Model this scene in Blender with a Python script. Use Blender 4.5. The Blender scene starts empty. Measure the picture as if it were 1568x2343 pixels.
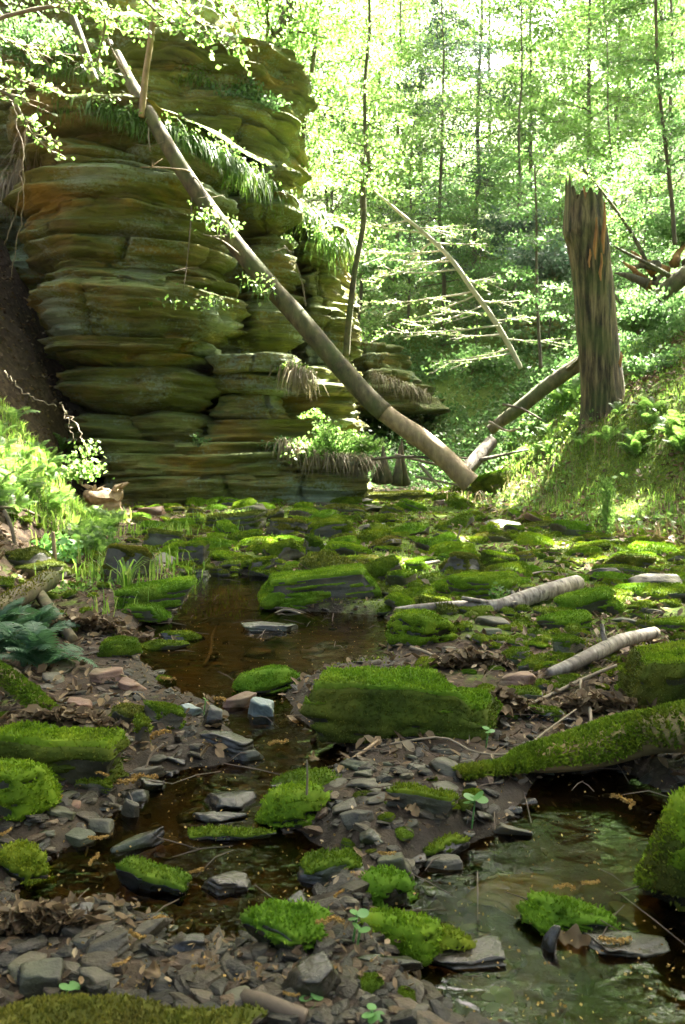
import bpy, math, random
import numpy as np
from mathutils import Vector, Matrix, Euler

random.seed(7)
RNG = np.random.default_rng(7)
SC = bpy.context.scene
COL = SC.collection
R = math.radians

# ------------------------------------------------------------------ camera, sky, sun, exposure
FPX, CU, CV, CAMZ, PITCH = 1809.0, 784.0, 1171.0, 1.05, R(3.83)
cam = bpy.data.cameras.new('camera')
cam.sensor_fit = 'HORIZONTAL'
cam.sensor_width = 15.6
cam.lens = 18.0
cam.clip_start = 0.05
cam.clip_end = 600
cam.dof.use_dof = True
cam.dof.focus_distance = 3.6
cam.dof.aperture_fstop = 4.0
camo = bpy.data.objects.new('camera', cam)
COL.objects.link(camo)
camo.location = (0, 0, CAMZ)
camo.rotation_euler = (R(90) - PITCH, 0, 0)
SC.camera = camo

SUN_EL, SUN_AZ = R(56), R(38)            # azimuth measured from +Y towards +X
SUN = np.array([math.sin(SUN_AZ) * math.cos(SUN_EL), math.cos(SUN_AZ) * math.cos(SUN_EL), math.sin(SUN_EL)])
world = bpy.data.worlds.new('World')
SC.world = world
world.use_nodes = True
wn = world.node_tree
bgn = wn.nodes['Background']
sky = wn.nodes.new('ShaderNodeTexSky')
sky.sky_type = 'NISHITA'
sky.sun_disc = False
sky.sun_elevation = SUN_EL
sky.sun_rotation = SUN_AZ
sky.air_density = 0.6
sky.dust_density = 7.0
sky.ozone_density = 0.0
wn.links.new(sky.outputs[0], bgn.inputs[0])
bgn.inputs[1].default_value = 0.05
sl = bpy.data.lights.new('sun', 'SUN')
sl.energy = 5.0
sl.angle = R(0.55)
sl.color = (1.0, 0.95, 0.82)
so = bpy.data.objects.new('sun', sl)
COL.objects.link(so)
so.rotation_euler = Vector(SUN).to_track_quat('Z', 'Y').to_euler()
SC.view_settings.view_transform = 'Standard'
SC.view_settings.look = 'None'
SC.view_settings.gamma = 1.0
SC.view_settings.use_curve_mapping = False
SC.view_settings.exposure = 4.8
SC.render.engine = 'CYCLES'
SC.cycles.use_denoising = True
SC.cycles.max_bounces = 8
SC.cycles.diffuse_bounces = 4
SC.cycles.transmission_bounces = 6
SC.cycles.transparent_max_bounces = 8
SC.cycles.sample_clamp_indirect = 6.0
SC.cycles.volume_bounces = 1
SC.cycles.caustics_reflective = False
SC.cycles.caustics_refractive = False

# ------------------------------------------------------------------ numeric helpers
def _hash(ix, iy, iz, seed):
    h = (ix * 374761393 + iy * 668265263 + iz * 2147483647 + seed * 1274126177) & 0xFFFFFFFF
    h = ((h ^ (h >> 13)) * 1274126177) & 0xFFFFFFFF
    h = ((h ^ (h >> 15)) * 2246822519) & 0xFFFFFFFF
    return ((h ^ (h >> 16)) & 0xFFFFFF) / float(0xFFFFFF)

def vnoise(p, seed=0):
    p = np.asarray(p, float)
    i = np.floor(p).astype(np.int64)
    f = p - i
    f = f * f * (3 - 2 * f)
    x, y, z = i[..., 0], i[..., 1], i[..., 2]
    fx, fy, fz = f[..., 0], f[..., 1], f[..., 2]
    def c(a, b, d): return _hash(x + a, y + b, z + d, seed)
    l = lambda a, b, t: a + (b - a) * t
    return l(l(l(c(0,0,0), c(1,0,0), fx), l(c(0,1,0), c(1,1,0), fx), fy),
             l(l(c(0,0,1), c(1,0,1), fx), l(c(0,1,1), c(1,1,1), fx), fy), fz) * 2 - 1

def fbm(p, octaves=3, seed=0):
    p = np.asarray(p, float)
    a, s, t = 1.0, 0.0, 0.0
    for k in range(octaves):
        s = s + a * vnoise(p * (2 ** k) + 17.3 * k, seed + k)
        t += a
        a *= 0.5
    return s / t

def n2(x, y, scale, octaves=3, seed=0):
    x = np.asarray(x, float); y = np.asarray(y, float)
    return fbm(np.stack([x * scale, y * scale, np.zeros_like(x) + 0.37], -1), octaves, seed)

def sstep(a, b, x):
    t = np.clip((np.asarray(x, float) - a) / (b - a), 0, 1)
    return t * t * (3 - 2 * t)

def ray(u, v):
    a, b = (u - CU) / FPX, (CV - v) / FPX
    return np.array([a, math.cos(PITCH) + b * math.sin(PITCH), -math.sin(PITCH) + b * math.cos(PITCH)])

def P(u, v, y):
    d = ray(u, v)
    t = y / d[1]
    return np.array([d[0] * t, y, CAMZ + d[2] * t])

def flat(u, v, z=0.0):
    d = ray(u, v)
    t = (z - CAMZ) / d[2]
    return (d[0] * t, d[1] * t)

# ------------------------------------------------------------------ terrain height
POOLS_UV = [
    ([(430,1332),(480,1314),(560,1316),(640,1326),(600,1360),(590,1385),(640,1400),(760,1405),(850,1410),(868,1440),(862,1480),
      (840,1505),(720,1530),(690,1548),(560,1575),(470,1588),(410,1570),(390,1530),(345,1490),(320,1450),(345,1430),(410,1425),
      (425,1390),(440,1360)], 0.085),
    ([(555,1580),(610,1570),(640,1640),(690,1690),(760,1720),(720,1760),(650,1800),(600,1835),(590,1900),(690,1955),(720,2000),
      (650,2050),(560,2115),(440,2125),(400,2060),(230,2012),(150,2065),(105,2040),(140,1985),(230,1940),(310,1890),(330,1840),
      (390,1790),(520,1768),(600,1750),(585,1690),(540,1640)], 0.075),
    ([(1220,1865),(1290,1800),(1400,1790),(1490,1830),(1500,1960),(1530,2110),(1600,2150),(1800,2200),(1800,2600),(1330,2345),
      (1200,2305),(1100,2300),(1045,2240),(1030,2160),(960,2110),(950,2060),(1060,1990),(1130,1950),(1210,1930)], 0.11),
]
POOLS = [(np.array([flat(*q) for q in poly]), dep) for poly, dep in POOLS_UV]

def poly_sd(px, py, poly):
    d = np.full(px.shape, 1e9)
    inside = np.zeros(px.shape, bool)
    n = len(poly)
    for i in range(n):
        ax, ay = poly[i]; bx, by = poly[(i + 1) % n]
        ex, ey = bx - ax, by - ay
        wx, wy = px - ax, py - ay
        t = np.clip((wx * ex + wy * ey) / (ex * ex + ey * ey + 1e-12), 0, 1)
        d = np.minimum(d, (wx - t * ex) ** 2 + (wy - t * ey) ** 2)
        c = ((ay > py) != (by > py)) & (px < ex * (py - ay) / (ey if abs(ey) > 1e-9 else 1e-9) + ax)
        inside ^= c
    d = np.sqrt(d)
    return np.where(inside, -d, d)

def pool_sd(x, y):
    return np.min([poly_sd(x, y, p) for p, _ in POOLS], axis=0)

def H(x, y):
    x = np.asarray(x, float); y = np.asarray(y, float)
    z = np.interp(y, [-12, 4.5, 8, 12, 16, 20, 23], [0.05, 0.055, 0.11, 0.23, 0.36, 0.85, 1.9])
    z = z + np.maximum(0, y - 23) * 0.56
    near = sstep(9, 3, y)
    z = z + n2(x, y, 1.4, 3, 11) * (0.035 + 0.05 * sstep(4, 16, y) + 0.5 * sstep(20, 40, y))
    z = z + n2(x, y, 6.0, 2, 12) * 0.018
    xr = np.interp(y, [-12, 0, 8, 11, 14, 18, 22, 40, 110], [3.0, 3.0, 3.9, 3.0, 1.95, 2.0, 2.8, 8, 20])
    d = np.maximum(0, x - xr + n2(x, y, 0.7, 2, 13) * 0.3)
    z = z + d * 0.64 * sstep(-0.2, 2.6, d)
    xl = np.interp(y, [-12, 0, 3, 5, 8, 10, 12, 14, 17, 30], [-1.7, -1.5, -1.25, -1.75, -2.5, -2.85, -3.7, -4.35, -4.5, -6])
    sl_ = np.interp(y, [0, 3, 6, 9, 12, 14], [0.3, 0.28, 0.42, 0.85, 1.1, 1.9])
    d = np.maximum(0, xl - x + n2(x, y, 0.9, 2, 14) * 0.25)
    z = z + d * sl_ * sstep(0, 0.9, d)
    zz = z
    m = (y < 8) & (y > 0.5) & (np.abs(x) < 4)
    if np.any(m):
        xm, ym = x[m] if x.ndim else x, y[m] if y.ndim else y
        if x.ndim == 0:
            xm, ym = np.array([float(x)]), np.array([float(y)])
        xm = xm + n2(xm, ym, 5, 2, 15) * 0.05
        zm = z[m] if x.ndim else np.array([float(z)])
        for poly, dep in POOLS:
            s = poly_sd(xm, ym, poly)
            k = sstep(0.20, -0.08, s)
            bed = -dep + n2(xm, ym, 7, 2, 16) * 0.025
            zm = zm * (1 - k) + np.minimum(zm, bed) * k
        if x.ndim:
            zz = z.copy(); zz[m] = zm
        else:
            zz = zm[0]
    return zz

def G(u, v):
    """where the line of sight through a pixel of the photograph meets the ground"""
    d = ray(u, v)
    ys = np.concatenate([np.arange(1.0, 12, 0.02), np.arange(12, 70, 0.1)])
    t = ys / d[1]
    below = CAMZ + d[2] * t < H(d[0] * t, ys)
    i = int(np.argmax(below)) if below.any() else len(ys) - 1
    y = ys[i]
    x = d[0] * y / d[1]
    return np.array([x, y, float(H(np.array([x]), np.array([y]))[0])])

def Hs(x, y):
    return float(H(np.array([x]), np.array([y]))[0])

# ------------------------------------------------------------------ mesh helpers
def mesh(name, V, faces, mats, mi=None, smooth=True, attrs=None):
    """faces: a list of integer arrays, each (n,3) or (n,4)"""
    me = bpy.data.meshes.new(name)
    V = np.asarray(V, np.float32)
    faces = [np.asarray(f, np.int32) for f in faces if len(f)]
    me.vertices.add(len(V))
    me.vertices.foreach_set('co', V.ravel())
    loops = np.concatenate([f.ravel() for f in faces])
    tot = np.concatenate([np.full(len(f), f.shape[1], np.int32) for f in faces])
    st = np.concatenate([[0], np.cumsum(tot)[:-1]]).astype(np.int32)
    me.loops.add(len(loops))
    me.loops.foreach_set('vertex_index', loops)
    me.polygons.add(len(tot))
    me.polygons.foreach_set('loop_start', st)
    me.polygons.foreach_set('loop_total', tot)
    me.polygons.foreach_set('use_smooth', np.full(len(tot), bool(smooth)))
    for m in (mats if isinstance(mats, (list, tuple)) else [mats]):
        me.materials.append(m)
    if mi is not None:
        me.polygons.foreach_set('material_index', np.asarray(mi, np.int32))
    for k, a in (attrs or {}).items():
        at = me.attributes.new(k, 'FLOAT', 'POINT')
        at.data.foreach_set('value', np.asarray(a, np.float32))
    me.update(calc_edges=True)
    me.validate()
    return me

def link(name, me, parent=None, loc=None):
    o = bpy.data.objects.new(name, me)
    COL.objects.link(o)
    if parent is not None:
        o.parent = parent
    if loc is not None:
        o.location = [float(c) for c in loc]
    return o

def tag(o, label=None, cat=None, group=None, kind=None):
    for k, v in (('label', label), ('category', cat), ('group', group), ('kind', kind)):
        if v:
            o[k] = v
    return o

def empty(name, loc, label, cat, group=None, rz=0.0):
    o = link(name, None, None, loc)
    o.rotation_euler = (0, 0, rz)
    o.empty_display_size = 0.2
    return tag(o, label, cat, group)

class MB:
    """collects geometry for ONE mesh object"""
    def __init__(self):
        self.v, self.f3, self.f4, self.n = [], [], [], 0
        self.a = []
    def add(self, V, f4=None, f3=None, attr=None):
        V = np.asarray(V, float).reshape(-1, 3)
        if f4 is not None and len(f4): self.f4.append(np.asarray(f4, np.int64) + self.n)
        if f3 is not None and len(f3): self.f3.append(np.asarray(f3, np.int64) + self.n)
        self.v.append(V); self.n += len(V)
        self.a.append(np.full(len(V), 0.5) if attr is None else np.broadcast_to(attr, (len(V),)))
    def tube(self, pts, rad, sides=6, seed=0, rough=0.0, cap=True, ridge=0.0):
        pts = np.asarray(pts, float)
        rad = np.broadcast_to(np.asarray(rad, float), (len(pts),))
        tg = np.gradient(pts, axis=0)
        tg /= np.linalg.norm(tg, axis=1)[:, None] + 1e-12
        ref = np.array([0, 0, 1.0]) if abs(tg[:, 2]).mean() < 0.8 else np.array([1.0, 0, 0])
        a = np.cross(tg, ref); a /= np.linalg.norm(a, axis=1)[:, None] + 1e-12
        b = np.cross(tg, a)
        th = np.linspace(0, 2 * math.pi, sides, endpoint=False)
        ring = a[:, None, :] * np.cos(th)[None, :, None] + b[:, None, :] * np.sin(th)[None, :, None]
        rr = np.repeat(rad[:, None], sides, 1)
        if rough:
            q = np.concatenate([ring * 1.4, ], -1) + pts[:, None, :] * 2.2
            rr = rr * (1 + rough * fbm(q, 3, seed))
        if ridge:
            s = np.cumsum(np.concatenate([[0], np.linalg.norm(np.diff(pts, axis=0), axis=1)]))
            q = np.stack([np.cos(th)[None] * 7 + 0 * s[:, None], np.sin(th)[None] * 7 + 0 * s[:, None], s[:, None] * 1.6 + 0 * th[None]], -1)
            rr = rr * (1 + ridge * fbm(q, 3, seed + 5))
        V = pts[:, None, :] + ring * rr[..., None]
        n, m = len(pts), sides
        i = np.arange(n - 1)[:, None] * m; j = np.arange(m)[None]
        j2 = (j + 1) % m
        q = np.stack([i + j, i + j2, i + m + j2, i + m + j], -1).reshape(-1, 4)
        V = V.reshape(-1, 3)
        f3 = []
        if cap:
            c0, c1 = len(V), len(V) + 1
            V = np.concatenate([V, pts[:1], pts[-1:]])
            for k in range(m):
                f3.append((c0, (k + 1) % m, k)); f3.append((c1, (n - 1) * m + k, (n - 1) * m + (k + 1) % m))
        self.add(V, q, f3)
    def mesh(self, name, mats, smooth=True, attr=None):
        at = {attr: np.concatenate(self.a)} if attr else None
        return mesh(name, np.concatenate(self.v), [np.concatenate(x) for x in (self.f4, self.f3) if x], mats, None, smooth, at)
    def obj(self, name, mats, parent=None, smooth=True, loc=None, attr=None):
        return link(name, self.mesh(name, mats, smooth, attr), parent, loc)

def curve(pts, n):
    """smooth polyline through control points"""
    pts = np.asarray(pts, float)
    t = np.linspace(0, len(pts) - 1, n)
    i = np.clip(t.astype(int), 0, len(pts) - 2)
    f = (t - i)[:, None]
    p0, p1, p2, p3 = pts[np.maximum(i - 1, 0)], pts[i], pts[i + 1], pts[np.minimum(i + 2, len(pts) - 1)]
    return 0.5 * ((2 * p1) + (-p0 + p2) * f + (2 * p0 - 5 * p1 + 4 * p2 - p3) * f ** 2 + (-p0 + 3 * p1 - 3 * p2 + p3) * f ** 3)

def quads(C, A, B, fold=None):
    """kite leaves: centre C, half axis A (length), half axis B (width)"""
    n = len(C)
    V = np.stack([C - A, C + B - A * 0.1, C + A, C - B - A * 0.1], 1)
    if fold is not None:
        V[:, 1] += fold; V[:, 3] += fold
    return V.reshape(-1, 3), np.arange(4 * n).reshape(n, 4)

def rand_dir(n, rng):
    d = rng.normal(size=(n, 3))
    return d / np.linalg.norm(d, axis=1)[:, None]

def leaf_geo(C, size, rng, flat_=0.6, width=0.55, droop=0.0):
    n = len(C)
    nrm = rand_dir(n, rng) * (1 - flat_) + np.array([0, 0, 1.0]) * flat_
    nrm /= np.linalg.norm(nrm, axis=1)[:, None]
    a = np.cross(nrm, rand_dir(n, rng)); a /= np.linalg.norm(a, axis=1)[:, None] + 1e-9
    a[:, 2] -= droop
    b = np.cross(nrm, a)
    s = size * rng.uniform(0.6, 1.3, n)[:, None]
    return quads(C, a * s * 0.5, b * s * 0.5 * width)

# ------------------------------------------------------------------ materials
def nodes(name):
    m = bpy.data.materials.new(name)
    m.use_nodes = True
    nt = m.node_tree
    return m, nt, nt.nodes['Principled BSDF']

def N(nt, t, **kw):
    n = nt.nodes.new(t)
    for k, v in kw.items():
        if k.startswith('i_'):
            n.inputs[int(k[2:])].default_value = v
        else:
            setattr(n, k, v)
    return n

def ramp(nt, fac, stops):
    r = nt.nodes.new('ShaderNodeValToRGB')
    el = r.color_ramp.elements
    while len(el) < len(stops): el.new(0.5)
    for e, (p, c) in zip(el, stops):
        e.position = p; e.color = (*c, 1)
    nt.links.new(fac, r.inputs[0])
    return r.outputs[0]

def noise(nt, scale, detail=4, rough=0.55, vec=None, dist=0.0):
    n = nt.nodes.new('ShaderNodeTexNoise')
    n.inputs['Scale'].default_value = scale
    n.inputs['Detail'].default_value = detail
    n.inputs['Roughness'].default_value = rough
    n.inputs['Distortion'].default_value = dist
    if vec is not None: nt.links.new(vec, n.inputs['Vector'])
    return n.outputs[0]

def mix(nt, fac, a, b, mode='MIX'):
    m = nt.nodes.new('ShaderNodeMix')
    m.data_type = 'RGBA'; m.blend_type = mode
    for s, x in ((0, fac), (6, a), (7, b)):
        if hasattr(x, 'links'): nt.links.new(x, m.inputs[s])
        else: m.inputs[s].default_value = x if s == 0 else (*x, 1) if len(x) == 3 else x
    return m.outputs[2]

def math_(nt, op, a, b=0.0, clamp=False):
    m = nt.nodes.new('ShaderNodeMath'); m.operation = op; m.use_clamp = clamp
    for s, x in ((0, a), (1, b)):
        if hasattr(x, 'links'): nt.links.new(x, m.inputs[s])
        else: m.inputs[s].default_value = x
    return m.outputs[0]

def bump(nt, bs, h, strength, dist):
    b = nt.nodes.new('ShaderNodeBump')
    b.inputs['Strength'].default_value = strength
    b.inputs['Distance'].default_value = dist
    nt.links.new(h, b.inputs['Height'])
    nt.links.new(b.outputs[0], bs.inputs['Normal'])

def geo_pos(nt):
    return nt.nodes.new('ShaderNodeNewGeometry').outputs['Position']

def obj_coord(nt):
    return nt.nodes.new('ShaderNodeTexCoord').outputs['Object']

def obj_rand(nt):
    return nt.nodes.new('ShaderNodeObjectInfo').outputs['Random']

def attr(nt, name):
    a = nt.nodes.new('ShaderNodeAttribute'); a.attribute_name = name
    return a.outputs['Fac']

def stone_mat(name, dark, mid, light, rough=0.55, rnd=0.5):
    m, nt, bs = nodes(name)
    p = geo_pos(nt)
    f = noise(nt, 9, 6, 0.6, p)
    c = ramp(nt, f, [(0.3, dark), (0.5, mid), (0.72, light)])
    c2 = ramp(nt, obj_rand(nt), [(0.0, (0.6, 0.64, 0.58)), (0.35, (1, 0.98, 0.85)), (0.6, (0.75, 0.82, 0.66)), (0.85, (1.3, 1.0, 0.7)), (1.0, (0.9, 0.95, 0.9))])
    c = mix(nt, rnd, c, mix(nt, 1.0, c, c2, 'MULTIPLY'))
    g = noise(nt, 3.2, 3, 0.5, p)
    gm = ramp(nt, g, [(0.5, (0, 0, 0)), (0.68, (1, 1, 1))])
    c = mix(nt, math_(nt, 'MULTIPLY', gm, 0.55), c, (0.05, 0.075, 0.018))
    nt.links.new(c, bs.inputs['Base Color'])
    r_ = noise(nt, 5, 2, 0.5, p)
    nt.links.new(math_(nt, 'ADD', math_(nt, 'MULTIPLY', r_, 0.5), rough - 0.25), bs.inputs['Roughness'])
    bump(nt, bs, noise(nt, 45, 5, 0.65, p), 0.5, 0.012)
    return m

M = {}
M['stone'] = stone_mat('grey_stone', (0.018, 0.0165, 0.009), (0.048, 0.043, 0.025), (0.10, 0.086, 0.052))
M['wet_stone'] = stone_mat('wet_stone', (0.007, 0.0065, 0.004), (0.019, 0.0175, 0.011), (0.045, 0.039, 0.024), 0.28)
M['sunk'] = stone_mat('olive_sunken_stone', (0.07, 0.07, 0.018), (0.13, 0.135, 0.035), (0.20, 0.20, 0.06), 0.7, 0.0)
M['red_stone'] = stone_mat('reddish_stone', (0.06, 0.032, 0.02), (0.14, 0.075, 0.045), (0.22, 0.13, 0.08), 0.6, 0.1)
M['blue_stone'] = stone_mat('pale_blue_grey_stone', (0.10, 0.13, 0.13), (0.17, 0.21, 0.20), (0.26, 0.30, 0.28), 0.45, 0.0)

def moss_mat(name, a, b, c, trans=0.25):
    m, nt, bs = nodes(name)
    p = geo_pos(nt)
    f = noise(nt, 7, 5, 0.65, p)
    col = ramp(nt, f, [(0.30, a), (0.5, b), (0.70, c)])
    tint = ramp(nt, obj_rand(nt), [(0.0, (0.75, 0.85, 0.8)), (0.5, (1, 1, 1)), (1.0, (1.25, 1.08, 0.9))])
    col = mix(nt, 1.0, col, tint, 'MULTIPLY')
    col = mix(nt, math_(nt, 'MULTIPLY', ramp(nt, noise(nt, 2.3, 3, 0.5, p), [(0.55, (0, 0, 0)), (0.75, (1, 1, 1))]), 0.6), col, (0.13, 0.105, 0.02))
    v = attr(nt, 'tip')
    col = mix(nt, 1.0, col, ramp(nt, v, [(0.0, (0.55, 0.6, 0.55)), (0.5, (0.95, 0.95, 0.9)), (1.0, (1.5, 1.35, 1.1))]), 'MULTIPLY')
    nt.links.new(col, bs.inputs['Base Color'])
    bs.inputs['Roughness'].default_value = 0.85
    bs.inputs['Specular IOR Level'].default_value = 0.2
    tr = nt.nodes.new('ShaderNodeBsdfTranslucent')
    nt.links.new(col, tr.inputs[0])
    ms = nt.nodes.new('ShaderNodeMixShader'); ms.inputs[0].default_value = trans
    out = nt.nodes['Material Output']
    nt.links.new(bs.outputs[0], ms.inputs[1]); nt.links.new(tr.outputs[0], ms.inputs[2])
    nt.links.new(ms.outputs[0], out.inputs[0])
    return m

M['moss'] = moss_mat('moss', (0.042, 0.075, 0.004), (0.105, 0.170, 0.009), (0.19, 0.25, 0.02))
M['moss_dark'] = moss_mat('dark_moss', (0.026, 0.036, 0.004), (0.075, 0.100, 0.008), (0.15, 0.17, 0.017), 0.1)
M['moss_bright'] = moss_mat('bright_moss', (0.065, 0.135, 0.006), (0.125, 0.235, 0.011), (0.21, 0.32, 0.025))
M['moss_olive'] = moss_mat('olive_moss', (0.045, 0.055, 0.008), (0.10, 0.12, 0.015), (0.17, 0.17, 0.03))

def leaf_mat(name, stops, trans_stops, trans=0.5, rough=0.5):
    m, nt, bs = nodes(name)
    rp = nt.nodes.new('ShaderNodeNewGeometry').outputs['Random Per Island']
    c = ramp(nt, rp, stops); t = ramp(nt, rp, trans_stops)
    nt.links.new(c, bs.inputs['Base Color'])
    bs.inputs['Roughness'].default_value = rough
    bs.inputs['Specular IOR Level'].default_value = 0.35
    tr = nt.nodes.new('ShaderNodeBsdfTranslucent')
    nt.links.new(t, tr.inputs[0])
    ms = nt.nodes.new('ShaderNodeMixShader'); ms.inputs[0].default_value = trans
    nt.links.new(bs.outputs[0], ms.inputs[1]); nt.links.new(tr.outputs[0], ms.inputs[2])
    nt.links.new(ms.outputs[0], nt.nodes['Material Output'].inputs[0])
    return m

M['leaf_spring'] = leaf_mat('spring_leaves', [(0, (0.07, 0.12, 0.02)), (0.5, (0.10, 0.16, 0.028)), (1, (0.15, 0.2, 0.05))],
                            [(0, (0.15, 0.32, 0.05)), (0.5, (0.25, 0.46, 0.10)), (1, (0.40, 0.58, 0.20))], 0.52)
M['leaf_mid'] = leaf_mat('green_leaves', [(0, (0.04, 0.08, 0.02)), (0.6, (0.06, 0.11, 0.025)), (1, (0.09, 0.14, 0.04))],
                         [(0, (0.09, 0.22, 0.055)), (1, (0.21, 0.38, 0.12))], 0.45)
M['leaf_hemlock'] = leaf_mat('hemlock_needles', [(0, (0.025, 0.05, 0.03)), (0.6, (0.045, 0.075, 0.05)), (1, (0.09, 0.12, 0.09))],
                             [(0, (0.05, 0.11, 0.06)), (1, (0.12, 0.2, 0.12))], 0.3)
M['fern'] = leaf_mat('fern_green', [(0, (0.05, 0.11, 0.02)), (0.5, (0.08, 0.16, 0.03)), (1, (0.13, 0.2, 0.06))],
                     [(0, (0.14, 0.30, 0.04)), (1, (0.27, 0.44, 0.10))], 0.52)
M['fern_blue'] = leaf_mat('shade_fern_green', [(0, (0.035, 0.09, 0.045)), (1, (0.07, 0.14, 0.07))],
                          [(0, (0.08, 0.2, 0.07)), (1, (0.12, 0.26, 0.1))], 0.3)
M['grass'] = leaf_mat('grass_blades', [(0, (0.05, 0.11, 0.015)), (0.75, (0.08, 0.16, 0.02)), (1, (0.2, 0.19, 0.09))],
                      [(0, (0.17, 0.36, 0.035)), (1, (0.34, 0.48, 0.09))], 0.58)
M['dry_grass'] = leaf_mat('dry_grass', [(0, (0.13, 0.10, 0.05)), (1, (0.24, 0.2, 0.11))], [(0, (0.16, 0.13, 0.06)), (1, (0.24, 0.2, 0.1))], 0.3)
M['litter'] = leaf_mat('fallen_leaves', [(0, (0.050, 0.030, 0.012)), (0.5, (0.115, 0.074, 0.032)), (0.85, (0.19, 0.13, 0.062)), (1, (0.32, 0.25, 0.15))],
                       [(0, (0.08, 0.05, 0.03)), (1, (0.2, 0.14, 0.08))], 0.12, 0.7)
M['sprout'] = leaf_mat('sprout_green', [(0, (0.10, 0.24, 0.06)), (1, (0.16, 0.32, 0.10))], [(0, (0.14, 0.34, 0.06)), (1, (0.2, 0.42, 0.1))], 0.35, 0.4)
M['catkin'] = leaf_mat('catkin_gold', [(0, (0.30, 0.17, 0.035)), (1, (0.48, 0.31, 0.09))], [(0, (0.3, 0.18, 0.04)), (1, (0.4, 0.28, 0.08))], 0.2, 0.7)

def bark_mat(name, stops, scale=(14, 14, 2.5), bstr=0.7, rough=0.85, moss=0.0, bands=False):
    m, nt, bs = nodes(name)
    mp = nt.nodes.new('ShaderNodeMapping'); mp.inputs['Scale'].default_value = scale
    nt.links.new(obj_coord(nt), mp.inputs[0])
    f = noise(nt, 1.0, 6, 0.65, mp.outputs[0])
    c = ramp(nt, f, stops)
    if moss:
        g = ramp(nt, noise(nt, 2.2, 4, 0.6, geo_pos(nt)), [(0.42, (0, 0, 0)), (0.62, (1, 1, 1))])
        c = mix(nt, math_(nt, 'MULTIPLY', g, moss), c, (0.06, 0.085, 0.016))
    nt.links.new(c, bs.inputs['Base Color'])
    bs.inputs['Roughness'].default_value = rough
    bump(nt, bs, f, bstr, 0.03)
    return m

M['bark'] = bark_mat('grey_brown_bark', [(0.3, (0.025, 0.02, 0.013)), (0.55, (0.085, 0.068, 0.042)), (0.75, (0.15, 0.125, 0.08))])
M['bark_moss'] = bark_mat('mossy_bark', [(0.34, (0.022, 0.017, 0.008)), (0.48, (0.068, 0.052, 0.024)), (0.58, (0.10, 0.078, 0.037)), (0.72, (0.17, 0.14, 0.075))], (9, 9, 5), 0.35, 0.85, 0.6)
M['snag_bark'] = bark_mat('snag_bark', [(0.40, (0.010, 0.008, 0.004)), (0.49, (0.065, 0.048, 0.022)), (0.62, (0.17, 0.13, 0.068))], (13, 13, 1.3), 1.0, 0.9, 0.45)
M['bare_wood'] = bark_mat('weathered_bare_wood', [(0.3, (0.13, 0.085, 0.04)), (0.55, (0.27, 0.19, 0.10)), (0.8, (0.42, 0.32, 0.19))], (10, 10, 4), 0.3, 0.7)
M['torn_wood'] = bark_mat('torn_orange_wood', [(0.3, (0.10, 0.04, 0.012)), (0.55, (0.28, 0.13, 0.035)), (0.8, (0.45, 0.27, 0.10))], (14, 14, 2), 0.6, 0.8)
M['rot_wood'] = bark_mat('rotten_wood', [(0.3, (0.08, 0.05, 0.02)), (0.55, (0.2, 0.13, 0.045)), (0.8, (0.33, 0.23, 0.09))], (4, 14, 14), 0.6, 0.8, 0.4)
M['twig'] = bark_mat('pale_twig', [(0.3, (0.11, 0.085, 0.05)), (0.6, (0.21, 0.17, 0.11)), (0.8, (0.31, 0.26, 0.18))], (6, 6, 6), 0.2, 0.8)
M['twig_pale'] = bark_mat('bleached_twig', [(0.3, (0.26, 0.23, 0.17)), (0.6, (0.42, 0.38, 0.29)), (0.8, (0.55, 0.5, 0.4))], (6, 6, 6), 0.2, 0.8)
M['twig_dark'] = bark_mat('brown_twig', [(0.3, (0.05, 0.034, 0.02)), (0.6, (0.11, 0.08, 0.05)), (0.8, (0.17, 0.13, 0.08))], (6, 6, 6), 0.2, 0.8)

def birch_mat():
    m, nt, bs = nodes('birch_bark')
    oc = obj_coord(nt)
    mp = nt.nodes.new('ShaderNodeMapping'); mp.inputs['Scale'].default_value = (34, 16, 16)
    nt.links.new(oc, mp.inputs[0])
    f = noise(nt, 1.0, 3, 0.6, mp.outputs[0])
    c = ramp(nt, f, [(0.36, (0.035, 0.028, 0.02)), (0.44, (0.15, 0.125, 0.09)), (0.6, (0.27, 0.24, 0.19)), (0.8, (0.42, 0.385, 0.32))])
    big = ramp(nt, noise(nt, 6, 4, 0.6, oc), [(0.48, (0, 0, 0)), (0.62, (1, 1, 1))])
    c = mix(nt, math_(nt, 'MULTIPLY', big, 0.75), c, (0.06, 0.045, 0.03))
    nt.links.new(c, bs.inputs['Base Color'])
    bs.inputs['Roughness'].default_value = 0.65
    bump(nt, bs, f, 0.3, 0.01)
    return m
M['birch'] = birch_mat()

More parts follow.
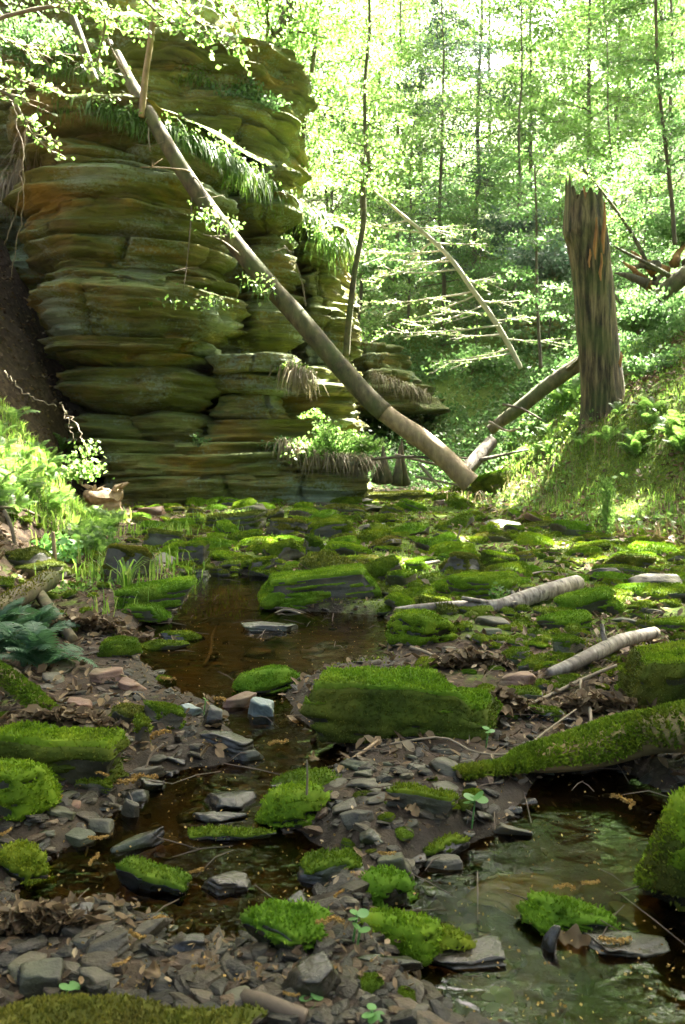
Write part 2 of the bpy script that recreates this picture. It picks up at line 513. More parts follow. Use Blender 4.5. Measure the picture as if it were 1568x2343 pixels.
def cliff_mat(name='sandstone', wet=1.0):
    m, nt, bs = nodes(name)
    p = geo_pos(nt)
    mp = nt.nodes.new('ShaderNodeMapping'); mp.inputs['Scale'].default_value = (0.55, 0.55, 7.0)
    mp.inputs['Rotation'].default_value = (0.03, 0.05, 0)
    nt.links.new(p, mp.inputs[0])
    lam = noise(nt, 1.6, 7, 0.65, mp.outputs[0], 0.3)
    c = ramp(nt, lam, [(0.30, (0.020, 0.017, 0.006)), (0.40, (0.11, 0.09, 0.026)), (0.55, (0.24, 0.20, 0.06)), (0.75, (0.40, 0.34, 0.13))])  # dark bedding laminae, deepened to read as shaded crevices
    mp2 = nt.nodes.new('ShaderNodeMapping'); mp2.inputs['Scale'].default_value = (0.8, 0.8, 1.8)
    nt.links.new(p, mp2.inputs[0])
    alg = ramp(nt, noise(nt, 1.1, 6, 0.62, mp2.outputs[0]), [(0.36, (0, 0, 0)), (0.56, (1, 1, 1))])
    c = mix(nt, math_(nt, 'MULTIPLY', alg, 0.88), c, mix(nt, lam, (0.014, 0.024, 0.002), (0.21, 0.25, 0.035)))
    org = ramp(nt, noise(nt, 0.75, 4, 0.55, mp2.outputs[0], 0.6), [(0.56, (0, 0, 0)), (0.66, (1, 1, 1))])
    c = mix(nt, math_(nt, 'MULTIPLY', org, 0.6), c, mix(nt, lam, (0.09, 0.045, 0.005), (0.50, 0.31, 0.04)))
    sp = noise(nt, 16, 5, 0.7, p)
    spm = noise(nt, 0.9, 3, 0.5, mp2.outputs[0])
    lich = ramp(nt, math_(nt, 'ADD', math_(nt, 'MULTIPLY', sp, 0.5), math_(nt, 'MULTIPLY', spm, 0.75)), [(0.655, (0, 0, 0)), (0.745, (1, 1, 1))])
    c = mix(nt, math_(nt, 'MULTIPLY', lich, 0.75), c, (0.26, 0.32, 0.23))
    geo = nt.nodes.new('ShaderNodeNewGeometry')
    sep = nt.nodes.new('ShaderNodeSeparateXYZ'); nt.links.new(geo.outputs['Normal'], sep.inputs[0])
    up = ramp(nt, math_(nt, 'ADD', sep.outputs[2], math_(nt, 'MULTIPLY', noise(nt, 5, 4, 0.6, p), 0.6)), [(0.72, (0, 0, 0)), (0.95, (1, 1, 1))])
    c = mix(nt, math_(nt, 'MULTIPLY', up, 0.75), c, mix(nt, sp, (0.05, 0.075, 0.012), (0.15, 0.19, 0.05)))
    nt.links.new(c, bs.inputs['Base Color'])
    bs.inputs['Roughness'].default_value = 0.85
    hgt = math_(nt, 'ADD', lam, math_(nt, 'MULTIPLY', sp, 0.25))
    bump(nt, bs, hgt, 1.0, 0.16)
    return m
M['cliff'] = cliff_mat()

def ground_mat():
    m, nt, bs = nodes('forest_floor')
    p = geo_pos(nt)
    f = noise(nt, 11, 7, 0.68, p)
    dirt = ramp(nt, f, [(0.3, (0.016, 0.010, 0.006)), (0.5, (0.05, 0.032, 0.019)), (0.7, (0.12, 0.082, 0.05))])
    mud = ramp(nt, f, [(0.3, (0.008, 0.006, 0.0035)), (0.52, (0.022, 0.016, 0.008)), (0.75, (0.055, 0.038, 0.02))])
    mossc = ramp(nt, noise(nt, 26, 6, 0.7, p), [(0.34, (0.02, 0.035, 0.004)), (0.5, (0.065, 0.10, 0.008)), (0.68, (0.14, 0.19, 0.022))])
    bed = ramp(nt, noise(nt, 6, 5, 0.6, p), [(0.3, (0.012, 0.008, 0.003)), (0.5, (0.045, 0.026, 0.008)), (0.7, (0.10, 0.06, 0.018))])
    w = attr(nt, 'wet'); g = attr(nt, 'moss'); b = attr(nt, 'bed')
    gm = math_(nt, 'ADD', g, math_(nt, 'SUBTRACT', noise(nt, 4, 5, 0.6, p), 0.5))
    gm = ramp(nt, gm, [(0.38, (0, 0, 0)), (0.55, (1, 1, 1))])
    c = mix(nt, w, dirt, mud)
    c = mix(nt, gm, c, mossc)
    c = mix(nt, b, c, bed)
    nt.links.new(c, bs.inputs['Base Color'])
    nt.links.new(math_(nt, 'SUBTRACT', 0.9, math_(nt, 'MULTIPLY', w, 0.25)), bs.inputs['Roughness'])
    bs.inputs['Specular IOR Level'].default_value = 0.25
    bump(nt, bs, noise(nt, 30, 6, 0.7, p), 0.6, 0.03)
    return m
M['ground'] = ground_mat()

def water_mat():
    m, nt, bs = nodes('stream_water')
    nt.nodes.remove(bs)
    out = nt.nodes['Material Output']
    tr = nt.nodes.new('ShaderNodeBsdfTransparent'); tr.inputs[0].default_value = (0.52, 0.39, 0.19, 1)
    gl = nt.nodes.new('ShaderNodeBsdfGlossy'); gl.inputs['Roughness'].default_value = 0.015
    gl.inputs[0].default_value = (0.85, 0.85, 0.85, 1)
    p = geo_pos(nt)
    mp = nt.nodes.new('ShaderNodeMapping'); mp.inputs['Scale'].default_value = (1, 1.6, 1)
    nt.links.new(p, mp.inputs[0])
    h = math_(nt, 'ADD', noise(nt, 7, 2, 0.5, mp.outputs[0], 0.4), math_(nt, 'MULTIPLY', noise(nt, 26, 2, 0.5, mp.outputs[0]), 0.22))
    b = nt.nodes.new('ShaderNodeBump'); b.inputs['Strength'].default_value = 0.22; b.inputs['Distance'].default_value = 0.02
    nt.links.new(h, b.inputs['Height'])
    fr = nt.nodes.new('ShaderNodeFresnel'); fr.inputs[0].default_value = 1.33
    nt.links.new(b.outputs[0], fr.inputs['Normal']); nt.links.new(b.outputs[0], gl.inputs['Normal'])
    ms = nt.nodes.new('ShaderNodeMixShader')
    nt.links.new(fr.outputs[0], ms.inputs[0]); nt.links.new(tr.outputs[0], ms.inputs[1]); nt.links.new(gl.outputs[0], ms.inputs[2])
    nt.links.new(ms.outputs[0], out.inputs[0])
    return m
M['water'] = water_mat()

# ------------------------------------------------------------------ ground sheet and water
def build_ground():
    ys = np.concatenate([np.arange(-14, 1.0, 0.5), np.arange(1.0, 8, 0.03), np.arange(8, 20, 0.085), np.arange(20, 40, 0.4), np.arange(40, 121, 2.0)])
    xs = np.concatenate([np.arange(-60, -8, 1.5), np.arange(-8, -3.4, 0.13), np.arange(-3.4, 3.4, 0.03), np.arange(3.4, 9, 0.12), np.arange(9, 61, 1.5)])
    X, Y = np.meshgrid(xs, ys)
    X0, Y0 = X.ravel(), Y.ravel()
    Z = H(X0, Y0)
    Z = Z + n2(X0, Y0, 18, 2, 21) * 0.010 * (Y0 < 9)
    sd = np.full(X0.shape, 9.0)
    m = (Y0 < 9) & (Y0 > 0) & (np.abs(X0) < 5)
    sd[m] = pool_sd(X0[m], Y0[m])
    wet = sstep(0.55, 0.05, sd) * 0.9
    wet = np.maximum(wet, 0.5 * sstep(3.6, 2.2, Y0) * sstep(-9, 1, Y0))
    bed = sstep(0.02, -0.05, sd)
    moss = 0.40 + 0.32 * sstep(5, 8.5, Y0) * sstep(15.5, 13.5, Y0) * sstep(-2.0, -0.5, X0) + 0.42 * sstep(2.4, 4.0, X0) * sstep(7, 10, Y0)
    moss = moss - 0.35 * sstep(-2.4, -3.4, X0) * sstep(4, 8, Y0) + 0.25 * sstep(19, 23, Y0)
    moss = moss + 0.30 * sstep(3.9, 4.8, Y0) * sstep(9, 7, Y0) * sstep(-0.4, 0.4, X0)
    moss = moss + 0.15 * n2(X0, Y0, 1.0, 3, 23) - 0.2 * wet - 0.10 * sstep(6, 4, Y0)
    n, k = X.shape
    i = (np.arange(n - 1)[:, None] * k + np.arange(k - 1)[None]).ravel()
    f = np.stack([i, i + 1, i + k + 1, i + k], -1)
    me = mesh('ground', np.stack([X0, Y0, Z], -1), [f], M['ground'], attrs={'wet': wet, 'moss': moss, 'bed': bed})
    tag(link('ground', me), 'leaf strewn mossy gorge floor with banks and wooded hillside', kind='structure')
    g = np.array([(-4.2, 0.2), (4.4, 0.2), (4.4, 3.2), (1.2, 3.4), (1.0, 6.5), (-2.4, 6.5), (-3.2, 3.2)])
    tag(link('stream_water', mesh('stream_water', [(x, y, 0.0) for x, y in ((-3.0, 0.3), (4.6, 0.3), (4.6, 7.2), (-3.0, 7.2))], [[(0, 1, 2, 3)]], M['water'])),
        'shallow clear brown stream water between the stones', kind='structure')
build_ground()

# ------------------------------------------------------------------ the sandstone cliff, layer by layer
def slab(name, outline, inner, z0, z1, parent, seed, bulge=0.0, rnd=0.14, under=0.0, lip=0.0, lump=0.12, lam=0.07, dip=(0, 0), res=0.036, wav=0.09, cracks=2, mat='cliff', label=None):
    rng = np.random.default_rng(seed)
    C = np.asarray(outline, float)
    s = np.concatenate([[0], np.cumsum(np.linalg.norm(np.diff(C, axis=0), axis=1))])
    n = max(30, int(s[-1] / 0.055))
    si = np.linspace(0, s[-1], n)
    C = np.stack([np.interp(si, s, C[:, 0]), np.interp(si, s, C[:, 1])], -1)
    I = np.asarray(inner, float)
    I = np.stack([np.interp(np.linspace(0, 1, n), np.linspace(0, 1, len(I)), I[:, k]) for k in (0, 1)], -1)
    tg = np.gradient(C, axis=0)
    for _ in range(3): tg[1:-1] = (tg[:-2] + tg[1:-1] * 2 + tg[2:]) / 4
    tg /= np.linalg.norm(tg, axis=1)[:, None] + 1e-9
    nr = np.stack([tg[:, 1], -tg[:, 0]], -1)
    nz = max(5, int((z1 - z0) / res))
    t = np.linspace(0, 1, nz)[:, None] * np.ones((1, n))
    zz = z0 + (z1 - z0) * t
    S = np.ones((nz, 1)) * si[None]
    XY = C[None] + np.zeros((nz, 1, 1))
    wob = wav * fbm(np.stack([S * 0.55, 0 * S + seed * 3.1, 0 * S], -1), 2, seed)
    q = np.concatenate([XY * np.array([1.0, 1.0]), zz[..., None]], -1)
    rv = 0.28 + 0.75 * (0.5 + 0.5 * np.clip(2.5 * vnoise(np.stack([S * 0.6, 0 * S, 0 * S + seed], -1), 40), -1, 1))
    d = bulge * 0.8 * (1 - (2 * t - 1) ** 2) - 0.55 * rnd * rv * 1.4 * (np.where(t > 0.5, 0.75, 1.0)) * np.abs(2 * t - 1) ** (9.0 if z1 - z0 < 0.45 else 4.0) - under * (1 - t) ** 2 + lip * sstep(0.72, 0.9, t)
    # lumps run on through the layers, so that neighbouring layers swell and recede together
    d = d + lump * 2.2 * fbm(q * np.array([0.8, 0.8, 0.85]), 3, 3) + 0.8 * lump * fbm(q * np.array([2.2, 2.2, 2.6]), 2, 4)
    blk = np.floor(S * 0.9 + 0.35 * zz + 3 * vnoise(np.stack([S * 0.2, 0 * S, zz * 0.6], -1), seed))
    d = d + 0.055 * (_hash(blk.astype(np.int64), np.int64(seed) + 0 * blk.astype(np.int64), 0 * blk.astype(np.int64), 9) - 0.5)
    zl = zz + 0.12 * fbm(q * 0.8, 2, seed + 4) + 0.04 * S * 0.3
    l1 = fbm(np.stack([S * 0.45, 0 * S, zl * 7.0], -1), 2, seed + 1)
    l2 = vnoise(np.stack([S * 1.1, 0 * S, zl * 19.0], -1), seed + 2)
    d = d + lam * 1.25 * np.clip(l1 * 2.6, -1, 1) + lam * 0.7 * l2
    zb = zl * 8.5 + 0.9 * vnoise(np.stack([S * 0.35, 0 * S, zz * 1.1], -1), 77)
    d = d + 0.20 * lam / 0.05 * 0.5 * vnoise(np.stack([S * 0.55, np.floor(zb) * 7.31, 0 * S], -1), seed + 6) - 0.06 * (0.35 + 0.65 * (_hash(np.floor(zb).astype(np.int64), np.int64(seed) + 0 * np.floor(zb).astype(np.int64), 0 * np.floor(zb).astype(np.int64), 5))) * np.exp(-((zb - np.floor(zb) - 0.05) / 0.13) ** 2)
    zb = zl * 24 + 1.5 * vnoise(np.stack([S * 0.5, 0 * S, zz * 2.0], -1), 78)
    d = d + 0.06 * vnoise(np.stack([S * 1.1, np.floor(zb) * 5.17, 0 * S], -1), seed + 7)
    d = d + 0.03 * fbm(q * 5.0, 2, seed + 3)
    for _ in range(cracks):
        c0 = rng.uniform(0.1, 0.9) * s[-1]
        d = d - rng.uniform(0.12, 0.28) * np.exp(-((S - c0 + 0.1 * np.sin(zz * 5 + c0)) / 0.045) ** 2)
    X = XY + nr[None] * d[..., None]
    Z = zz + wob + dip[0] * (X[..., 0] - C[:, 0].mean()) + dip[1] * (X[..., 1] - C[:, 1].mean())
    V = np.concatenate([X, Z[..., None]], -1)
    def strip(row, k):
        out = []
        for a in np.linspace(0, 1, k + 1)[1:]:
            p = row.copy(); p[:, :2] = row[:, :2] * (1 - a) + I * a
            p[:, 2] += 0.05 * a * fbm(np.concatenate([p[:, :2] * 1.5, p[:, 2:]], 1), 2, seed)
            out.append(p)
        return out
    rows = strip(V[0], 4)[::-1] + [r for r in V] + strip(V[-1], 7)
    rows = np.stack(rows)
    a, k = rows.shape[:2]
    i = (np.arange(a - 1)[:, None] * k + np.arange(k - 1)[None]).ravel()
    f = np.stack([i, i + 1, i + k + 1, i + k], -1)
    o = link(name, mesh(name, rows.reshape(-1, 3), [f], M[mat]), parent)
    if label: o['label'] = label
    return o

def ux(u, y): return (u - CU) / FPX * y / 1.0
def vz(v, y): return float(P(CU, v, y)[2])

def prow_outline(uL, uR, fwd=0.0, ymid=13.95, back=17.2):
    xl, xr_ = ux(uL, 15.5), ux(uR, 15.0)
    xm = (xl + xr_) / 2; w = xr_ - xl
    pts = [(xl + 0.9, back), (xl + 0.22, 16.4), (xl, 15.6 - fwd * 0.25), (xl + 0.12 * w, ymid + 0.75 - fwd * 0.8), (xl + 0.30 * w, ymid + 0.18 - fwd),
           (xl + 0.50 * w, ymid - fwd), (xl + 0.70 * w, ymid + 0.12 - fwd), (xl + 0.88 * w, ymid + 0.5 - fwd * 0.9), (xr_, 15.2 - fwd * 0.3), (xr_ - 0.1, 16.0), (xr_ - 0.35, back)]
    C = curve(pts, 220)
    I = np.stack([np.linspace(xl + 1.1, xr_ - 0.7, 220), np.full(220, 16.6)], -1)
    return C, I

cliff = link('sandstone_cliff', None, None, (0, 0, 0))
tag(cliff, 'tall layered sandstone cliff with mossy bulging ledges above the stream', kind='structure')

PROW = [  # v top, v bottom, u left, u right, forward, bulge, rnd, under, lip, cracks
    (240, 280, 72, 455, 0.45, 0.05, 0.10, 0.10, 0.03, 1),
    (276, 324, 122, 480, -0.55, 0.0, 0.05, 0.0, 0.0, 2),
    (318, 346, 100, 330, 0.0, 0.05, 0.10, 0.05, 0.0, 2),
    (343, 374, 98, 400, -0.05, 0.08, 0.14, 0.10, 0.0, 3),
    (318, 374, 300, 492, -0.45, 0.08, 0.14, 0.10, 0.0, 3),
    (371, 384, 90, 470, 0.05, 0.0, 0.04, 0.0, 0.0, 3),
    (382, 464, 80, 490, 0.10, 0.30, 0.30, 0.16, 0.0, 2),
    (462, 478, 98, 496, 0.18, 0.0, 0.05, 0.0, 0.03, 2),
    (476, 541, 102, 500, 0.14, 0.14, 0.16, 0.0, 0.08, 2),
    (538, 594, 108, 506, 0.12, 0.20, 0.20, 0.42, 0.04, 2),
    (591, 604, 150, 486, -0.30, 0.0, 0.04, 0.0, 0.03, 1),
    (602, 616, 132, 500, -0.10, 0.0, 0.04, 0.0, 0.04, 2),
    (614, 630, 126, 512, 0.06, 0.0, 0.04, 0.0, 0.04, 2),
    (628, 648, 120, 522, 0.22, 0.0, 0.06, 0.0, 0.05, 2),
    (645, 790, 112, 532, 0.50, 0.28, 0.34, 0.85, 0.02, 2),
    (785, 806, 150, 506, 0.66, 0.0, 0.05, 0.0, 0.05, 1),
    (803, 838, 158, 500, 0.55, 0.0, 0.05, 1.0, 0.0, 0),
    (833, 950, 164, 512, 0.02, 0.45, 0.50, 0.75, 0.0, 1),
    (938, 1022, 300, 488, -0.35, 0.22, 0.24, 0.40, 0.0, 1),
]
for k, (v1, v0, uL, uR, fwd, bu, rn, un, lp, cr) in enumerate(PROW):
    C, I = prow_outline(uL, uR, fwd)
    slab('rock_layer', C, I, vz(v0, 14.1) - 0.015, vz(v1, 14.1), cliff, 100 + k, bu, rn, un, lp, cracks=cr, dip=(-0.012, 0.0), lump=0.14,
         label={14: 'big overhanging block of the cliff with orange stains', 16: 'thin jutting ledge with orange underside', 18: 'narrow pale lichen covered pedestal of the cliff'}.get(k))

def wall(name, pts, z0, z1, seed, depth=1.8, n=240, inner=None, **kw):
    C = curve(np.array(pts, float), n)
    tg = np.gradient(C, axis=0); tg /= np.linalg.norm(tg, axis=1)[:, None]
    for _ in range(30): tg[1:-1] = (tg[:-2] + tg[1:-1] + tg[2:]) / 3
    I = C - np.stack([tg[:, 1], -tg[:, 0]], -1) * depth
    if inner is not None: I = np.array(inner, float)
    return slab(name, C, I, z0, z1, cliff, seed, **kw)

# wall behind and to the right of the prow, receding along the gorge
WALL_A = [(-10.5, 20.5), (-9.0, 19.0), (-7.8, 17.9), (-6.6, 17.2), (-5.2, 16.4), (-3.6, 16.4), (-2.4, 16.7), (-1.7, 16.55), (-1.32, 16.6), (-1.12, 16.95), (-1.15, 17.4), (-1.5, 18.3)]
zs = [0.3, 0.6, 1.5, 1.62, 1.95, 2.9, 3.02, 3.25, 4.35, 4.5, 4.62, 5.6, 5.75, 6.55, 6.7, 7.15]
for k in range(len(zs) - 1):
    sh = [0.1, 0.0, -0.2, 0.05, 0.15, -0.3, -0.05, 0.12, -0.25, 0.05, 0.12, -0.2, 0.1, -0.25, 0.2][k]
    pts = [(x + sh * 0.5, y - sh) for x, y in WALL_A]
    wall('rock_layer', pts, zs[k] - 0.02, zs[k + 1], 140 + k, bulge=0.07 if zs[k + 1] - zs[k] < .5 else 0.25, rnd=0.12 if zs[k + 1] - zs[k] < .5 else 0.3, under=0.2 * (zs[k + 1] - zs[k] > .5), cracks=4, lump=0.2, dip=(-0.01, 0.0), res=0.045, lam=0.06)
WALL_B = [(-0.92, 18.6), (-0.86, 17.7), (-0.6, 17.35), (-0.15, 17.6), (0.08, 18.3), (0.22, 19.3), (0.15, 20.6), (-0.5, 22.4), (-1.5, 24)]
zs = [0.6, 1.7, 2.3, 3.1, 3.7, 4.6, 5.2, 5.9, 6.35]
for k in range(len(zs) - 1):
    sh = [0.15, 0.1, 0.0, -0.1, 0.06, 0.0, -0.12, 0.12][k]
    wall('rock_layer', [(x + sh, y - sh * 0.6) for x, y in WALL_B], zs[k] - 0.02, zs[k + 1], 170 + k, inner=[(-0.62, 18.7), (-0.5, 19.4), (-1.0, 21.0), (-1.8, 23.5)], bulge=0.06, rnd=0.12, cracks=3, lump=0.2, res=0.05, lam=0.06)
# lower block to the right of the pedestal, and the long base ledges
def block(v1, v0, uL, uR, y, seed, fwd=0.0, **kw):
    xl, xr_ = ux(uL, y), ux(uR, y)
    pts = [(xl, y + 1.6), (xl, y + 0.25), (xl + 0.12, y - fwd), ((xl + xr_) / 2, y - 0.05 - fwd), (xr_ - 0.15, y + 0.05 - fwd), (xr_, y + 0.4), (xr_ + 0.05, y + 1.6)]
    C = curve(pts, 200)
    I = np.stack([np.linspace(xl + 0.2, xr_ - 0.2, 200), np.full(200, y + 1.5)], -1)
    slab('rock_layer', C, I, vz(v0, y) - 0.015, vz(v1, y), cliff, seed, **kw)
block(812, 850, 470, 660, 14.75, 190, 0.25, bulge=0.03, rnd=0.08, lip=0.05, cracks=1)
block(848, 900, 478, 640, 14.9, 191, 0.1, bulge=0.08, rnd=0.10, cracks=1, label='pale lichen spotted block beside the pedestal')
block(898, 965, 480, 645, 14.95, 192, 0.05, bulge=0.08, rnd=0.14, under=0.1, cracks=1)
block(870, 905, 600, 800, 15.6, 193, 0.2, bulge=0.03, rnd=0.08, lip=0.05, cracks=2)
block(902, 968, 620, 790, 15.8, 194, 0.0, bulge=0.05, rnd=0.12, cracks=2)
block(840, 875, 590, 740, 16.0, 195, 0.2, bulge=0.03, rnd=0.1, cracks=1)
block(960, 1015, 470, 800, 14.7, 196, 0.1, bulge=0.06, rnd=0.10, lip=0.05, cracks=2)
block(950, 1020, 172, 312, 14.5, 197, 0.0, bulge=0.1, rnd=0.22, cracks=1)
block(1008, 1042, 196, 650, 14.15, 198, 0.35, bulge=0.03, rnd=0.09, lip=0.04, cracks=2, dip=(0.006, 0))
block(1038, 1088, 246, 832, 14.0, 199, 0.40, bulge=0.04, rnd=0.10, cracks=2, dip=(-0.006, 0))
block(1050, 1086, 640, 842, 14.1, 200, 0.2, bulge=0.03, rnd=0.12, under=0.25, cracks=0)
block(1084, 1165, 258, 838, 13.9, 201, 0.42, bulge=0.03, rnd=0.10, under=0.15, cracks=3, lam=0.035)
# upper tier, set back above the fern ledge
UP = [(-12, 21.5), (-9, 18.6), (-7, 17.4), (-5, 16.9), (-3.2, 17.0), (-1.9, 17.6), (-1.25, 18.3), (-1.15, 19.2), (-1.4, 21.0), (-1.5, 24)]
zs = [6.9, 7.5, 7.62, 7.74, 8.3, 8.42, 8.55, 9.2, 9.32, 10.1]
for k in range(len(zs) - 1):
    sh = [-0.35, -0.1, 0.1, 0.0, 0.2, 0.3, 0.1, 0.35, 0.2][k]
    wall('rock_layer', [(x + sh * 0.5, y - sh) for x, y in UP], zs[k] - 0.02, zs[k + 1], 210 + k, depth=3.0, bulge=0.06, rnd=0.1, lip=0.05 * (k % 2), cracks=3, lump=0.22, dip=(-0.02, 0.0), res=0.05, lam=0.07)
UP2 = [(-13, 23), (-9, 19.4), (-6.6, 18.0), (-4.6, 17.9), (-3.3, 18.6), (-2.6, 20.0), (-2.6, 23)]
for k, (a, b) in enumerate([(10.0, 10.7), (10.65, 11.5), (11.45, 12.6), (12.55, 14.0)]):
    wall('rock_layer', [(x - 0.25 * k, y - [0.1, 0.35, 0.0, -0.3][k]) for x, y in UP2], a, b, 220 + k, depth=3.0, bulge=0.1, rnd=0.14, lump=0.25, res=0.07, cracks=2)

# soil on the ledges of the cliff
def ledge_soil(name, pts_front, back, z, seed):
    C = curve(np.array(pts_front, float), 120)
    rows = []
    for a in np.linspace(0, 1, 9):
        p = C + np.array(back)[None] * a
        zz = z + 0.10 * fbm(np.concatenate([p * 1.2, np.zeros((120, 1))], 1), 3, seed) + 0.2 * a - 0.15 * (a == 0)
        rows.append(np.concatenate([p, zz[:, None]], 1))
    rows = np.stack(rows); a, k = rows.shape[:2]
    i = (np.arange(a - 1)[:, None] * k + np.arange(k - 1)[None]).ravel()
    me = mesh(name, rows.reshape(-1, 3), [np.stack([i, i + 1, i + k + 1, i + k], -1)], M['ground'], attrs={'wet': np.zeros(a * k), 'moss': np.full(a * k, 0.6), 'bed': np.zeros(a * k)})
    return link(name, me, cliff)
ledge_soil('ledge_soil', [(-6.6, 15.9), (-5.7, 14.9), (-4.6, 14.2), (-3.4, 14.2), (-2.5, 14.6), (-1.9, 15.7), (-1.2, 16.6)], (0.0, 2.6), 7.12, 5)
ledge_soil('ledge_soil', [(-1.2, 17.2), (-0.7, 17.6), (-0.2, 17.9), (0.0, 18.6), (0.2, 19.8), (0.6, 21.6)], (-1.2, 2.2), 6.42, 6)

def outcrop(name, label, layers):
    t = tag(link(name, None, None, (0, 0, 0)), label, kind='structure')
    for k, (pts, z0, z1) in enumerate(layers):
        C = curve(np.array(pts, float), 160)
        tg = np.gradient(C, axis=0); tg /= np.linalg.norm(tg, axis=1)[:, None]
        I = C + np.array([0.0, 1.6])
        slab('rock_layer', C, I, z0, z1, t, 300 + k + int(z0 * 10), bulge=0.08, rnd=0.12, lump=0.25, res=0.06, wav=0.12)
outcrop('rock_outcrop', 'sunlit stepped rock ledges where the gorge bends behind the leaning trunk', [
    ([(0.2, 22.5), (0.7, 21.3), (1.5, 21.2), (2.4, 21.8), (3.0, 23)], 2.3, 2.75),
    ([(0.2, 22.9), (0.6, 21.8), (1.4, 21.6), (2.1, 22.2), (2.6, 23.5)], 2.72, 3.15),
    ([(0.1, 23.3), (0.6, 22.3), (1.3, 22.0), (1.9, 22.7), (2.3, 24)], 3.12, 3.6),
    ([(0.1, 23.9), (0.6, 22.8), (1.2, 22.7), (1.7, 23.3), (2.0, 24.5)], 3.57, 4.1),
    ([(0.2, 24.5), (0.6, 23.6), (1.1, 23.5), (1.5, 24.1), (1.7, 25)], 4.07, 4.5)])
outcrop('rock_outcrop', 'dark shaded rock ledge on the slope behind the broken trunk', [
    ([(5.7, 26), (5.9, 24.4), (6.8, 24.0), (7.9, 24.3), (8.3, 26)], 3.0, 3.9),
    ([(5.6, 26.2), (5.9, 24.6), (6.8, 24.2), (8.0, 24.5), (8.5, 26)], 3.87, 4.7),
    ([(5.9, 26.6), (6.3, 25.0), (7.0, 24.6), (8.1, 24.9), (8.5, 26.5)], 4.67, 5.5)])

# ------------------------------------------------------------------ trees
# sunlit spots of the photograph (x, y, z, radius): leaves of the added crowns are left out above them
def spot(u, v, y=None, r=0.5):
    p = G(u, v) if y is None else P(u, v, y)
    return (p[0], p[1], p[2], r)
SPOTS = [spot(60, 1040, 9.3, 0.4), spot(20, 1110, 8.6, 0.4), spot(130, 1170, None, 0.7), spot(60, 1240, None, 0.5), spot(330, 1190, None, 0.4), spot(540, 1197, None, 0.3),
         spot(330, 1380, None, 0.28), spot(60, 1330, None, 0.4), spot(780, 1230, None, 0.3), spot(200, 1320, None, 0.3),
         spot(1240, 960, None, 1.1), spot(1100, 980, None, 0.8), spot(1400, 900, None, 0.9), spot(1500, 1150, None, 0.5), spot(1500, 960, None, 0.9), spot(1330, 1050, None, 0.8), spot(1180, 1060, None, 0.7), spot(1520, 850, None, 0.9), spot(1400, 1120, None, 0.5), spot(1250, 1360, None, 0.35), spot(1000, 1390, None, 0.3),
         spot(740, 1000, 14.3, 0.8), spot(830, 960, 15, 0.6), spot(690, 690, 18.5, 0.5), spot(900, 840, 21.5, 1.8), spot(900, 900, 21, 1.2), spot(1130, 1050, None, .8), spot(980, 1020, 13.05, 0.3),
         spot(1450, 1490, None, 0.3), spot(1330, 1500, None, 0.3), spot(40, 150, 9.0, 0.9), spot(470, 90, 10.5, 1.0), spot(300, 40, 10.5, 0.7),
         spot(1300, 1250, None, 0.3), spot(1050, 1230, None, 0.3), spot(1450, 1380, None, 0.4), spot(1330, 740, 14, 0.5),
         spot(900, 1290, None, 0.35), spot(1150, 1340, None, 0.3), spot(560, 1250, None, 0.4), spot(1420, 1290, None, 0.4)]
for u_ in range(1130, 1560, 75):
    for v_ in (1010, 1075):
        SPOTS.append(spot(u_, v_, None, 0.6))
for u_, v_ in ((620, 1165), (760, 1215), (860, 1150), (1000, 1180), (1150, 1205), (640, 1245), (1080, 1290), (1260, 1350), (920, 1310), (1130, 1340), (700, 1340), (1400, 1230), (1480, 1340), (400, 1250), (800, 1290)):
    SPOTS.append(spot(u_, v_, None, 0.26))
SPA = np.array(SPOTS)
def in_spots(Q, grow=1.0):
    out = np.zeros(len(Q), bool)
    for x, y, z, r in SPA:
        t = (Q[:, 2] - z) / SUN[2]
        dx, dy = Q[:, 0] - SUN[0] * t - x, Q[:, 1] - SUN[1] * t - y
        out |= (dx * dx + dy * dy < (r * grow) ** 2) & (t > 0)
    return out

def limb_path(p0, az, el, L, n, rng, droop=0.0, wig=0.08):
    d = np.array([math.cos(az) * math.cos(el), math.sin(az) * math.cos(el), math.sin(el)])
    s = np.linspace(0, 1, n)[:, None]
    side = np.array([-math.sin(az), math.cos(az), 0])
    w = np.cumsum(rng.normal(size=(n, 1)), 0) * wig * L / n
    return p0 + d * L * s + side * w - np.array([0, 0, 1.0]) * droop * L * s ** 2

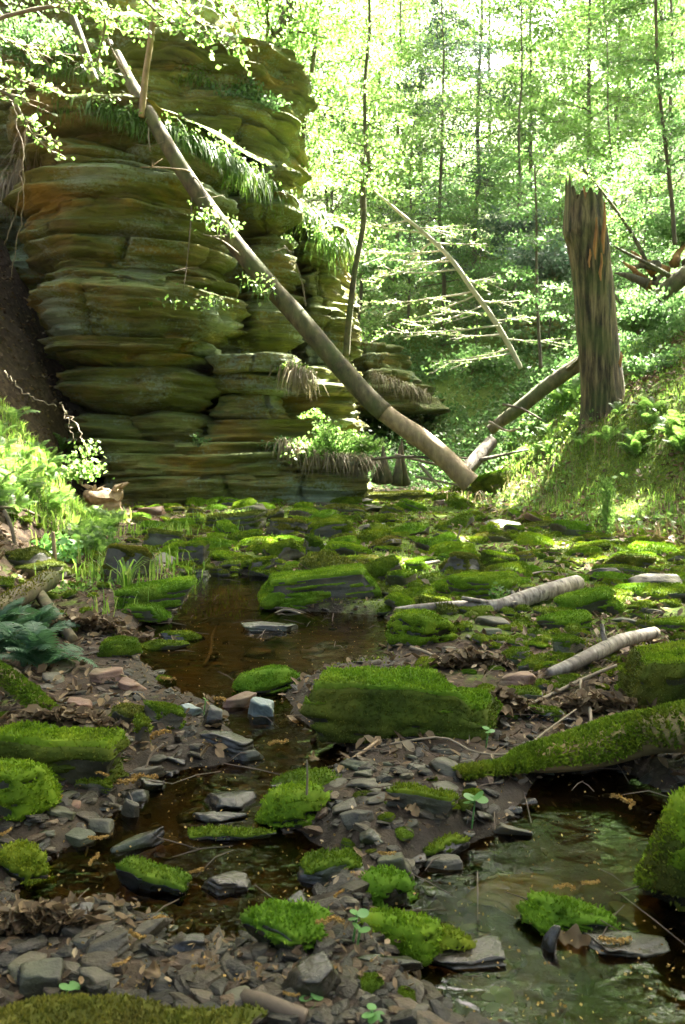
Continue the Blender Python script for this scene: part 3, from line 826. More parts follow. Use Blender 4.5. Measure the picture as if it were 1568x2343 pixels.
def tree_meshes(seed, h, c0, Rr, nleaf, lsize, style, r0=None, lean=0.0, nb=26):
    """trunk with limbs (one mesh) and leaf crown (one mesh), base at the origin"""
    rng = np.random.default_rng(seed)
    r0 = r0 or h * 0.0048
    tb, lf = MB(), []
    n = 14
    s = np.linspace(0, 1, n)
    wob = np.cumsum(rng.normal(size=(n, 2)), 0) * 0.012 * h / 3
    wob -= wob[0]
    axis = np.stack([wob[:, 0] + lean * h * s ** 1.3, wob[:, 1], h * s - 0.3], -1)
    tb.tube(axis, r0 * (1.15 - s * 0.98) * (1 + 0.5 * np.exp(-s * 30)), 8, seed, 0.12)
    per = nleaf // nb
    for b in range(nb):
        f = c0 + (1 - c0) * (b + rng.uniform(0, 1)) / nb
        p0 = np.array([np.interp(f, s, axis[:, k]) for k in range(3)])
        az = rng.uniform(0, 2 * math.pi)
        if style == 'hemlock':
            L = Rr * (1.05 - f * 0.85) * rng.uniform(0.7, 1.1) / (1.05 - c0 * 0.85); el, dr = R(rng.uniform(-8, 12)), 0.25
        else:
            g = (f - c0) / (1 - c0)
            L = Rr * (0.55 + 0.9 * g * (1 - g) * 2) * rng.uniform(0.6, 1.1); el, dr = R(rng.uniform(5, 42)), 0.18
        path = limb_path(p0, az, el, L, 8, rng, dr)
        rb = r0 * 0.30 * (1.1 - f)
        tb.tube(path, rb * np.linspace(1, 0.2, 8) + 0.004, 5, seed + b, 0)
        paths = [path]
        for q in range(5):
            a = rng.uniform(0.25, 0.9)
            st = np.array([np.interp(a, np.linspace(0, 1, 8), path[:, k]) for k in range(3)])
            sp = limb_path(st, az + rng.choice([-1, 1]) * R(rng.uniform(25, 65)), el * 0.4, L * (1.0 - a * 0.6) * rng.uniform(0.35, 0.6), 5, rng, dr)
            tb.tube(sp, rb * 0.35 * np.linspace(1, 0.2, 5) + 0.003, 4, 0, 0, cap=False)
            paths.append(sp)
        m = per // len(paths)
        for w, pa in enumerate(paths):
            a = rng.uniform(0.15, 1.0, m) ** 0.8
            C = np.stack([np.interp(a, np.linspace(0, 1, len(pa)), pa[:, k]) for k in range(3)], -1)
            sd_ = 0.10 * L + 0.06
            C = C + rng.normal(size=(m, 3)) * np.array([sd_, sd_, sd_ * 0.28])
            lf.append(C)
    C = np.concatenate(lf)
    if style == 'hemlock':
        V, F = leaf_geo(C, lsize, rng, 0.55, 0.30, 0.25)
    else:
        V, F = leaf_geo(C, lsize, rng, 0.5, 0.62, 0.1)
    return tb, (V, F)

LEAFM = {'spring': 'leaf_spring', 'mid': 'leaf_mid', 'hemlock': 'leaf_hemlock'}
PROTO = {}
def proto(key, *a, **k):
    style = k.pop('leaf')
    tb, (V, F) = tree_meshes(*a, **k)
    PROTO[key] = (tb.mesh('trunk', M['bark']), mesh('crown', V, [F], M[LEAFM[style]], smooth=False))
proto('tall_spring', 1, 21, 0.07, 5.8, 14000, 0.20, 'broad', leaf='spring', nb=46)
proto('tall_mid', 2, 22, 0.08, 5.4, 13000, 0.20, 'broad', leaf='mid', nb=46)
proto('hemlock', 3, 20, 0.10, 4.6, 15000, 0.17, 'hemlock', leaf='hemlock', nb=60)
proto('under_spring', 4, 8.5, 0.15, 3.2, 7500, 0.10, 'broad', leaf='spring', nb=24, lean=0.08)
proto('under_mid', 5, 7.0, 0.12, 2.8, 7000, 0.10, 'broad', leaf='mid', nb=24, lean=-0.06)
proto('slim_spring', 6, 14, 0.10, 3.2, 8500, 0.13, 'broad', leaf='spring', nb=26)

def plant_tree(name, key, x, y, sc, rz, label, group, z=None, cat='tree', tilt=0.0):
    t = empty(name, (x, y, Hs(x, y) if z is None else z), label, cat, group, rz)
    t.rotation_euler = (tilt, 0, rz)
    t.scale = (sc, sc, sc)
    link('trunk', PROTO[key][0], t); link('crown', PROTO[key][1], t)
    return t

KIND = {'tall_spring': ('broadleaf_tree', 'tall broadleaf tree with pale spring leaves'), 'tall_mid': ('broadleaf_tree', 'tall broadleaf tree with deeper green leaves'),
        'hemlock': ('hemlock_tree', 'blue green hemlock with drooping needle boughs'), 'under_spring': ('understory_tree', 'low spreading tree with bright leaves'),
        'under_mid': ('understory_tree', 'low bushy tree with mid green leaves'), 'slim_spring': ('slender_tree', 'slender tree with airy pale leaves')}
FOREST = [  # pixel column, distance, prototype, scale, where it stands
    (700, 21.5, 'under_spring', 0.9, 'beside the cliff edge'), (930, 29, 'under_spring', 1.2, 'above the sunlit rock ledges'), (1085, 28, 'under_mid', 0.9, 'at the slope foot'),
    (1250, 24, 'under_mid', 0.85, 'above the dark rock ledge'), (1450, 20, 'under_mid', 0.8, 'behind the broken snag'), (1590, 18, 'under_mid', 0.8, 'at the slope edge above the log'),
    (820, 27, 'slim_spring', 0.9, 'behind the crooked sapling'), (1010, 29, 'hemlock', 0.8, 'rising in the middle of the gorge'), (1180, 30, 'slim_spring', 1.0, 'midway up the slope'),
    (1390, 31, 'under_spring', 1.2, 'high on the slope behind the snag'), (1520, 30, 'slim_spring', 0.95, 'high behind the leaning log'), (1960, 25, 'tall_mid', 0.75, 'at the far side of the slope'),
    (640, 31, 'tall_mid', 0.8, 'beyond the cliff top'), (760, 35, 'tall_spring', 0.85, 'in the bright gap beside the cliff'), (910, 38, 'tall_spring', 0.9, 'up the gorge behind the crooked sapling'),
    (1080, 36, 'hemlock', 1.0, 'taller and farther up the gorge'), (1200, 40, 'tall_spring', 0.95, 'in the brightest part of the slope'), (1330, 36, 'tall_spring', 1.0, 'on the upper slope in full sun'),
    (1490, 36, 'tall_spring', 0.9, 'on the upper slope in half shade'), (1620, 38, 'hemlock', 1.0, 'on the upper slope at its edge'),
    (570, 42, 'tall_mid', 1.0, 'far behind the cliff'), (690, 47, 'tall_spring', 1.0, 'far behind in the bright gap'), (830, 52, 'tall_spring', 1.05, 'far up the gorge'), (960, 50, 'hemlock', 1.1, 'far up the gorge'),
    (1110, 54, 'tall_spring', 1.1, 'near the top of the slope in sun'), (1270, 55, 'tall_spring', 1.1, 'near the top of the slope'), (1420, 52, 'hemlock', 1.1, 'near the top of the slope'), (1560, 54, 'tall_spring', 1.1, 'near the top of the slope at its edge'),
    (1400, 44, 'tall_mid', 1.0, 'between the hemlocks on the upper slope'), (860, 44, 'slim_spring', 1.3, 'thin among the taller trees'), (750, 41, 'slim_spring', 1.2, 'thin beside the bright gap')]
seen = {}
for k, (u, y, key, sc, where) in enumerate(FOREST):
    nm, look = KIND[key]
    x = (u - CU) / FPX * y
    plant_tree(nm, key, x, y, sc * random.uniform(0.93, 1.07), random.uniform(0, 6.28), look + ' ' + where, 'trees on the wooded slope')

# trees added just outside the view, their crowns hung over the stream to shade it
def shade_tree(name, x, y, h, Rr, seed, cx, cy, label):
    rng = np.random.default_rng(seed)
    z0 = Hs(x, y)
    t = empty(name, (x, y, z0), label, 'tree', 'shade trees over the stream')
    tb = MB(); lf = []
    n = 12
    s = np.linspace(0, 1, n)
    axis = np.stack([(cx - x) * s ** 2, (cy - y) * s ** 2, h * s - 0.3], -1)
    tb.tube(axis, 0.26 * (1.1 - s * 0.9), 9, seed, 0.1)
    for b in range(30):
        f = rng.uniform(0.58, 1.0)
        p0 = np.array([np.interp(f, s, axis[:, k]) for k in range(3)])
        L = Rr * rng.uniform(0.6, 1.1)
        pa = limb_path(p0, rng.uniform(0, 6.283), R(rng.uniform(0, 30)), L, 8, rng, 0.12)
        tb.tube(pa, 0.05 * np.linspace(1, 0.2, 8), 5)
        m = 300 if y > 15 else 330 if y >= 2 else 170
        a = rng.uniform(0.1, 1, m)
        C = np.stack([np.interp(a, np.linspace(0, 1, 8), pa[:, k]) for k in range(3)], -1)
        sd_ = 0.16 * L
        lf.append(C + rng.normal(size=(m, 3)) * np.array([sd_, sd_, sd_ * 0.3]))
    C = np.concatenate(lf)
    Wd = C + np.array([x, y, z0])
    top = CAMZ + 0.60 * Wd[:, 1] + 0.5
    gap = fbm(Wd * 0.55, 2, 5) > -0.26
    keep = gap & ~(in_spots(Wd) & (rng.uniform(size=len(C)) < 0.93)) & ((Wd[:, 2] > top) | (np.abs(Wd[:, 0]) > 0.46 * np.maximum(Wd[:, 1], 0) + 0.4) | (Wd[:, 1] < 0))
    C = C[keep]
    V, F = leaf_geo(C, 0.34, rng, 0.62, 0.75, 0.05)
    link('trunk', tb.mesh('trunk', M['bark']), t)
    link('crown', mesh('crown', V, [F], M['leaf_hemlock' if y < 2 else 'leaf_mid'], smooth=False), t)  # unseen crown behind the camera takes darker leaves to cut frontal light
for k, a in enumerate([(7.2, 8.5, 15, 5.0, 4.5, 9.0), (8.6, 13.5, 17, 5.0, 5.5, 12.0), (5.8, 3.0, 13, 4.6, 3.5, 4.5), (-6.2, 6.0, 14, 4.8, -3.5, 7.0),
                       (10.0, 16.5, 17, 6.0, 4.5, 17.0), (12.0, 20.5, 19, 6.0, 7.5, 21.0), (9.5, 5.0, 14, 5.0, 8.0, 6.5), (0.5, -5.5, 14, 5.0, 0.5, -3.5)]):
    x, y, h, Rr, cx, cy = a
    shade_tree('shade_tree', x, y, h, Rr, 60 + k, cx, cy, 'tall leafy tree added outside the view to shade the stream')

# the wood goes on unseen around the view: hemlocks added to cut frontal light
for k, (key, x, y, sc) in enumerate([('hemlock', -7.5, -4, 0.8), ('hemlock', 6.5, -5, 0.8), ('hemlock', 1.5, -8, 0.85), ('hemlock', -3.0, -7.5, 0.8), ('hemlock', 5.0, -10, 0.9), ('hemlock', -9, 1.5, 0.75), ('hemlock', -11, 7, 0.7), ('hemlock', 9.5, -1, 0.75), ('hemlock', -7, -10, 0.95), ('hemlock', 9, -12, 0.95), ('hemlock', -1, -12, 1.0), ('hemlock', 0, -16, 1.0), ('hemlock', -5, -15, 1.0), ('hemlock', 5, -15, 1.0)]):
    plant_tree(KIND[key][0], key, x, y, sc, k * 1.3, 'blue green hemlock added unseen behind the viewer to cut frontal light', 'trees behind the viewer')

# ------------------------------------------------------------------ single stems built one by one
def sprays(paths, n, size, rng, spread=0.09, flat_=0.45, start=0.1, width=0.65):
    out = []
    w = np.array([np.linalg.norm(np.diff(p, axis=0), axis=1).sum() for p in paths])
    for p, m in zip(paths, np.maximum(2, (n * w / w.sum()).astype(int))):
        a = rng.uniform(start, 1, m)
        C = np.stack([np.interp(a, np.linspace(0, 1, len(p)), p[:, k]) for k in range(3)], -1)
        out.append(C + rng.normal(size=(m, 3)) * np.array([spread, spread, spread * 0.45]))
    return leaf_geo(np.concatenate(out), size, rng, flat_, width, 0.1)

# the big leaning dead trunk
leanp = [(1078, 1106, 12.95), (985, 1020, 13.05), (870, 935, 13.15), (785, 845, 13.25), (700, 745, 13.35), (620, 655, 13.45), (540, 560, 13.5), (480, 480, 13.55), (435, 415, 13.6), (385, 335, 13.65), (340, 258, 13.8), (300, 190, 14.1), (268, 120, 14.5)]
wpx = [52, 50, 45, 44, 43, 42, 40, 38, 36, 33, 30, 26, 15]
LP = np.array([P(*q) for q in leanp]); LR = np.array([w * q[2] / FPX / 2 for w, q in zip(wpx, leanp)])
t = empty('leaning_trunk', LP[0], 'long dead trunk leaning diagonally from the stream bed up against the cliff', 'dead tree')
def sub_path(i0, i1, n):
    pts = curve(LP, 121); rr = np.interp(np.linspace(0, 1, 121), np.linspace(0, 1, len(LR)), LR)
    a, b = int(i0 / 12 * 120), int(i1 / 12 * 120)
    k = np.linspace(a, b, n)
    return np.stack([np.interp(k, np.arange(121), pts[:, c]) for c in range(3)], -1) - LP[0], np.interp(k, np.arange(121), rr)
p_, r_ = sub_path(1.9, 12, 150)
mb = MB(); mb.tube(p_, r_, 18, 3, 0.05); mb.obj('trunk', M['bark_moss'], t)
p_, r_ = sub_path(0, 2.05, 40)
mb = MB(); mb.tube(p_, r_ * 0.92, 16, 4, 0.09); mb.obj('bare_lower_trunk', M['bare_wood'], t)['label'] = 'pale barkless lower end'
rng = np.random.default_rng(5)
for (a, b, rr, m) in [((440, 394, 13.6), [(420, 388, 13.4), (370, 383, 13.2), (322, 382, 13.1)], 0.022, 'bare_wood'), ((440, 400, 13.6), [(455, 415, 13.3), (470, 440, 13.1), (482, 455, 13.0)], 0.016, 'twig'),
                      ((560, 592, 13.5), [(535, 570, 13.2), (505, 548, 13.1), (465, 535, 13.0)], 0.018, 'twig'), ((440, 440, 13.6), [(436, 520, 13.3), (428, 600, 13.2), (420, 660, 13.2)], 0.016, 'twig_dark'),
                      ((700, 700, 13.35), [(690, 640, 13.2), (672, 590, 13.1), (650, 560, 13.1)], 0.012, 'twig'), ((345, 270, 13.8), [(340, 310, 13.6), (345, 345, 13.5), (338, 330, 13.4)], 0.016, 'twig'),
                      ((300, 185, 14.1), [(255, 110, 13.9), (245, 60, 13.8), (250, 20, 13.8)], 0.02, 'twig')]:
    mb = MB(); pts = curve([P(*a)] + [P(*q) for q in b], 12) - LP[0]
    mb.tube(pts, np.linspace(rr, rr * 0.35, 12), 6)
    for q in range(2):
        st = pts[rng.integers(5, 11)]
        mb.tube(limb_path(st, rng.uniform(0, 6.28), R(rng.uniform(-30, 40)), 0.25, 5, rng), np.linspace(rr * 0.4, rr * 0.15, 5), 4)
    mb.obj('branch', M[m], t)

# second dead stem behind it at the top and the pale straight sapling on the ledge
def stem_thing(name, label, cat, pts, widths, mat, n=40, sides=9, rough=0.1, leaves=0, lsize=0.07, branches=0, blen=0.8, leafm='leaf_spring', spread=0.1, seed=1, group=None, start=0.25, bel=(-10, 40), bmat=None, filt=False):
    W = [P(*q) for q in pts]
    t = empty(name, W[0], label, cat, group)
    pp = curve(W, n) - W[0]
    rr = np.interp(np.linspace(0, 1, n), np.linspace(0, 1, len(widths)), [w * q[2] / FPX / 2 for w, q in zip(widths, pts)])
    mb = MB(); mb.tube(pp, rr, sides, seed, rough); mb.obj('trunk', M[mat], t)
    rng = np.random.default_rng(seed + 40)
    paths = []
    for b in range(branches):
        f = start + (1 - start) * (b + rng.uniform(0, 0.9)) / branches
        st = pp[int(f * (n - 1))]
        pa = limb_path(st, rng.uniform(0, 6.283), R(rng.uniform(*bel)), blen * rng.uniform(0.5, 1.1), 8, rng, 0.15, 0.25)
        mb = MB(); mb.tube(pa, np.linspace(max(0.006, rr[int(f * (n - 1))] * 0.35), 0.003, 8), 5)
        paths.append(pa)
        for q in range(3):
            k = rng.integers(2, 7)
            d = pa[k] - pa[k - 1]; az = math.atan2(d[1], d[0]) + rng.choice([-1, 1]) * R(rng.uniform(25, 60))
            sp = limb_path(pa[k], az, R(rng.uniform(-10, 20)), blen * rng.uniform(0.2, 0.45), 5, rng, 0.1)
            mb.tube(sp, np.linspace(0.005, 0.002, 5), 4, cap=False); paths.append(sp)
        mb.obj('branch', M[bmat or mat], t)
    if leaves:
        V, F = sprays(paths or [pp], leaves, lsize, rng, spread)
        link('foliage', mesh('foliage', V, [F], M[leafm], smooth=False), t)
    return t

stem_thing('dead_tree', 'grey dead stem rising behind the top of the leaning trunk', 'dead tree', [(215, 185, 15.2), (188, 100, 15.2), (165, 35, 15.3), (140, -40, 15.4)], [22, 20, 18, 16], 'bark_moss', branches=3, seed=11)
stem_thing('straight_sapling', 'pale straight sapling standing on the fern ledge crossing the leaning trunk', 'tree', [(324, 268, 13.7), (332, 180, 13.65), (345, 90, 13.6), (358, -30, 13.6)], [15, 14, 13, 12], 'bare_wood', rough=0.05, branches=7, start=0.7, leaves=500, lsize=0.10, seed=12)
stem_thing('crooked_sapling', 'slender crooked sapling with airy bright leaves right of the cliff', 'tree', [(792, 815, 17.3), (800, 720, 17.3), (812, 620, 17.3), (832, 510, 17.3), (832, 420, 17.3), (846, 385, 17.3), (836, 300, 17.3), (836, 180, 17.3), (846, 60, 17.3), (842, -60, 17.3)],
           [16, 14, 13, 12, 12, 11, 9, 8, 7, 6], 'bark_moss', n=60, branches=26, blen=1.5, start=0.42, leaves=2700, lsize=0.085, seed=13, spread=0.13)
stem_thing('bleached_sapling', 'leaning bleached sapling with many fine drooping twigs behind the trunk base', 'dead tree', [(1192, 842, 18.5), (1160, 780, 18.4), (1120, 715, 18.3), (1080, 660, 18.2), (1035, 595, 18.2), (985, 545, 18.3), (920, 490, 18.4), (855, 435, 18.6)],
           [11, 12, 12, 11, 10, 9, 7, 4], 'twig_pale', n=50, branches=0, seed=14)
t = bpy.data.objects['bleached_sapling']
rng = np.random.default_rng(90)
o0 = np.array(t.location); trunkpts = curve([P(*q) for q in [(1192, 842, 18.5), (1160, 780, 18.4), (1120, 715, 18.3), (1080, 660, 18.2), (1035, 595, 18.2), (985, 545, 18.3), (920, 490, 18.4)]], 40) - o0
paths = []
for b in range(22):
    st = trunkpts[int(4 + b * 35 / 22)]
    side = -1 if rng.uniform() < 0.75 else 1
    az = R(180 + rng.uniform(-35, 35)) if side < 0 else R(rng.uniform(-30, 30))
    pa = limb_path(st, az, R(rng.uniform(-35, 5)), rng.uniform(1.4, 3.1) if side < 0 else rng.uniform(0.5, 1.2), 9, rng, -0.12, 0.15)
    mb = MB(); mb.tube(pa, np.linspace(0.024, 0.008, 9), 5); paths.append(pa)
    for q in range(5):
        k = rng.integers(2, 8); d = pa[k] - pa[k - 1]
        sp = limb_path(pa[k], math.atan2(d[1], d[0]) + rng.choice([-1, 1]) * R(rng.uniform(20, 50)), R(rng.uniform(-25, 10)), rng.uniform(0.3, 0.9), 5, rng, 0.0)
        mb.tube(sp, np.linspace(0.011, 0.005, 5), 4, cap=False); paths.append(sp)
    mb.obj('branch', M['twig_pale'], t)
V, F = sprays(paths, 1500, 0.075, rng, 0.06)
link('foliage', mesh('foliage', V, [F], M['leaf_spring'], smooth=False), t)

stem_thing('slope_sapling', 'thin upright sapling left of the broken snag', 'tree', [(1238, 842, 17.0), (1232, 740, 17), (1228, 620, 17), (1228, 500, 17), (1224, 380, 17.0)], [8, 7, 6, 5, 4], 'bark', branches=14, blen=1.0, leaves=1100, lsize=0.085, seed=15, leafm='leaf_mid')
stem_thing('slope_sapling', 'tall dark thin sapling above the leaning log', 'tree', [(1545, 560, 15.5), (1535, 430, 15.5), (1518, 290, 15.5), (1505, 150, 15.5), (1500, -40, 15.5)], [10, 9, 8, 7, 6], 'bark', branches=16, blen=1.1, leaves=1500, lsize=0.09, seed=16, leafm='leaf_mid')
stem_thing('slope_sapling', 'thin arching sapling behind the snag top', 'tree', [(1500, 640, 17.5), (1450, 540, 17.5), (1395, 460, 17.5), (1330, 380, 17.5)], [9, 8, 6, 4], 'bark', branches=10, blen=0.9, leaves=800, lsize=0.085, seed=17)
stem_thing('cliff_top_tree', 'dark slanting tree trunk on the cliff top with pale leaves', 'tree', [(585, 170, 18.5), (612, 115, 18.5), (645, 60, 18.5), (690, -60, 18.5)], [30, 28, 26, 22], 'bark', branches=14, blen=1.7, leaves=2600, lsize=0.11, seed=18, start=0.3, spread=0.16)
stem_thing('cliff_top_tree', 'small bright leaved tree on the cliff edge above the sunlit gap', 'tree', [(690, 380, 20), (700, 250, 20), (720, 120, 20), (735, -40, 20)], [12, 11, 9, 7], 'bark', branches=22, blen=1.7, leaves=3600, lsize=0.11, seed=19, start=0.2, spread=0.16)

# overhanging boughs, each on a tree that stands outside the view
def bough_tree(label, base, boughs, seed, nleaf, lsize):
    rng = np.random.default_rng(seed)
    bx, by = base
    z0 = Hs(bx, by)
    t = empty('beech_tree', (bx, by, z0), label, 'tree', 'beeches leaning in over the stream')
    o = np.array([bx, by, z0])
    s = np.linspace(0, 1, 12)[:, None]
    mb = MB(); mb.tube(np.concatenate([0.3 * np.sin(s * 3), 0.2 * s, 9.5 * s - 0.3], 1), np.linspace(0.2, 0.05, 12), 9, seed, 0.1); mb.obj('trunk', M['bark'], t)
    for pts in boughs:
        W = curve([P(*q) for q in pts], 24) - o
        st = np.array([0.2, 0.15, max(1.0, W[0][2] - 0.8)])
        W = np.concatenate([curve([st, (st + W[0]) / 2 + np.array([0, 0, 0.3]), W[0]], 10)[:-1], W])
        n = len(W)
        mb = MB(); mb.tube(W, np.linspace(0.03, 0.005, n), 6)
        paths = [W[9:]]
        for q in range(16):
            k = rng.integers(10, n - 1); d = W[k] - W[k - 1]
            sp = limb_path(W[k], math.atan2(d[1], d[0]) + rng.choice([-1, 1]) * R(rng.uniform(25, 70)), R(rng.uniform(-20, 20)), rng.uniform(0.2, 0.45), 6, rng, 0.12)
            mb.tube(sp, np.linspace(0.009, 0.003, 6), 4, cap=False); paths.append(sp)
        b = mb.obj('branch', M['twig'], t)
        V, F = sprays(paths, nleaf, lsize, rng, 0.05, 0.45, 0.0, 0.7)
        link('foliage', mesh('foliage', V, [F], M['leaf_spring'], smooth=False), b)
bough_tree('beech whose sunlit bough of whitish leaves hangs in front of the dark cliff', (-5.6, 8.6),
           [[(-90, 60, 9), (10, 90, 9), (75, 110, 9.1), (125, 118, 9.1)], [(-90, 130, 9), (10, 165, 9), (60, 190, 9), (115, 205, 9)], [(-60, 200, 9), (20, 215, 9), (70, 300, 9), (130, 355, 9)]], 71, 110, 0.075)
bough_tree('beech with long bright boughs hanging across the cliff top', (-6.2, 10.8),
           [[(300, -130, 10.4), (410, 10, 10.5), (480, 70, 10.5), (545, 118, 10.6)], [(200, -120, 10.4), (330, 0, 10.4), (390, 50, 10.4), (470, 95, 10.5)], [(120, -120, 10.3), (170, -20, 10.3), (240, 30, 10.3), (330, 75, 10.4)],
            [(420, -140, 10.6), (480, -20, 10.6), (520, 40, 10.6), (550, 60, 10.7)], [(20, -120, 10.3), (90, -30, 10.3), (150, 10, 10.3), (215, 20, 10.4)], [(230, 0, 10.4), (240, 60, 10.5), (225, 150, 10.6), (260, 190, 10.7)]], 72, 190, 0.085)

# broken snag on the right bank
def snag():
    b, y = P(1384, 960, 14.0), 14.0
    t = empty('broken_snag', b, 'thick broken-off dead tree trunk standing on the right bank', 'dead tree')
    prof = [(1384, 990, 118), (1383, 955, 106), (1379, 900, 96), (1373, 830, 92), (1366, 750, 90), (1360, 670, 88), (1352, 600, 88), (1346, 560, 92), (1340, 530, 96), (1338, 490, 84), (1336, 470, 80)]
    n, m = 90, 56
    pc = curve([P(u, v, y) for u, v, _ in prof], n) - b
    rr = np.interp(np.linspace(0, 1, n), np.linspace(0, 1, len(prof)), [w * y / FPX / 2 for _, _, w in prof])
    th = np.linspace(0, 2 * math.pi, m, endpoint=False)
    ring = np.stack([np.cos(th), np.sin(th), 0 * th], -1)
    hh = np.linspace(0, 1, n)
    q = np.stack([np.cos(th)[None] * 6 + 0 * hh[:, None], np.sin(th)[None] * 6 + 0 * hh[:, None], hh[:, None] * 4.5 + 0 * th[None]], -1)
    rid = fbm(q, 3, 31)
    flare = 0.35 * np.exp(-hh * 22)[:, None] * (0.5 + 0.5 * np.cos(th * 5 + 1))[None]
    rad = rr[:, None] * (1 + 0.10 * rid + flare)
    V = pc[:, None, :] + ring[None] * rad[..., None]
    top = 0.30 * np.abs(fbm(np.stack([np.cos(th) * 2.6, np.sin(th) * 2.6, 0 * th], -1), 3, 33)) + 0.16 * (np.cos(th - 2.4) > 0.3)
    V[..., 2] += (sstep(0.8, 1.0, hh)[:, None] * (top * 1.6)[None])
    i = np.arange(n - 1)[:, None] * m; j = np.arange(m)[None]; j2 = (j + 1) % m
    F = np.stack([i + j, i + j2, i + m + j2, i + m + j], -1).reshape(-1, 4)
    link('trunk', mesh('trunk', V.reshape(-1, 3), [F], M['snag_bark']), t)
    mb = MB(); rng = np.random.default_rng(8)
    for k in range(22):
        a = rng.uniform(0, 6.283); r0 = rng.uniform(0.0, 0.27)
        c = pc[-1] + np.array([r0 * math.cos(a), r0 * math.sin(a), -0.5])
        hgt = rng.uniform(0.3, 0.62) if k > 6 else rng.uniform(0.62, 0.9)
        mb.tube(np.array([c, c + [0, 0, hgt * 0.7], c + [rng.uniform(-.03, .03), 0, hgt]]), [0.075, 0.055, 0.01], 5, k, 0.2)
    mb.obj('splintered_top', M['torn_wood'], t, smooth=False)
    for (u, v, w, h_) in [(1364, 545, 9, 90), (1376, 610, 7, 60), (1350, 590, 6, 40), (1421, 822, 8, 34), (1383, 520, 9, 110)]:
        mb = MB()
        p = P(u, v, y - 0.41) - b
        k_ = h_ * y / FPX / 2
        mb.tube(np.array([p - [0, 0, k_], p - [0.015, 0, k_ * .4], p + [0.01, 0, k_ * .3], p + [0, 0, k_]]), [0.01, w * y / FPX / 2, w * y / FPX / 2.3, 0.01], 6, 3, 0.4)
        mb.obj('torn_wood', M['torn_wood'], t, smooth=False)
    p = P(1300, 540, y - 0.1) - b
    mb = MB(); mb.tube(np.array([p + [0.2, 0, 0.25], p + [0.06, 0, 0.08], p + [0.02, 0, -0.02], p + [0.07, 0, -0.12]]), [0.03, 0.09, 0.075, 0.02], 8, 4, 0.3); mb.obj('bark_knob', M['bark_moss'], t)
snag()

def log_thing(name, label, cat, pts, widths, mat, n=50, sides=12, rough=0.15, group=None, stubs=0, seed=1, ground=False):
    W = [np.array(q, float) if len(q) == 3 and ground else P(*q) for q in pts]
    t = empty(name, W[0], label, cat, group)
    pp = curve(W, n) - W[0]
    rr = np.interp(np.linspace(0, 1, n), np.linspace(0, 1, len(widths)), widths)
    mb = MB(); mb.tube(pp, rr, sides, seed, rough); mb.obj('log_body', M[mat], t)
    rng = np.random.default_rng(seed)
    for k in range(stubs):
        i = rng.integers(3, n - 3)
        pa = limb_path(pp[i], rng.uniform(0, 6.28), R(rng.uniform(10, 70)), rng.uniform(3, 9) * rr[i], 5, rng, 0.0, 0.2)
        mb = MB(); mb.tube(pa, np.linspace(rr[i] * 0.35, rr[i] * 0.12, 5), 6, k, 0.1); mb.obj('branch_stub', M[mat], t)
    return t
log_thing('fallen_log', 'brown fallen log sloping up behind the base of the snag', 'log', [(1120, 985, 15.6), (1180, 940, 15.5), (1250, 885, 15.4), (1330, 828, 15.3), (1400, 775, 15.3)], [0.10, 0.125, 0.135, 0.14, 0.14], 'bark_moss', stubs=3, seed=41)
log_thing('fallen_log', 'long fallen log lying up the slope past the snag', 'log', [(1425, 745, 16.5), (1480, 705, 16.4), (1530, 660, 16.3), (1610, 595, 16.2)], [0.13, 0.15, 0.17, 0.18], 'bark_moss', stubs=4, seed=42)
log_thing('fallen_log', 'short dark log half hidden in the ferns at the foot of the slope', 'log', [(1055, 1085, 13.6), (1085, 1055, 13.9), (1125, 1010, 14.3)], [0.12, 0.13, 0.12], 'bark', stubs=1, seed=43)
# upturned root plate at the edge
t = empty('root_plate', P(1520, 650, 17.2), 'torn orange root plate of an uprooted tree high on the slope', 'dead tree')
rng = np.random.default_rng(3)
for k in range(9):
    p = np.array([rng.uniform(-0.35, 0.7), rng.uniform(-0.2, 0.3), rng.uniform(-0.1, 0.5)])
    mb = MB(); mb.tube(limb_path(p, R(rng.uniform(-20, 200)), R(rng.uniform(10, 60)), rng.uniform(0.5, 1.2), 7, rng, 0.1, 0.3), np.linspace(0.12, 0.02, 7), 7, k, 0.25); mb.obj('root', M['torn_wood' if k % 2 else 'bark'], t)

# rotten stubs at the foot of the leaning trunk
for (u, v0, v1, w, lab) in [(876, 1085, 1018, 34, 'jagged rotten stub left of the leaning trunk base'), (918, 1090, 1002, 30, 'thin jagged stub just under the leaning trunk')]:
    y = 13.9
    b = P(u, v0 + 20, y)
    t = empty('rotten_stub', b, lab, 'stump', 'rotten stubs by the trunk')
    mb = MB(); hgt = (v0 + 20 - v1) * y / FPX
    r0 = w * y / FPX / 2
    for k in range(7):
        a = rng.uniform(0, 6.28); c = np.array([math.cos(a), math.sin(a), 0]) * r0 * 0.5
        hh = hgt * rng.uniform(0.45, 1.0)
        mb.tube(np.array([c * 2.2, c * 1.2 + [0, 0, hh * 0.4], c * 0.6 + [0, 0, hh]]), [r0 * 0.7, r0 * 0.55, 0.012], 7, k, 0.25)
    mb.obj('stub_body', M['bark_moss'], t)
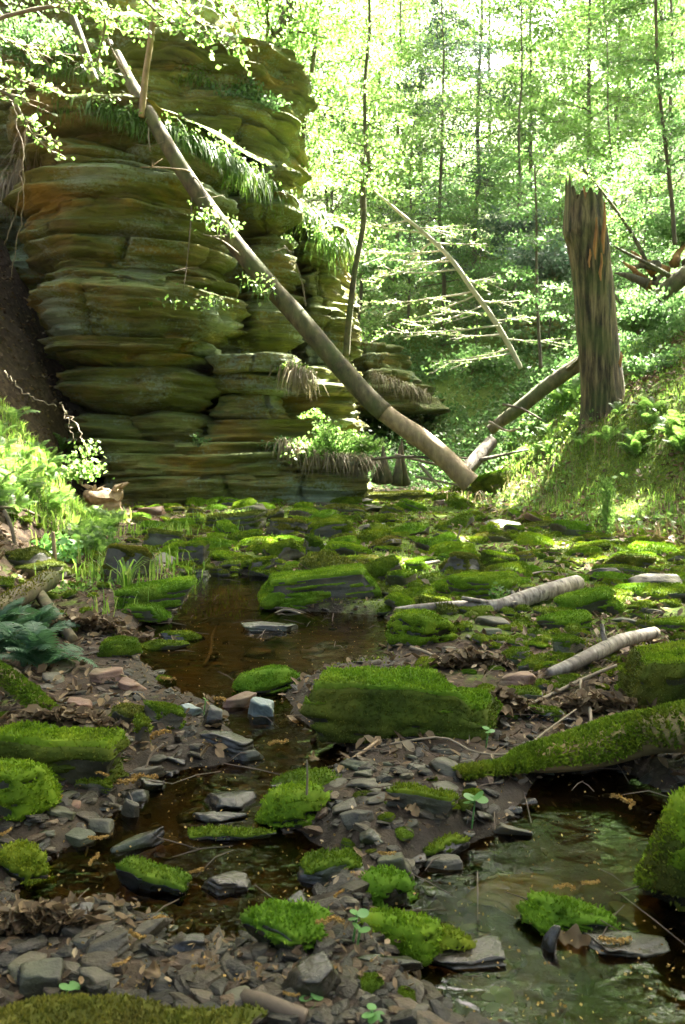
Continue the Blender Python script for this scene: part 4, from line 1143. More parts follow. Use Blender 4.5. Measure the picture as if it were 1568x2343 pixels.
# loose branches in the debris under the trunk
for k, q in enumerate([[(850, 1050, 13.2), (960, 1045, 13.1), (1060, 1065, 13.0)], [(905, 1040, 13.6), (1000, 1062, 13.3), (1075, 1075, 13.0)], [(950, 1090, 13.2), (1000, 1100, 13.1), (1060, 1112, 12.9)], [(930, 1010, 14.2), (1010, 1040, 14.0), (1090, 1050, 13.8)],
                       [(960, 1060, 13), (985, 1090, 12.9), (1010, 1118, 12.8)], [(1120, 965, 14.8), (1160, 985, 14.5), (1190, 980, 14.2)], [(1150, 925, 15), (1195, 935, 14.9), (1240, 960, 14.7)]]):
    W = curve([P(*p) for p in q], 12)
    mb = MB(); mb.tube(W - W[0], np.linspace(0.03, 0.015, 12), 6, k, 0.15)
    o = mb.obj('fallen_branch', M['twig' if k % 3 else 'twig_dark'], None, True, W[0])
    tag(o, ['thin grey branch lying level under the leaning trunk', 'grey branch slanting beneath the leaning trunk', 'low branch on the moss at the trunk base', 'branch behind the leaning trunk base', 'short branch crossing the other debris', 'bent pale branch in the ferns below the snag', 'pale stick beside the log behind the snag'][k], 'branch', 'branches in the debris')

# ------------------------------------------------------------------ stones
def cube_sphere(n):
    g = np.linspace(-1, 1, n + 1)
    V, F = [], []
    for ax in range(3):
        for s in (-1, 1):
            a, b = np.meshgrid(g, g, indexing='ij')
            p = np.zeros((n + 1, n + 1, 3))
            p[..., ax] = s; p[..., (ax + 1) % 3] = a; p[..., (ax + 2) % 3] = b
            base = len(V) * (n + 1) ** 2
            i = (np.arange(n)[:, None] * (n + 1) + np.arange(n)[None]).ravel() + base
            f = np.stack([i, i + n + 1, i + n + 2, i + 1], -1)
            F.append(f if s > 0 else f[:, ::-1])
            V.append(p.reshape(-1, 3))
    V = np.concatenate(V); F = np.concatenate(F)
    key = np.round(V * 1e4).astype(np.int64)
    _, idx, inv = np.unique(key, axis=0, return_index=True, return_inverse=True)
    V = V[idx]; F = inv.ravel()[F]
    return V / np.linalg.norm(V, axis=1)[:, None], F
CS = {n: cube_sphere(n) for n in (2, 3, 8, 12, 18, 26)}

def rock_shape(seed, n=12, ang=18, nside=6, taper=0.12, rough=0.04, boxy=False):
    """angular stone inside the unit box (half size 1)"""
    rng = np.random.default_rng(seed)
    D, F = CS[n]
    pl = []
    a0 = rng.uniform(-0.12, 0.12) if boxy else rng.uniform(0, 6.28)
    for k in range(nside):
        a = a0 + 2 * math.pi * (k + rng.uniform(-0.32, 0.32) * (0.25 if boxy else 1)) / nside
        t = rng.uniform(-0.25, taper + 0.25) * (0.5 if boxy else 1)
        nv = np.array([math.cos(a), math.sin(a), t]); nv /= np.linalg.norm(nv)
        pl.append((nv, rng.uniform(0.68, 1.0)))
    for s in (1, -1):
        nv = np.array([rng.uniform(-0.14, 0.14), rng.uniform(-0.14, 0.14), s]); nv /= np.linalg.norm(nv)
        pl.append((nv, rng.uniform(0.8, 0.95)))
    for k in range(0 if boxy else 2):
        a = rng.uniform(0, 6.28)
        nv = np.array([math.cos(a), math.sin(a), rng.uniform(0.5, 1.1)]); nv /= np.linalg.norm(nv)
        pl.append((nv, rng.uniform(0.75, 1.0)))
    acc = np.zeros(len(D))
    for nv, d in pl:
        acc += np.maximum(D @ nv / d, 1e-6) ** ang
    r = acc ** (-1.0 / ang)
    V = D * r[:, None]
    V = V / np.abs(V).max(0)
    V = V * (1 + rough * 2 * fbm(V * 1.7 + seed, 3, seed)[:, None])
    V[:, :2] *= (1 + rough * 1.2 * vnoise(np.stack([0 * V[:, 0], 0 * V[:, 0] + seed, V[:, 2] * 4], -1), seed))[:, None]
    return V, F

def vnormals(V, F):
    fn = np.cross(V[F[:, 2]] - V[F[:, 0]], V[F[:, 3]] - V[F[:, 1]])
    vn = np.zeros_like(V)
    for k in range(4): np.add.at(vn, F[:, k], fn)
    return vn / (np.linalg.norm(vn, axis=1)[:, None] + 1e-12), fn

def moss_cover(V, F, seed, thr, blade, count, thick, patch=0.0, maxb=16000):
    """mesh arrays of a moss cushion over the faces that look up: shell and tufts"""
    rng = np.random.default_rng(seed)
    vn, fn = vnormals(V, F)
    area = np.linalg.norm(fn, axis=1) * 0.5
    fnn = fn / (2 * area[:, None] + 1e-12)
    fc = V[F].mean(1)
    ext = np.ptp(V, axis=0).max()
    nz = fbm(fc / ext * 5 + seed, 3, seed + 9)
    score = fnn[:, 2] + 0.45 * nz - patch * np.clip(fbm(fc / ext * 3.2 + seed * 2, 2, seed + 3) * 2, -1, 1)
    ok = score > thr
    if ok.sum() < 3: ok = fnn[:, 2] > 0.3
    cnt = np.zeros(len(V)); tot = np.zeros(len(V))
    for k in range(4):
        np.add.at(cnt, F[:, k], ok.astype(float)); np.add.at(tot, F[:, k], 1)
    cov = cnt / np.maximum(tot, 1)
    lump = 0.5 + 0.9 * np.clip(fbm(V * (0.35 / max(blade, 0.004)) * 0.15 + seed, 2, seed + 5) + 0.35, 0, 1.5)
    S = V + vn * ((cov ** 1.0) * thick * lump - (cov < 0.99) * thick * 0.35 - 0.001)[:, None]
    sf = F[ok]
    used, inv = np.unique(sf, return_inverse=True)
    sv = S[used]; sf = inv.reshape(-1, 4)
    attr_s = np.full(len(sv), 0.30)
    # tufts
    fa = area[ok] * np.where(score[ok] > thr + 0.25, 1.0, 0.6)
    n = int(min(maxb, count))
    pick = rng.choice(len(sf), n, p=fa / fa.sum())
    a, b = rng.uniform(size=(2, n, 1))
    q = sv[sf[pick]]
    base = (q[:, 0] * (1 - a) + q[:, 1] * a) * (1 - b) + (q[:, 3] * (1 - a) + q[:, 2] * a) * b
    nr = fnn[ok][pick]
    d = nr + rng.normal(size=(n, 3)) * 0.55 + np.array([0, 0, 0.35])
    d /= np.linalg.norm(d, axis=1)[:, None]
    s = np.cross(d, rand_dir(n, rng)); s /= np.linalg.norm(s, axis=1)[:, None] + 1e-9
    hh = blade * rng.uniform(0.55, 1.35, n)[:, None]
    ww = blade * 0.27
    # each tuft is a small kite so that it catches the light like a leaf
    tv = np.stack([base - d * hh * 0.15, base + d * hh * 0.5 + s * ww, base + d * hh, base + d * hh * 0.5 - s * ww], 1).reshape(-1, 3)
    tf = np.arange(4 * n).reshape(n, 4) + len(sv)
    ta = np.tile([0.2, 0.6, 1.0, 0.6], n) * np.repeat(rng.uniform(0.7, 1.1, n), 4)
    return np.concatenate([sv, tv]), np.concatenate([sf, tf]), np.concatenate([attr_s, ta])

def stone(name, label, V, F, mat, loc, rot, moss=None, group=None, cat='stone', seed=0, mossmat='moss'):
    o = link(name, mesh(name, V, [F], M[mat]), None, loc)
    o.rotation_euler = rot
    tag(o, label, cat, group)
    if moss:
        thr, blade, count, thick, patch = moss
        mv, mf, ma = moss_cover(V, F, seed, thr, blade, count, thick, patch)
        link('moss_cushion', mesh('moss_cushion', mv, [mf], M[mossmat], attrs={'tip': ma}), o)
    return o

# the stones one can point at: u centre, v of the front foot, width px, height/width, depth/width, yaw, roll, pitch, moss, material, seed, name, label, landmark
HERO = [
 (898,1692,510,.24,.36,-4,0,3,'full','stone',1,'mossy_boulder','big square mossy boulder with a stepped end beside the stream','the big square mossy boulder'),
 (1640,1625,430,.30,.45,4,-4,0,'dark','stone',2,'mossy_boulder','dark undercut mossy block with flat top at the right edge above the mossy log','the dark undercut block'),
 (1680,2125,340,.72,.8,6,6,0,'full','wet_stone',3,'mossy_boulder','tall bright mossy boulder rising from the pool at the right edge','the tall mossy boulder in the pool'),
 (190,2560,860,.12,.42,-3,-3,0,'olive','stone',4,'mossy_slab','broad flat slab under yellow green moss lying nearest of all','the broad nearest slab'),
 (110,1790,330,.30,.32,-10,4,2,'dark','stone',5,'mossy_boulder','long dark mossy boulder with a sunlit rim at the left edge','the long dark boulder'),
 (20,1880,170,.62,.8,20,0,0,'tuft','stone',6,'mossy_stone','stone under a deep bright moss mound at the left edge','the bright moss mound'),
 (40,2035,165,.46,.6,-8,10,0,'cap','wet_stone',7,'mossy_stone','wedge of mossy stone at the left edge beside the brown leaf heap','the mossy wedge'),
 (335,2085,205,.30,.40,-16,8,0,'thin','wet_stone',8,'mossy_stone','long dark wet stone with thin moss half in the stream','the long dark wet stone'),
 (655,2190,215,.36,.62,-14,8,0,'tuft','wet_stone',9,'mossy_stone','stone capped by bright shaggy moss near the stream, nearer the left','the shaggy moss cushion'),
 (915,2200,235,.34,.62,-8,6,0,'tuft','wet_stone',10,'mossy_stone','largest bright moss cushion at the edge of the near pool','the bright cushion at the near pool'),
 (1008,2272,160,.34,.5,-16,6,0,'cap','wet_stone',11,'mossy_stone','narrow moss strip on a stone just in front of the bright cushion','the narrow moss strip'),
 (888,2105,118,.52,.8,8,0,0,'tuft','wet_stone',12,'mossy_stone','small rounded moss cushion above the larger one','the small round cushion'),
 (765,2025,175,.30,.6,8,-8,0,'thin','wet_stone',13,'mossy_stone','low dark mossy stone left of the square grey stone','the low dark mossy stone'),
 (678,1908,190,.42,.6,8,-8,0,'tuft','wet_stone',14,'mossy_stone','moss covered stone standing in the stream with a dry stalk on it','the moss stone with the stalk'),
 (695,1822,185,.20,.55,6,-3,0,'thin','wet_stone',15,'mossy_stone','flat mossy stone just behind the moss stone with the stalk','the flat mossy stone'),
 (1022,1985,150,.34,.30,32,-14,0,'thin','wet_stone',16,'mossy_stone','long narrow mossy stone set slantwise in the gravel','the slanting mossy stone'),
 (903,2032,95,.72,.6,-12,-14,0,'','stone',17,'grey_stone','square pale grey stone tilted up beside the gravel bar','the square grey stone'),
 (1325,2255,260,.22,.42,-13,6,0,'tuft','wet_stone',18,'mossy_stone','long moss covered stone lying in the near pool under a curled leaf','the mossy stone in the near pool'),
 (965,1860,165,.34,.35,-10,8,0,'cap','stone',19,'mossy_stone','brick shaped brown stone with a mossy top on the gravel bar','the brick shaped stone'),
 (598,1682,72,.75,.7,10,8,14,'','blue_stone',20,'pale_stone','pale blue grey slab leaning beside the boulder','the pale blue grey slab'),
 (545,1645,112,.40,.6,10,-8,0,'','red_stone',21,'orange_stone','orange brown block lying on dark stones at the stream','the orange brown block'),
 (487,1672,50,.95,.8,-6,14,0,'','wet_stone',22,'dark_stone','small dark upright stone left of the orange brown block','the dark upright stone'),
 (433,1640,64,.50,.9,0,0,8,'','blue_stone',23,'grey_stone','pale grey flake left of the orange brown block','the pale grey flake'),
 (520,1728,150,.32,.45,-10,10,0,'','wet_stone',24,'dark_stone','long dark ridge shaped stone at the head of the lower pool','the dark ridge stone'),
 (565,1768,100,.36,.5,-4,2,0,'','wet_stone',25,'dark_stone','rounded dark stone in the water below the ridge stone','the rounded dark stone'),
 (610,1612,180,.34,.4,12,-8,0,'tuft','wet_stone',26,'mossy_stone','mossy stone close behind the big square boulder','the moss stone behind the boulder'),
 (175,1635,82,.50,.7,-6,4,0,'','red_stone',27,'reddish_stone','dull red stone lying among leaves above the long dark boulder','the dull red stone'),
 (230,1565,100,.42,.6,6,-4,0,'','red_stone',28,'reddish_stone','reddish brown stone on the left bank beside the pool','the reddish brown stone'),
 (285,1668,95,.52,.8,0,4,0,'olive','stone',29,'mossy_stone','round olive mossy stone above the stream bend','the round olive stone'),
 (365,1668,140,.46,.5,-20,14,0,'cap','stone',30,'mossy_stone','long mossy stone sloping towards the stream bend','the sloping mossy stone'),
 (322,1712,48,1.3,.8,0,6,0,'cap','stone',31,'mossy_stone','narrow upright mossy stone at the stream bend','the upright mossy stone'),
 (262,1505,120,.36,.7,4,-3,0,'cap','stone',32,'mossy_stone','flat moss topped stone at the left side of the upper pool','the flat moss stone'),
 (405,1500,105,.26,.5,4,-4,0,'thin','wet_stone',33,'wet_stone','low stone with a thin moss edge in the upper pool','the low pool stone'),
 (370,1525,130,.16,.4,-4,2,0,'thin','stone',34,'wet_stone','flat grey stone at the waterline of the upper pool','the waterline stone'),
 (620,1478,150,.20,.4,3,4,0,'','wet_stone',35,'dark_stone','long flat slate coloured stone lying in the upper pool','the slate coloured stone'),
 (345,1395,165,.36,.7,6,-4,0,'tuft','stone',36,'mossy_stone','bright sunlit moss mound on the bank of the upper pool','the sunlit moss mound'),
 (318,1425,110,.34,.6,0,3,0,'tuft','stone',37,'mossy_stone','smaller bright moss clump in front of the sunlit mound','the smaller moss clump'),
 (283,1335,125,.62,.7,-8,8,0,'olive','stone',38,'mossy_boulder','dark browed boulder with olive moss behind the grass tuft','the dark browed boulder'),
 (40,1300,120,.42,.6,10,-12,0,'olive','stone',39,'mossy_slab','tilted olive slab at the left edge, the upper of two','the upper olive slab'),
 (78,1332,130,.34,.6,6,-8,0,'olive','stone',40,'mossy_slab','tilted olive slab at the left edge, the lower of two','the lower olive slab'),
 (368,1255,100,.34,.7,-2,4,0,'olive','stone',41,'stacked_slab','pair like flat slab with sunlit rim left of the narrow stream','the sunlit rim slab'),
 (435,1290,68,.62,.8,0,0,0,'cap','stone',42,'mossy_stone','cube shaped mossy stone beside the narrow stream','the cube shaped stone'),
 (532,1216,130,.28,.6,2,-5,0,'olive','stone',43,'mossy_slab','wide flat slab with a bare sunny top under the cliff','the wide flat slab'),
 (652,1226,98,.34,.6,0,6,0,'olive','stone',44,'mossy_slab','pale olive slab right of the wide flat slab','the pale olive slab'),
 (758,1232,112,.32,.6,4,-3,0,'cap','stone',45,'mossy_slab','bright topped mossy slab in the middle of the stone field','the bright topped slab'),
 (716,1268,74,.50,.7,-22,14,0,'cap','stone',46,'mossy_stone','tilted mossy stone leaning to its lower end in the stone field','the tilted stone'),
 (650,1285,88,.44,.7,14,-16,0,'cap','stone',47,'mossy_stone','mossy wedge stone rising behind the upper pool','the wedge stone'),
 (608,1318,85,.40,.7,12,-10,0,'cap','stone',48,'mossy_stone','mossy stone at the far end of the upper pool','the far pool stone'),
 (718,1378,270,.20,.42,8,-5,0,'tuft','stone',49,'mossy_slab','long mossy slab with a dark overhung front beside the upper pool','the long overhung slab'),
 (710,1400,192,.20,.5,2,-2,0,'tuft','stone',50,'mossy_slab','low mossy slab just in front of the long overhung slab','the low front slab'),
 (880,1335,88,.55,.8,20,-18,0,'cap','stone',51,'mossy_stone','steep mossy stone right of the long overhung slab','the steep stone'),
 (920,1348,72,.46,.8,12,-8,0,'tuft','stone',52,'mossy_stone','green mossy stone next to the steep stone','the green stone'),
 (1065,1318,102,.42,.7,2,4,0,'olive','stone',53,'mossy_stone','rounded moss cushion behind the birch log','the rounded cushion'),
 (1150,1305,85,.36,.7,-6,8,0,'dark','stone',54,'mossy_slab','dark fronted slab right of the rounded cushion','the dark fronted slab'),
 (1130,1372,185,.26,.5,4,-3,0,'tuft','stone',55,'mossy_slab','long bright mossy slab directly behind the birch log','the long slab behind the birch'),
 (950,1478,180,.34,.45,0,0,0,'tuft','wet_stone',56,'mossy_stone','mossy stone with a dark front at the right shore of the upper pool','the right shore stone'),
 (1355,1410,155,.30,.5,5,-5,0,'tuft','stone',57,'mossy_slab','bright moss mound beyond the knotted end of the birch log','the mound past the birch'),
 (1308,1445,140,.22,.5,4,-3,0,'tuft','stone',58,'mossy_slab','low moss strip in the leaves below that birch end','the low moss strip'),
 (1300,1500,80,.46,.7,16,-12,0,'cap','stone',59,'mossy_stone','tilted mossy stone amid leaf litter','the tilted litter stone'),
 (1188,1525,66,.48,.8,-10,6,0,'cap','stone',60,'mossy_stone','small dark stone with a moss tuft amid leaf litter','the tufted stone'),
 (1455,1302,115,.24,.5,-2,4,0,'dark','stone',61,'mossy_slab','thin dark mossy slab on the far right flat','the thin dark slab'),
 (1195,1572,108,.34,.55,6,-4,0,'','red_stone',62,'reddish_stone','dusky red slab right of the big boulder','the dusky red slab'),
 (1195,1608,120,.26,.5,0,2,0,'thin','stone',63,'brown_stone','flat brown stone just below the dusky red slab','the flat brown stone'),
 (1250,1655,130,.26,.5,-4,4,0,'thin','wet_stone',64,'dark_stone','low dark stone under the pale stick','the low dark stone'),
 (1550,1452,90,.40,.7,6,0,0,'tuft','stone',65,'mossy_stone','moss tuft stone at the right edge above the dark block','the edge moss stone'),
 (92,2290,115,.66,.7,8,-4,10,'','stone',66,'brown_stone','square brown stone standing at the left above the nearest slab','the square brown stone'),
 (215,2290,110,.48,.7,-6,8,0,'','stone',67,'brown_stone','angular tan stone just behind the nearest slab','the angular tan stone'),
 (150,2140,105,.62,.8,4,0,12,'','wet_stone',68,'grey_stone','flat green grey stone beside the leaf heap','the green grey stone'),
 (232,2205,120,.40,.7,20,-12,0,'','stone',69,'grey_stone','slanting grey slab below the shallow stream end','the slanting grey slab'),
 (335,2150,110,.42,.4,28,-18,0,'','stone',70,'grey_stone','long pointed grey stone propped at the stream end','the pointed grey stone'),
 (425,2205,118,.38,.5,-4,0,0,'','wet_stone',71,'dark_stone','dark grey block in the gravel before the shaggy cushion','the dark grey block'),
 (715,2310,155,.60,.8,12,-6,14,'','wet_stone',72,'dark_stone','large dark wedge between the near cushions and the nearest slab','the large dark wedge'),
 (315,2012,135,.34,.35,20,-14,0,'','wet_stone',73,'dark_stone','dark knife shaped stone pointing out of the stream','the knife shaped stone'),
 (515,2108,155,.30,.5,6,4,0,'','wet_stone',74,'wet_stone','flat wet stone with a shiny edge in the lower stream','the flat wet stone'),
 (685,2100,85,.62,.7,-8,0,10,'','wet_stone',75,'brown_stone','brown angular stone beside the shaggy moss cushion','the brown angular stone'),
 (518,1915,145,.26,.6,0,2,0,'','wet_stone',76,'wet_stone','glistening flat stone with catkin crumbs in mid stream','the glistening stone'),
 (490,1952,150,.18,.35,-2,4,0,'','wet_stone',77,'dark_stone','slim dark stone lying lengthwise in mid stream','the slim dark stone'),
 (510,2000,250,.09,.28,-3,0,0,'thin','wet_stone',78,'wet_stone','long low stone with a mossy back in mid stream','the long low stone'),
 (225,1930,84,.46,.7,-6,6,0,'','stone',79,'grey_stone','flat grey stone on the shore left of the lower stream, the upper one','the upper shore stone'),
 (165,1958,105,.34,.6,-4,6,0,'','stone',80,'brown_stone','long brownish stone on the left shore by the mossy wedge','the brownish shore stone'),
 (296,1905,58,.95,.5,-30,24,0,'','stone',81,'grey_stone','lean tilted stone at the left edge of the stream','the lean tilted stone'),
 (325,1792,88,.44,.7,0,-2,0,'','stone',82,'grey_stone','smooth flat stone with a catkin beneath the upright mossy stone','the smooth flat stone'),
 (345,1835,70,.50,.7,4,6,0,'','wet_stone',83,'wet_stone','wet rounded stone at the stream bend','the wet rounded stone'),
 (215,1825,120,.24,.4,-8,6,0,'thin','stone',84,'brown_stone','brown slat of stone below the long dark boulder','the brown slat'),
 (815,1905,90,.50,.7,16,-8,0,'','stone',85,'grey_stone','grey sloping stone on the gravel bar beside the stalk stone','the grey sloping stone'),
 (845,1945,66,.55,.7,10,-16,0,'','wet_stone',86,'dark_stone','dark tapered stone in the gravel bar','the dark tapered stone'),
 (1020,2045,95,.40,.5,-6,-4,0,'','stone',87,'brown_stone','two toned brown stone at the head of the near pool','the two toned stone'),
 (1175,1945,95,.36,.45,-14,10,0,'','stone',88,'grey_stone','thick grey bar of stone above the near pool','the grey bar stone'),
 (1240,2160,300,.14,.75,-20,0,0,'sub','sunk',89,'sunken_stone','large green brown stone sunk under the near pool','the large sunken stone'),
 (1465,2195,150,.26,.8,0,0,0,'sub','sunk',90,'sunken_stone','smaller greenish stone sunk at the right of the near pool','the smaller sunken stone'),
 (900,2225,190,.16,.3,-6,2,0,'','wet_stone',91,'brown_stone','rounded dark stone bar under the moss cushions','the rounded stone bar'),
 (1060,2340,220,.20,.5,0,0,0,'','wet_stone',92,'grey_stone','broad dark slab beneath the round leaved sprout at the bottom','the broad dark slab'),
 (1262,2300,44,1.6,1.0,0,14,0,'','wet_stone',93,'dark_stone','upright dark stone below the curled brown leaf','the upright dark stone'),
 (1450,2320,230,.16,.5,-4,0,0,'','wet_stone',94,'dark_stone','flat dark stone at the bottom beside the riffle','the flat dark stone'),
 (1128,1135,110,.62,.7,10,-14,0,'full','stone',95,'mossy_boulder','dark mossy boulder with a peaked top right of the trunk base','the peaked boulder'),
 (1062,1135,70,.50,.8,0,6,0,'full','stone',96,'mossy_stone','small mossy block under the lower end of the leaning trunk','the block under the trunk'),
 (915,1146,190,.13,.5,0,-2,0,'olive','stone',97,'mossy_slab','long low mossy slab at the foot of the jagged stubs','the low slab by the stubs'),
 (545,1985,0,0,0,0,0,0,'','',0,'','',''),
]
HERO = [h for h in HERO if h[2] > 0]
LAND = []      # (u, v, name) landmarks for the labels of the stones around them
HEROXY = []    # ground footprint already taken
MOSSCFG = {  # threshold, thickness factor, patchiness, material
    'full': (-0.25, 0.016, 0.25, 'moss'), 'dark': (-0.15, 0.014, 0.3, 'moss_dark'), 'olive': (0.35, 0.014, 0.1, 'moss_olive'), 'cap': (0.30, 0.014, 0.1, 'moss'),
    'tuft': (0.05, 0.020, 0.0, 'moss_bright'), 'thin': (0.5, 0.010, 0.4, 'moss'), 'sub': (0.3, 0.006, 0.2, 'moss_olive')}

BOXY = {1, 2, 5, 17, 19, 42, 49, 66, 41, 43}
def place_hero(row):
    u, vb, wpx, hr, dr, yaw, roll, pitch, moss, mat, seed, name, label, land = row
    g = G(u, min(vb, 2700))
    W = wpx * g[1] / FPX
    if seed > 6 and seed not in (12, 17, 20, 22, 31, 38, 81, 93): hr *= 0.95 if 40 < seed < 62 else 0.74
    if seed in range(36, 62): W *= 1.12
    hx, hy, hz = W / 2, W * dr / 2, W * hr / 2
    n = 26 if wpx > 300 else 18 if wpx > 120 else 12
    V, F = rock_shape(1000 + seed, n, 40 if wpx > 200 else 22, 4 if seed in BOXY else 5 if seed % 3 else 6, rough=0.035, boxy=seed in BOXY)
    if seed == 1:                       # the stepped end of the big boulder
        V[:, 2] -= 0.75 * sstep(0.55, 0.66, V[:, 0] + 0.12 * V[:, 1]) * sstep(-0.2, 0.5, V[:, 2])
        V[:, 0] *= 1 + 0.10 * sstep(0.2, -0.4, V[:, 2]) * sstep(0.3, 0.9, V[:, 0])
        V[:, 0] *= 1 - 0.14 * sstep(0.0, 1.0, V[:, 2]) * sstep(-0.3, -0.9, V[:, 0])
        V[:, 2] -= 0.18 * sstep(0.0, 1.0, V[:, 0]) * sstep(0, 0.8, V[:, 2])
    V = V * np.array([hx, hy, hz * 1.15])
    V += (0.030 if wpx > 300 else 0.012) * fbm(V * (6 if wpx > 300 else 14) + seed, 4, seed)[:, None] * np.array([1, 1, 0.7])
    cy = g[1] + hy * 0.92
    cz = g[2] + hz * 0.80
    if moss == 'sub': cz = -0.022 - hz * 0.95
    elif Hs(g[0], cy) < 0 and g[2] < 0: cz = max(cz, hz * 0.35)
    mo = None; mm = 'moss'
    if moss == 'sub': moss = ''
    if moss:
        thr, th, pa, mm = MOSSCFG[moss]
        px = 0.00126 * g[1]
        blade = max(0.011, 1.6 * px) * (1.2 if moss == 'tuft' else 1.0)
        area = W * W * dr * (0.9 + hr * 2)
        cnt = int(min(15000, area / (blade * 0.5) ** 2 * (0.9 if moss != 'thin' else 0.6)))
        if moss in ('full', 'dark'): mm = 'moss_dark'
        mo = (thr, blade * 0.8, cnt, th, pa)
    o = stone(name, label, V, F, mat, (g[0], cy, cz), (R(pitch), R(roll), R(yaw)), mo, None, 'stone' if 'boulder' not in name else 'boulder', seed, mm)
    if moss in ('full', 'dark'):       # lit top put into the colour: brighter moss over the darker front
        mv, mf, ma = moss_cover(V, F, seed + 50, 0.62 if seed != 3 else 0.05, blade * 1.1, cnt // 2, th * 1.6, 0.1)
        link('moss_cushion', mesh('moss_cushion', mv, [mf], M['moss_bright'], attrs={'tip': ma}), o)
    LAND.append((u, vb - wpx * hr / 2, land))
    HEROXY.append((g[0], cy, max(hx, hy) * 0.9))
for h in HERO: place_hero(h)
def old_stump():
    g = G(238, 1172)
    V, F = rock_shape(2001, 18, 30, 6, rough=0.10)
    V = V * np.array([0.36, 0.26, 0.24]); V += 0.05 * fbm(V * np.array([5, 5, 14]), 3, 3)[:, None]
    o = link('old_stump', mesh('old_stump', V, [F], M['bare_wood'], smooth=False), None, g + np.array([0, 0.2, 0.14]))
    o.rotation_euler = (0.05, -0.05, 0.3)
    tag(o, 'sunlit weathered stump with a pale flat broken top on the left bank', 'stump')
    b = MB(); rg = np.random.default_rng(6)
    for k in range(7):
        p = np.array([rg.uniform(-.3, .3), rg.uniform(-.2, .1), 0.18]); b.tube([p, p + [rg.normal(0, .05), 0, .06], p + [rg.normal(0, .1), 0, .12]], [0.05, 0.04, 0.008], 5, k, 0.3)
    b.obj('splinters', M['bare_wood'], o, smooth=False)
old_stump()

# ---- the many smaller stones: ten shapes shared by all of them
PROTOS = []
for k in range(10):
    V, F = rock_shape(500 + k, 8, 16, 5 + k % 3, rough=0.05)
    dims = np.array([0.5, 0.5 * (0.55 + 0.09 * (k % 4)), 0.5 * (0.13 + 0.035 * (k % 5))])
    V = V * dims
    me = {m: mesh('stone', V, [F], M[m]) for m in ('stone', 'wet_stone', 'red_stone')}
    mc = {}
    for mm, thr, th, cnt in (('moss', 0.25, 0.022, 1700), ('moss_bright', 0.1, 0.030, 1900), ('moss_olive', 0.35, 0.014, 1300), ('moss_dark', 0.3, 0.015, 1300)):
        a, b, c = moss_cover(V, F, 600 + k, thr, 0.036, cnt, th, 0.1)
        mc[mm] = mesh('moss_cushion', a, [b], M[mm], attrs={'tip': c})
    PROTOS.append((me, mc, dims))

USED = {}
def rel_label(u, v, look, far):
    """look of the stone and where it lies beside the nearest landmark"""
    ds = sorted(LAND, key=lambda L: (L[0] - u) ** 2 + ((L[1] - v) * 1.6) ** 2)
    opts = []
    for L in ds[:5]:
        du, dv = u - L[0], (v - L[1]) * 1.6
        if abs(du) > abs(dv): rel = 'to the right of' if du > 0 else 'to the left of'
        else: rel = 'in front of' if dv > 0 else 'behind'
        d = math.hypot(du, dv)
        how = 'close ' if d < 75 else '' if d < 150 else 'some way '
        opts.append(f'{look} {how}{rel} {L[2]}')
    for o in opts:
        if o not in USED and len(o.split()) <= 16:
            USED[o] = 1
            return o
    for o in opts:
        if len(o.split()) <= 16:
            return o
ZONES = [  # polygon in pixels, how many, width range px, kinds with weights, seat (0 on ground, 1 in water), flatness
    ([(300,1165),(560,1145),(860,1135),(900,1300),(640,1320),(560,1300),(420,1330),(300,1250)], 130, (45, 135), [('moss', 4), ('moss_olive', 2), ('moss_bright', 5), ('', 1)]),
    ([(860,1140),(1100,1125),(1330,1170),(1568,1230),(1568,1400),(1300,1330),(1050,1400),(870,1400)], 120, (40, 135), [('moss', 5), ('moss_bright', 6), ('moss_olive', 2), ('', 1)]),
    ([(1050,1420),(1568,1330),(1568,1480),(1400,1500),(1160,1680),(1120,1600),(900,1500)], 30, (40, 110), [('moss', 3), ('moss_bright', 2), ('', 3)]),
    ([(0,1450),(330,1480),(420,1600),(300,1760),(0,1680)], 24, (40, 110), [('', 5), ('moss', 3), ('moss_olive', 2)]),
    ([(60,1740),(420,1740),(300,1890),(120,2040),(60,1900)], 30, (40, 120), [('', 6), ('moss_dark', 1)]),
    ([(650,1730),(1000,1700),(1220,1850),(1120,1990),(940,2060),(740,2000),(780,1880)], 46, (38, 120), [('', 7), ('moss', 1), ('moss_dark', 1)]),
    ([(60,2100),(560,2080),(1000,2250),(1250,2342),(560,2342),(500,2250),(60,2260)], 52, (40, 125), [('', 7), ('moss', 1), ('moss_dark', 1)]),
    ([(1120,1720),(1480,1790),(1440,1850),(1220,1880),(1130,1800)], 14, (36, 90), [('', 1)]),
    ([(250,1900),(560,1780),(660,1850),(600,2000),(420,2080),(200,2030)], 16, (50, 150), [('', 1)]),
    ([(980,2080),(1140,2000),(1220,2240),(1060,2260)], 12, (50, 120), [('', 1)]),
    ([(400,1420),(820,1430),(780,1500),(480,1570),(390,1520)], 10, (40, 100), [('', 1)]),
]
def pip(x, y, poly):
    c = False
    for i in range(len(poly)):
        (ax, ay), (bx, by) = poly[i], poly[(i + 1) % len(poly)]
        if (ay > y) != (by > y) and x < (bx - ax) * (y - ay) / (by - ay) + ax: c = not c
    return c
rs = random.Random(21)
TAKEN = list(HEROXY)
nsmall = 0
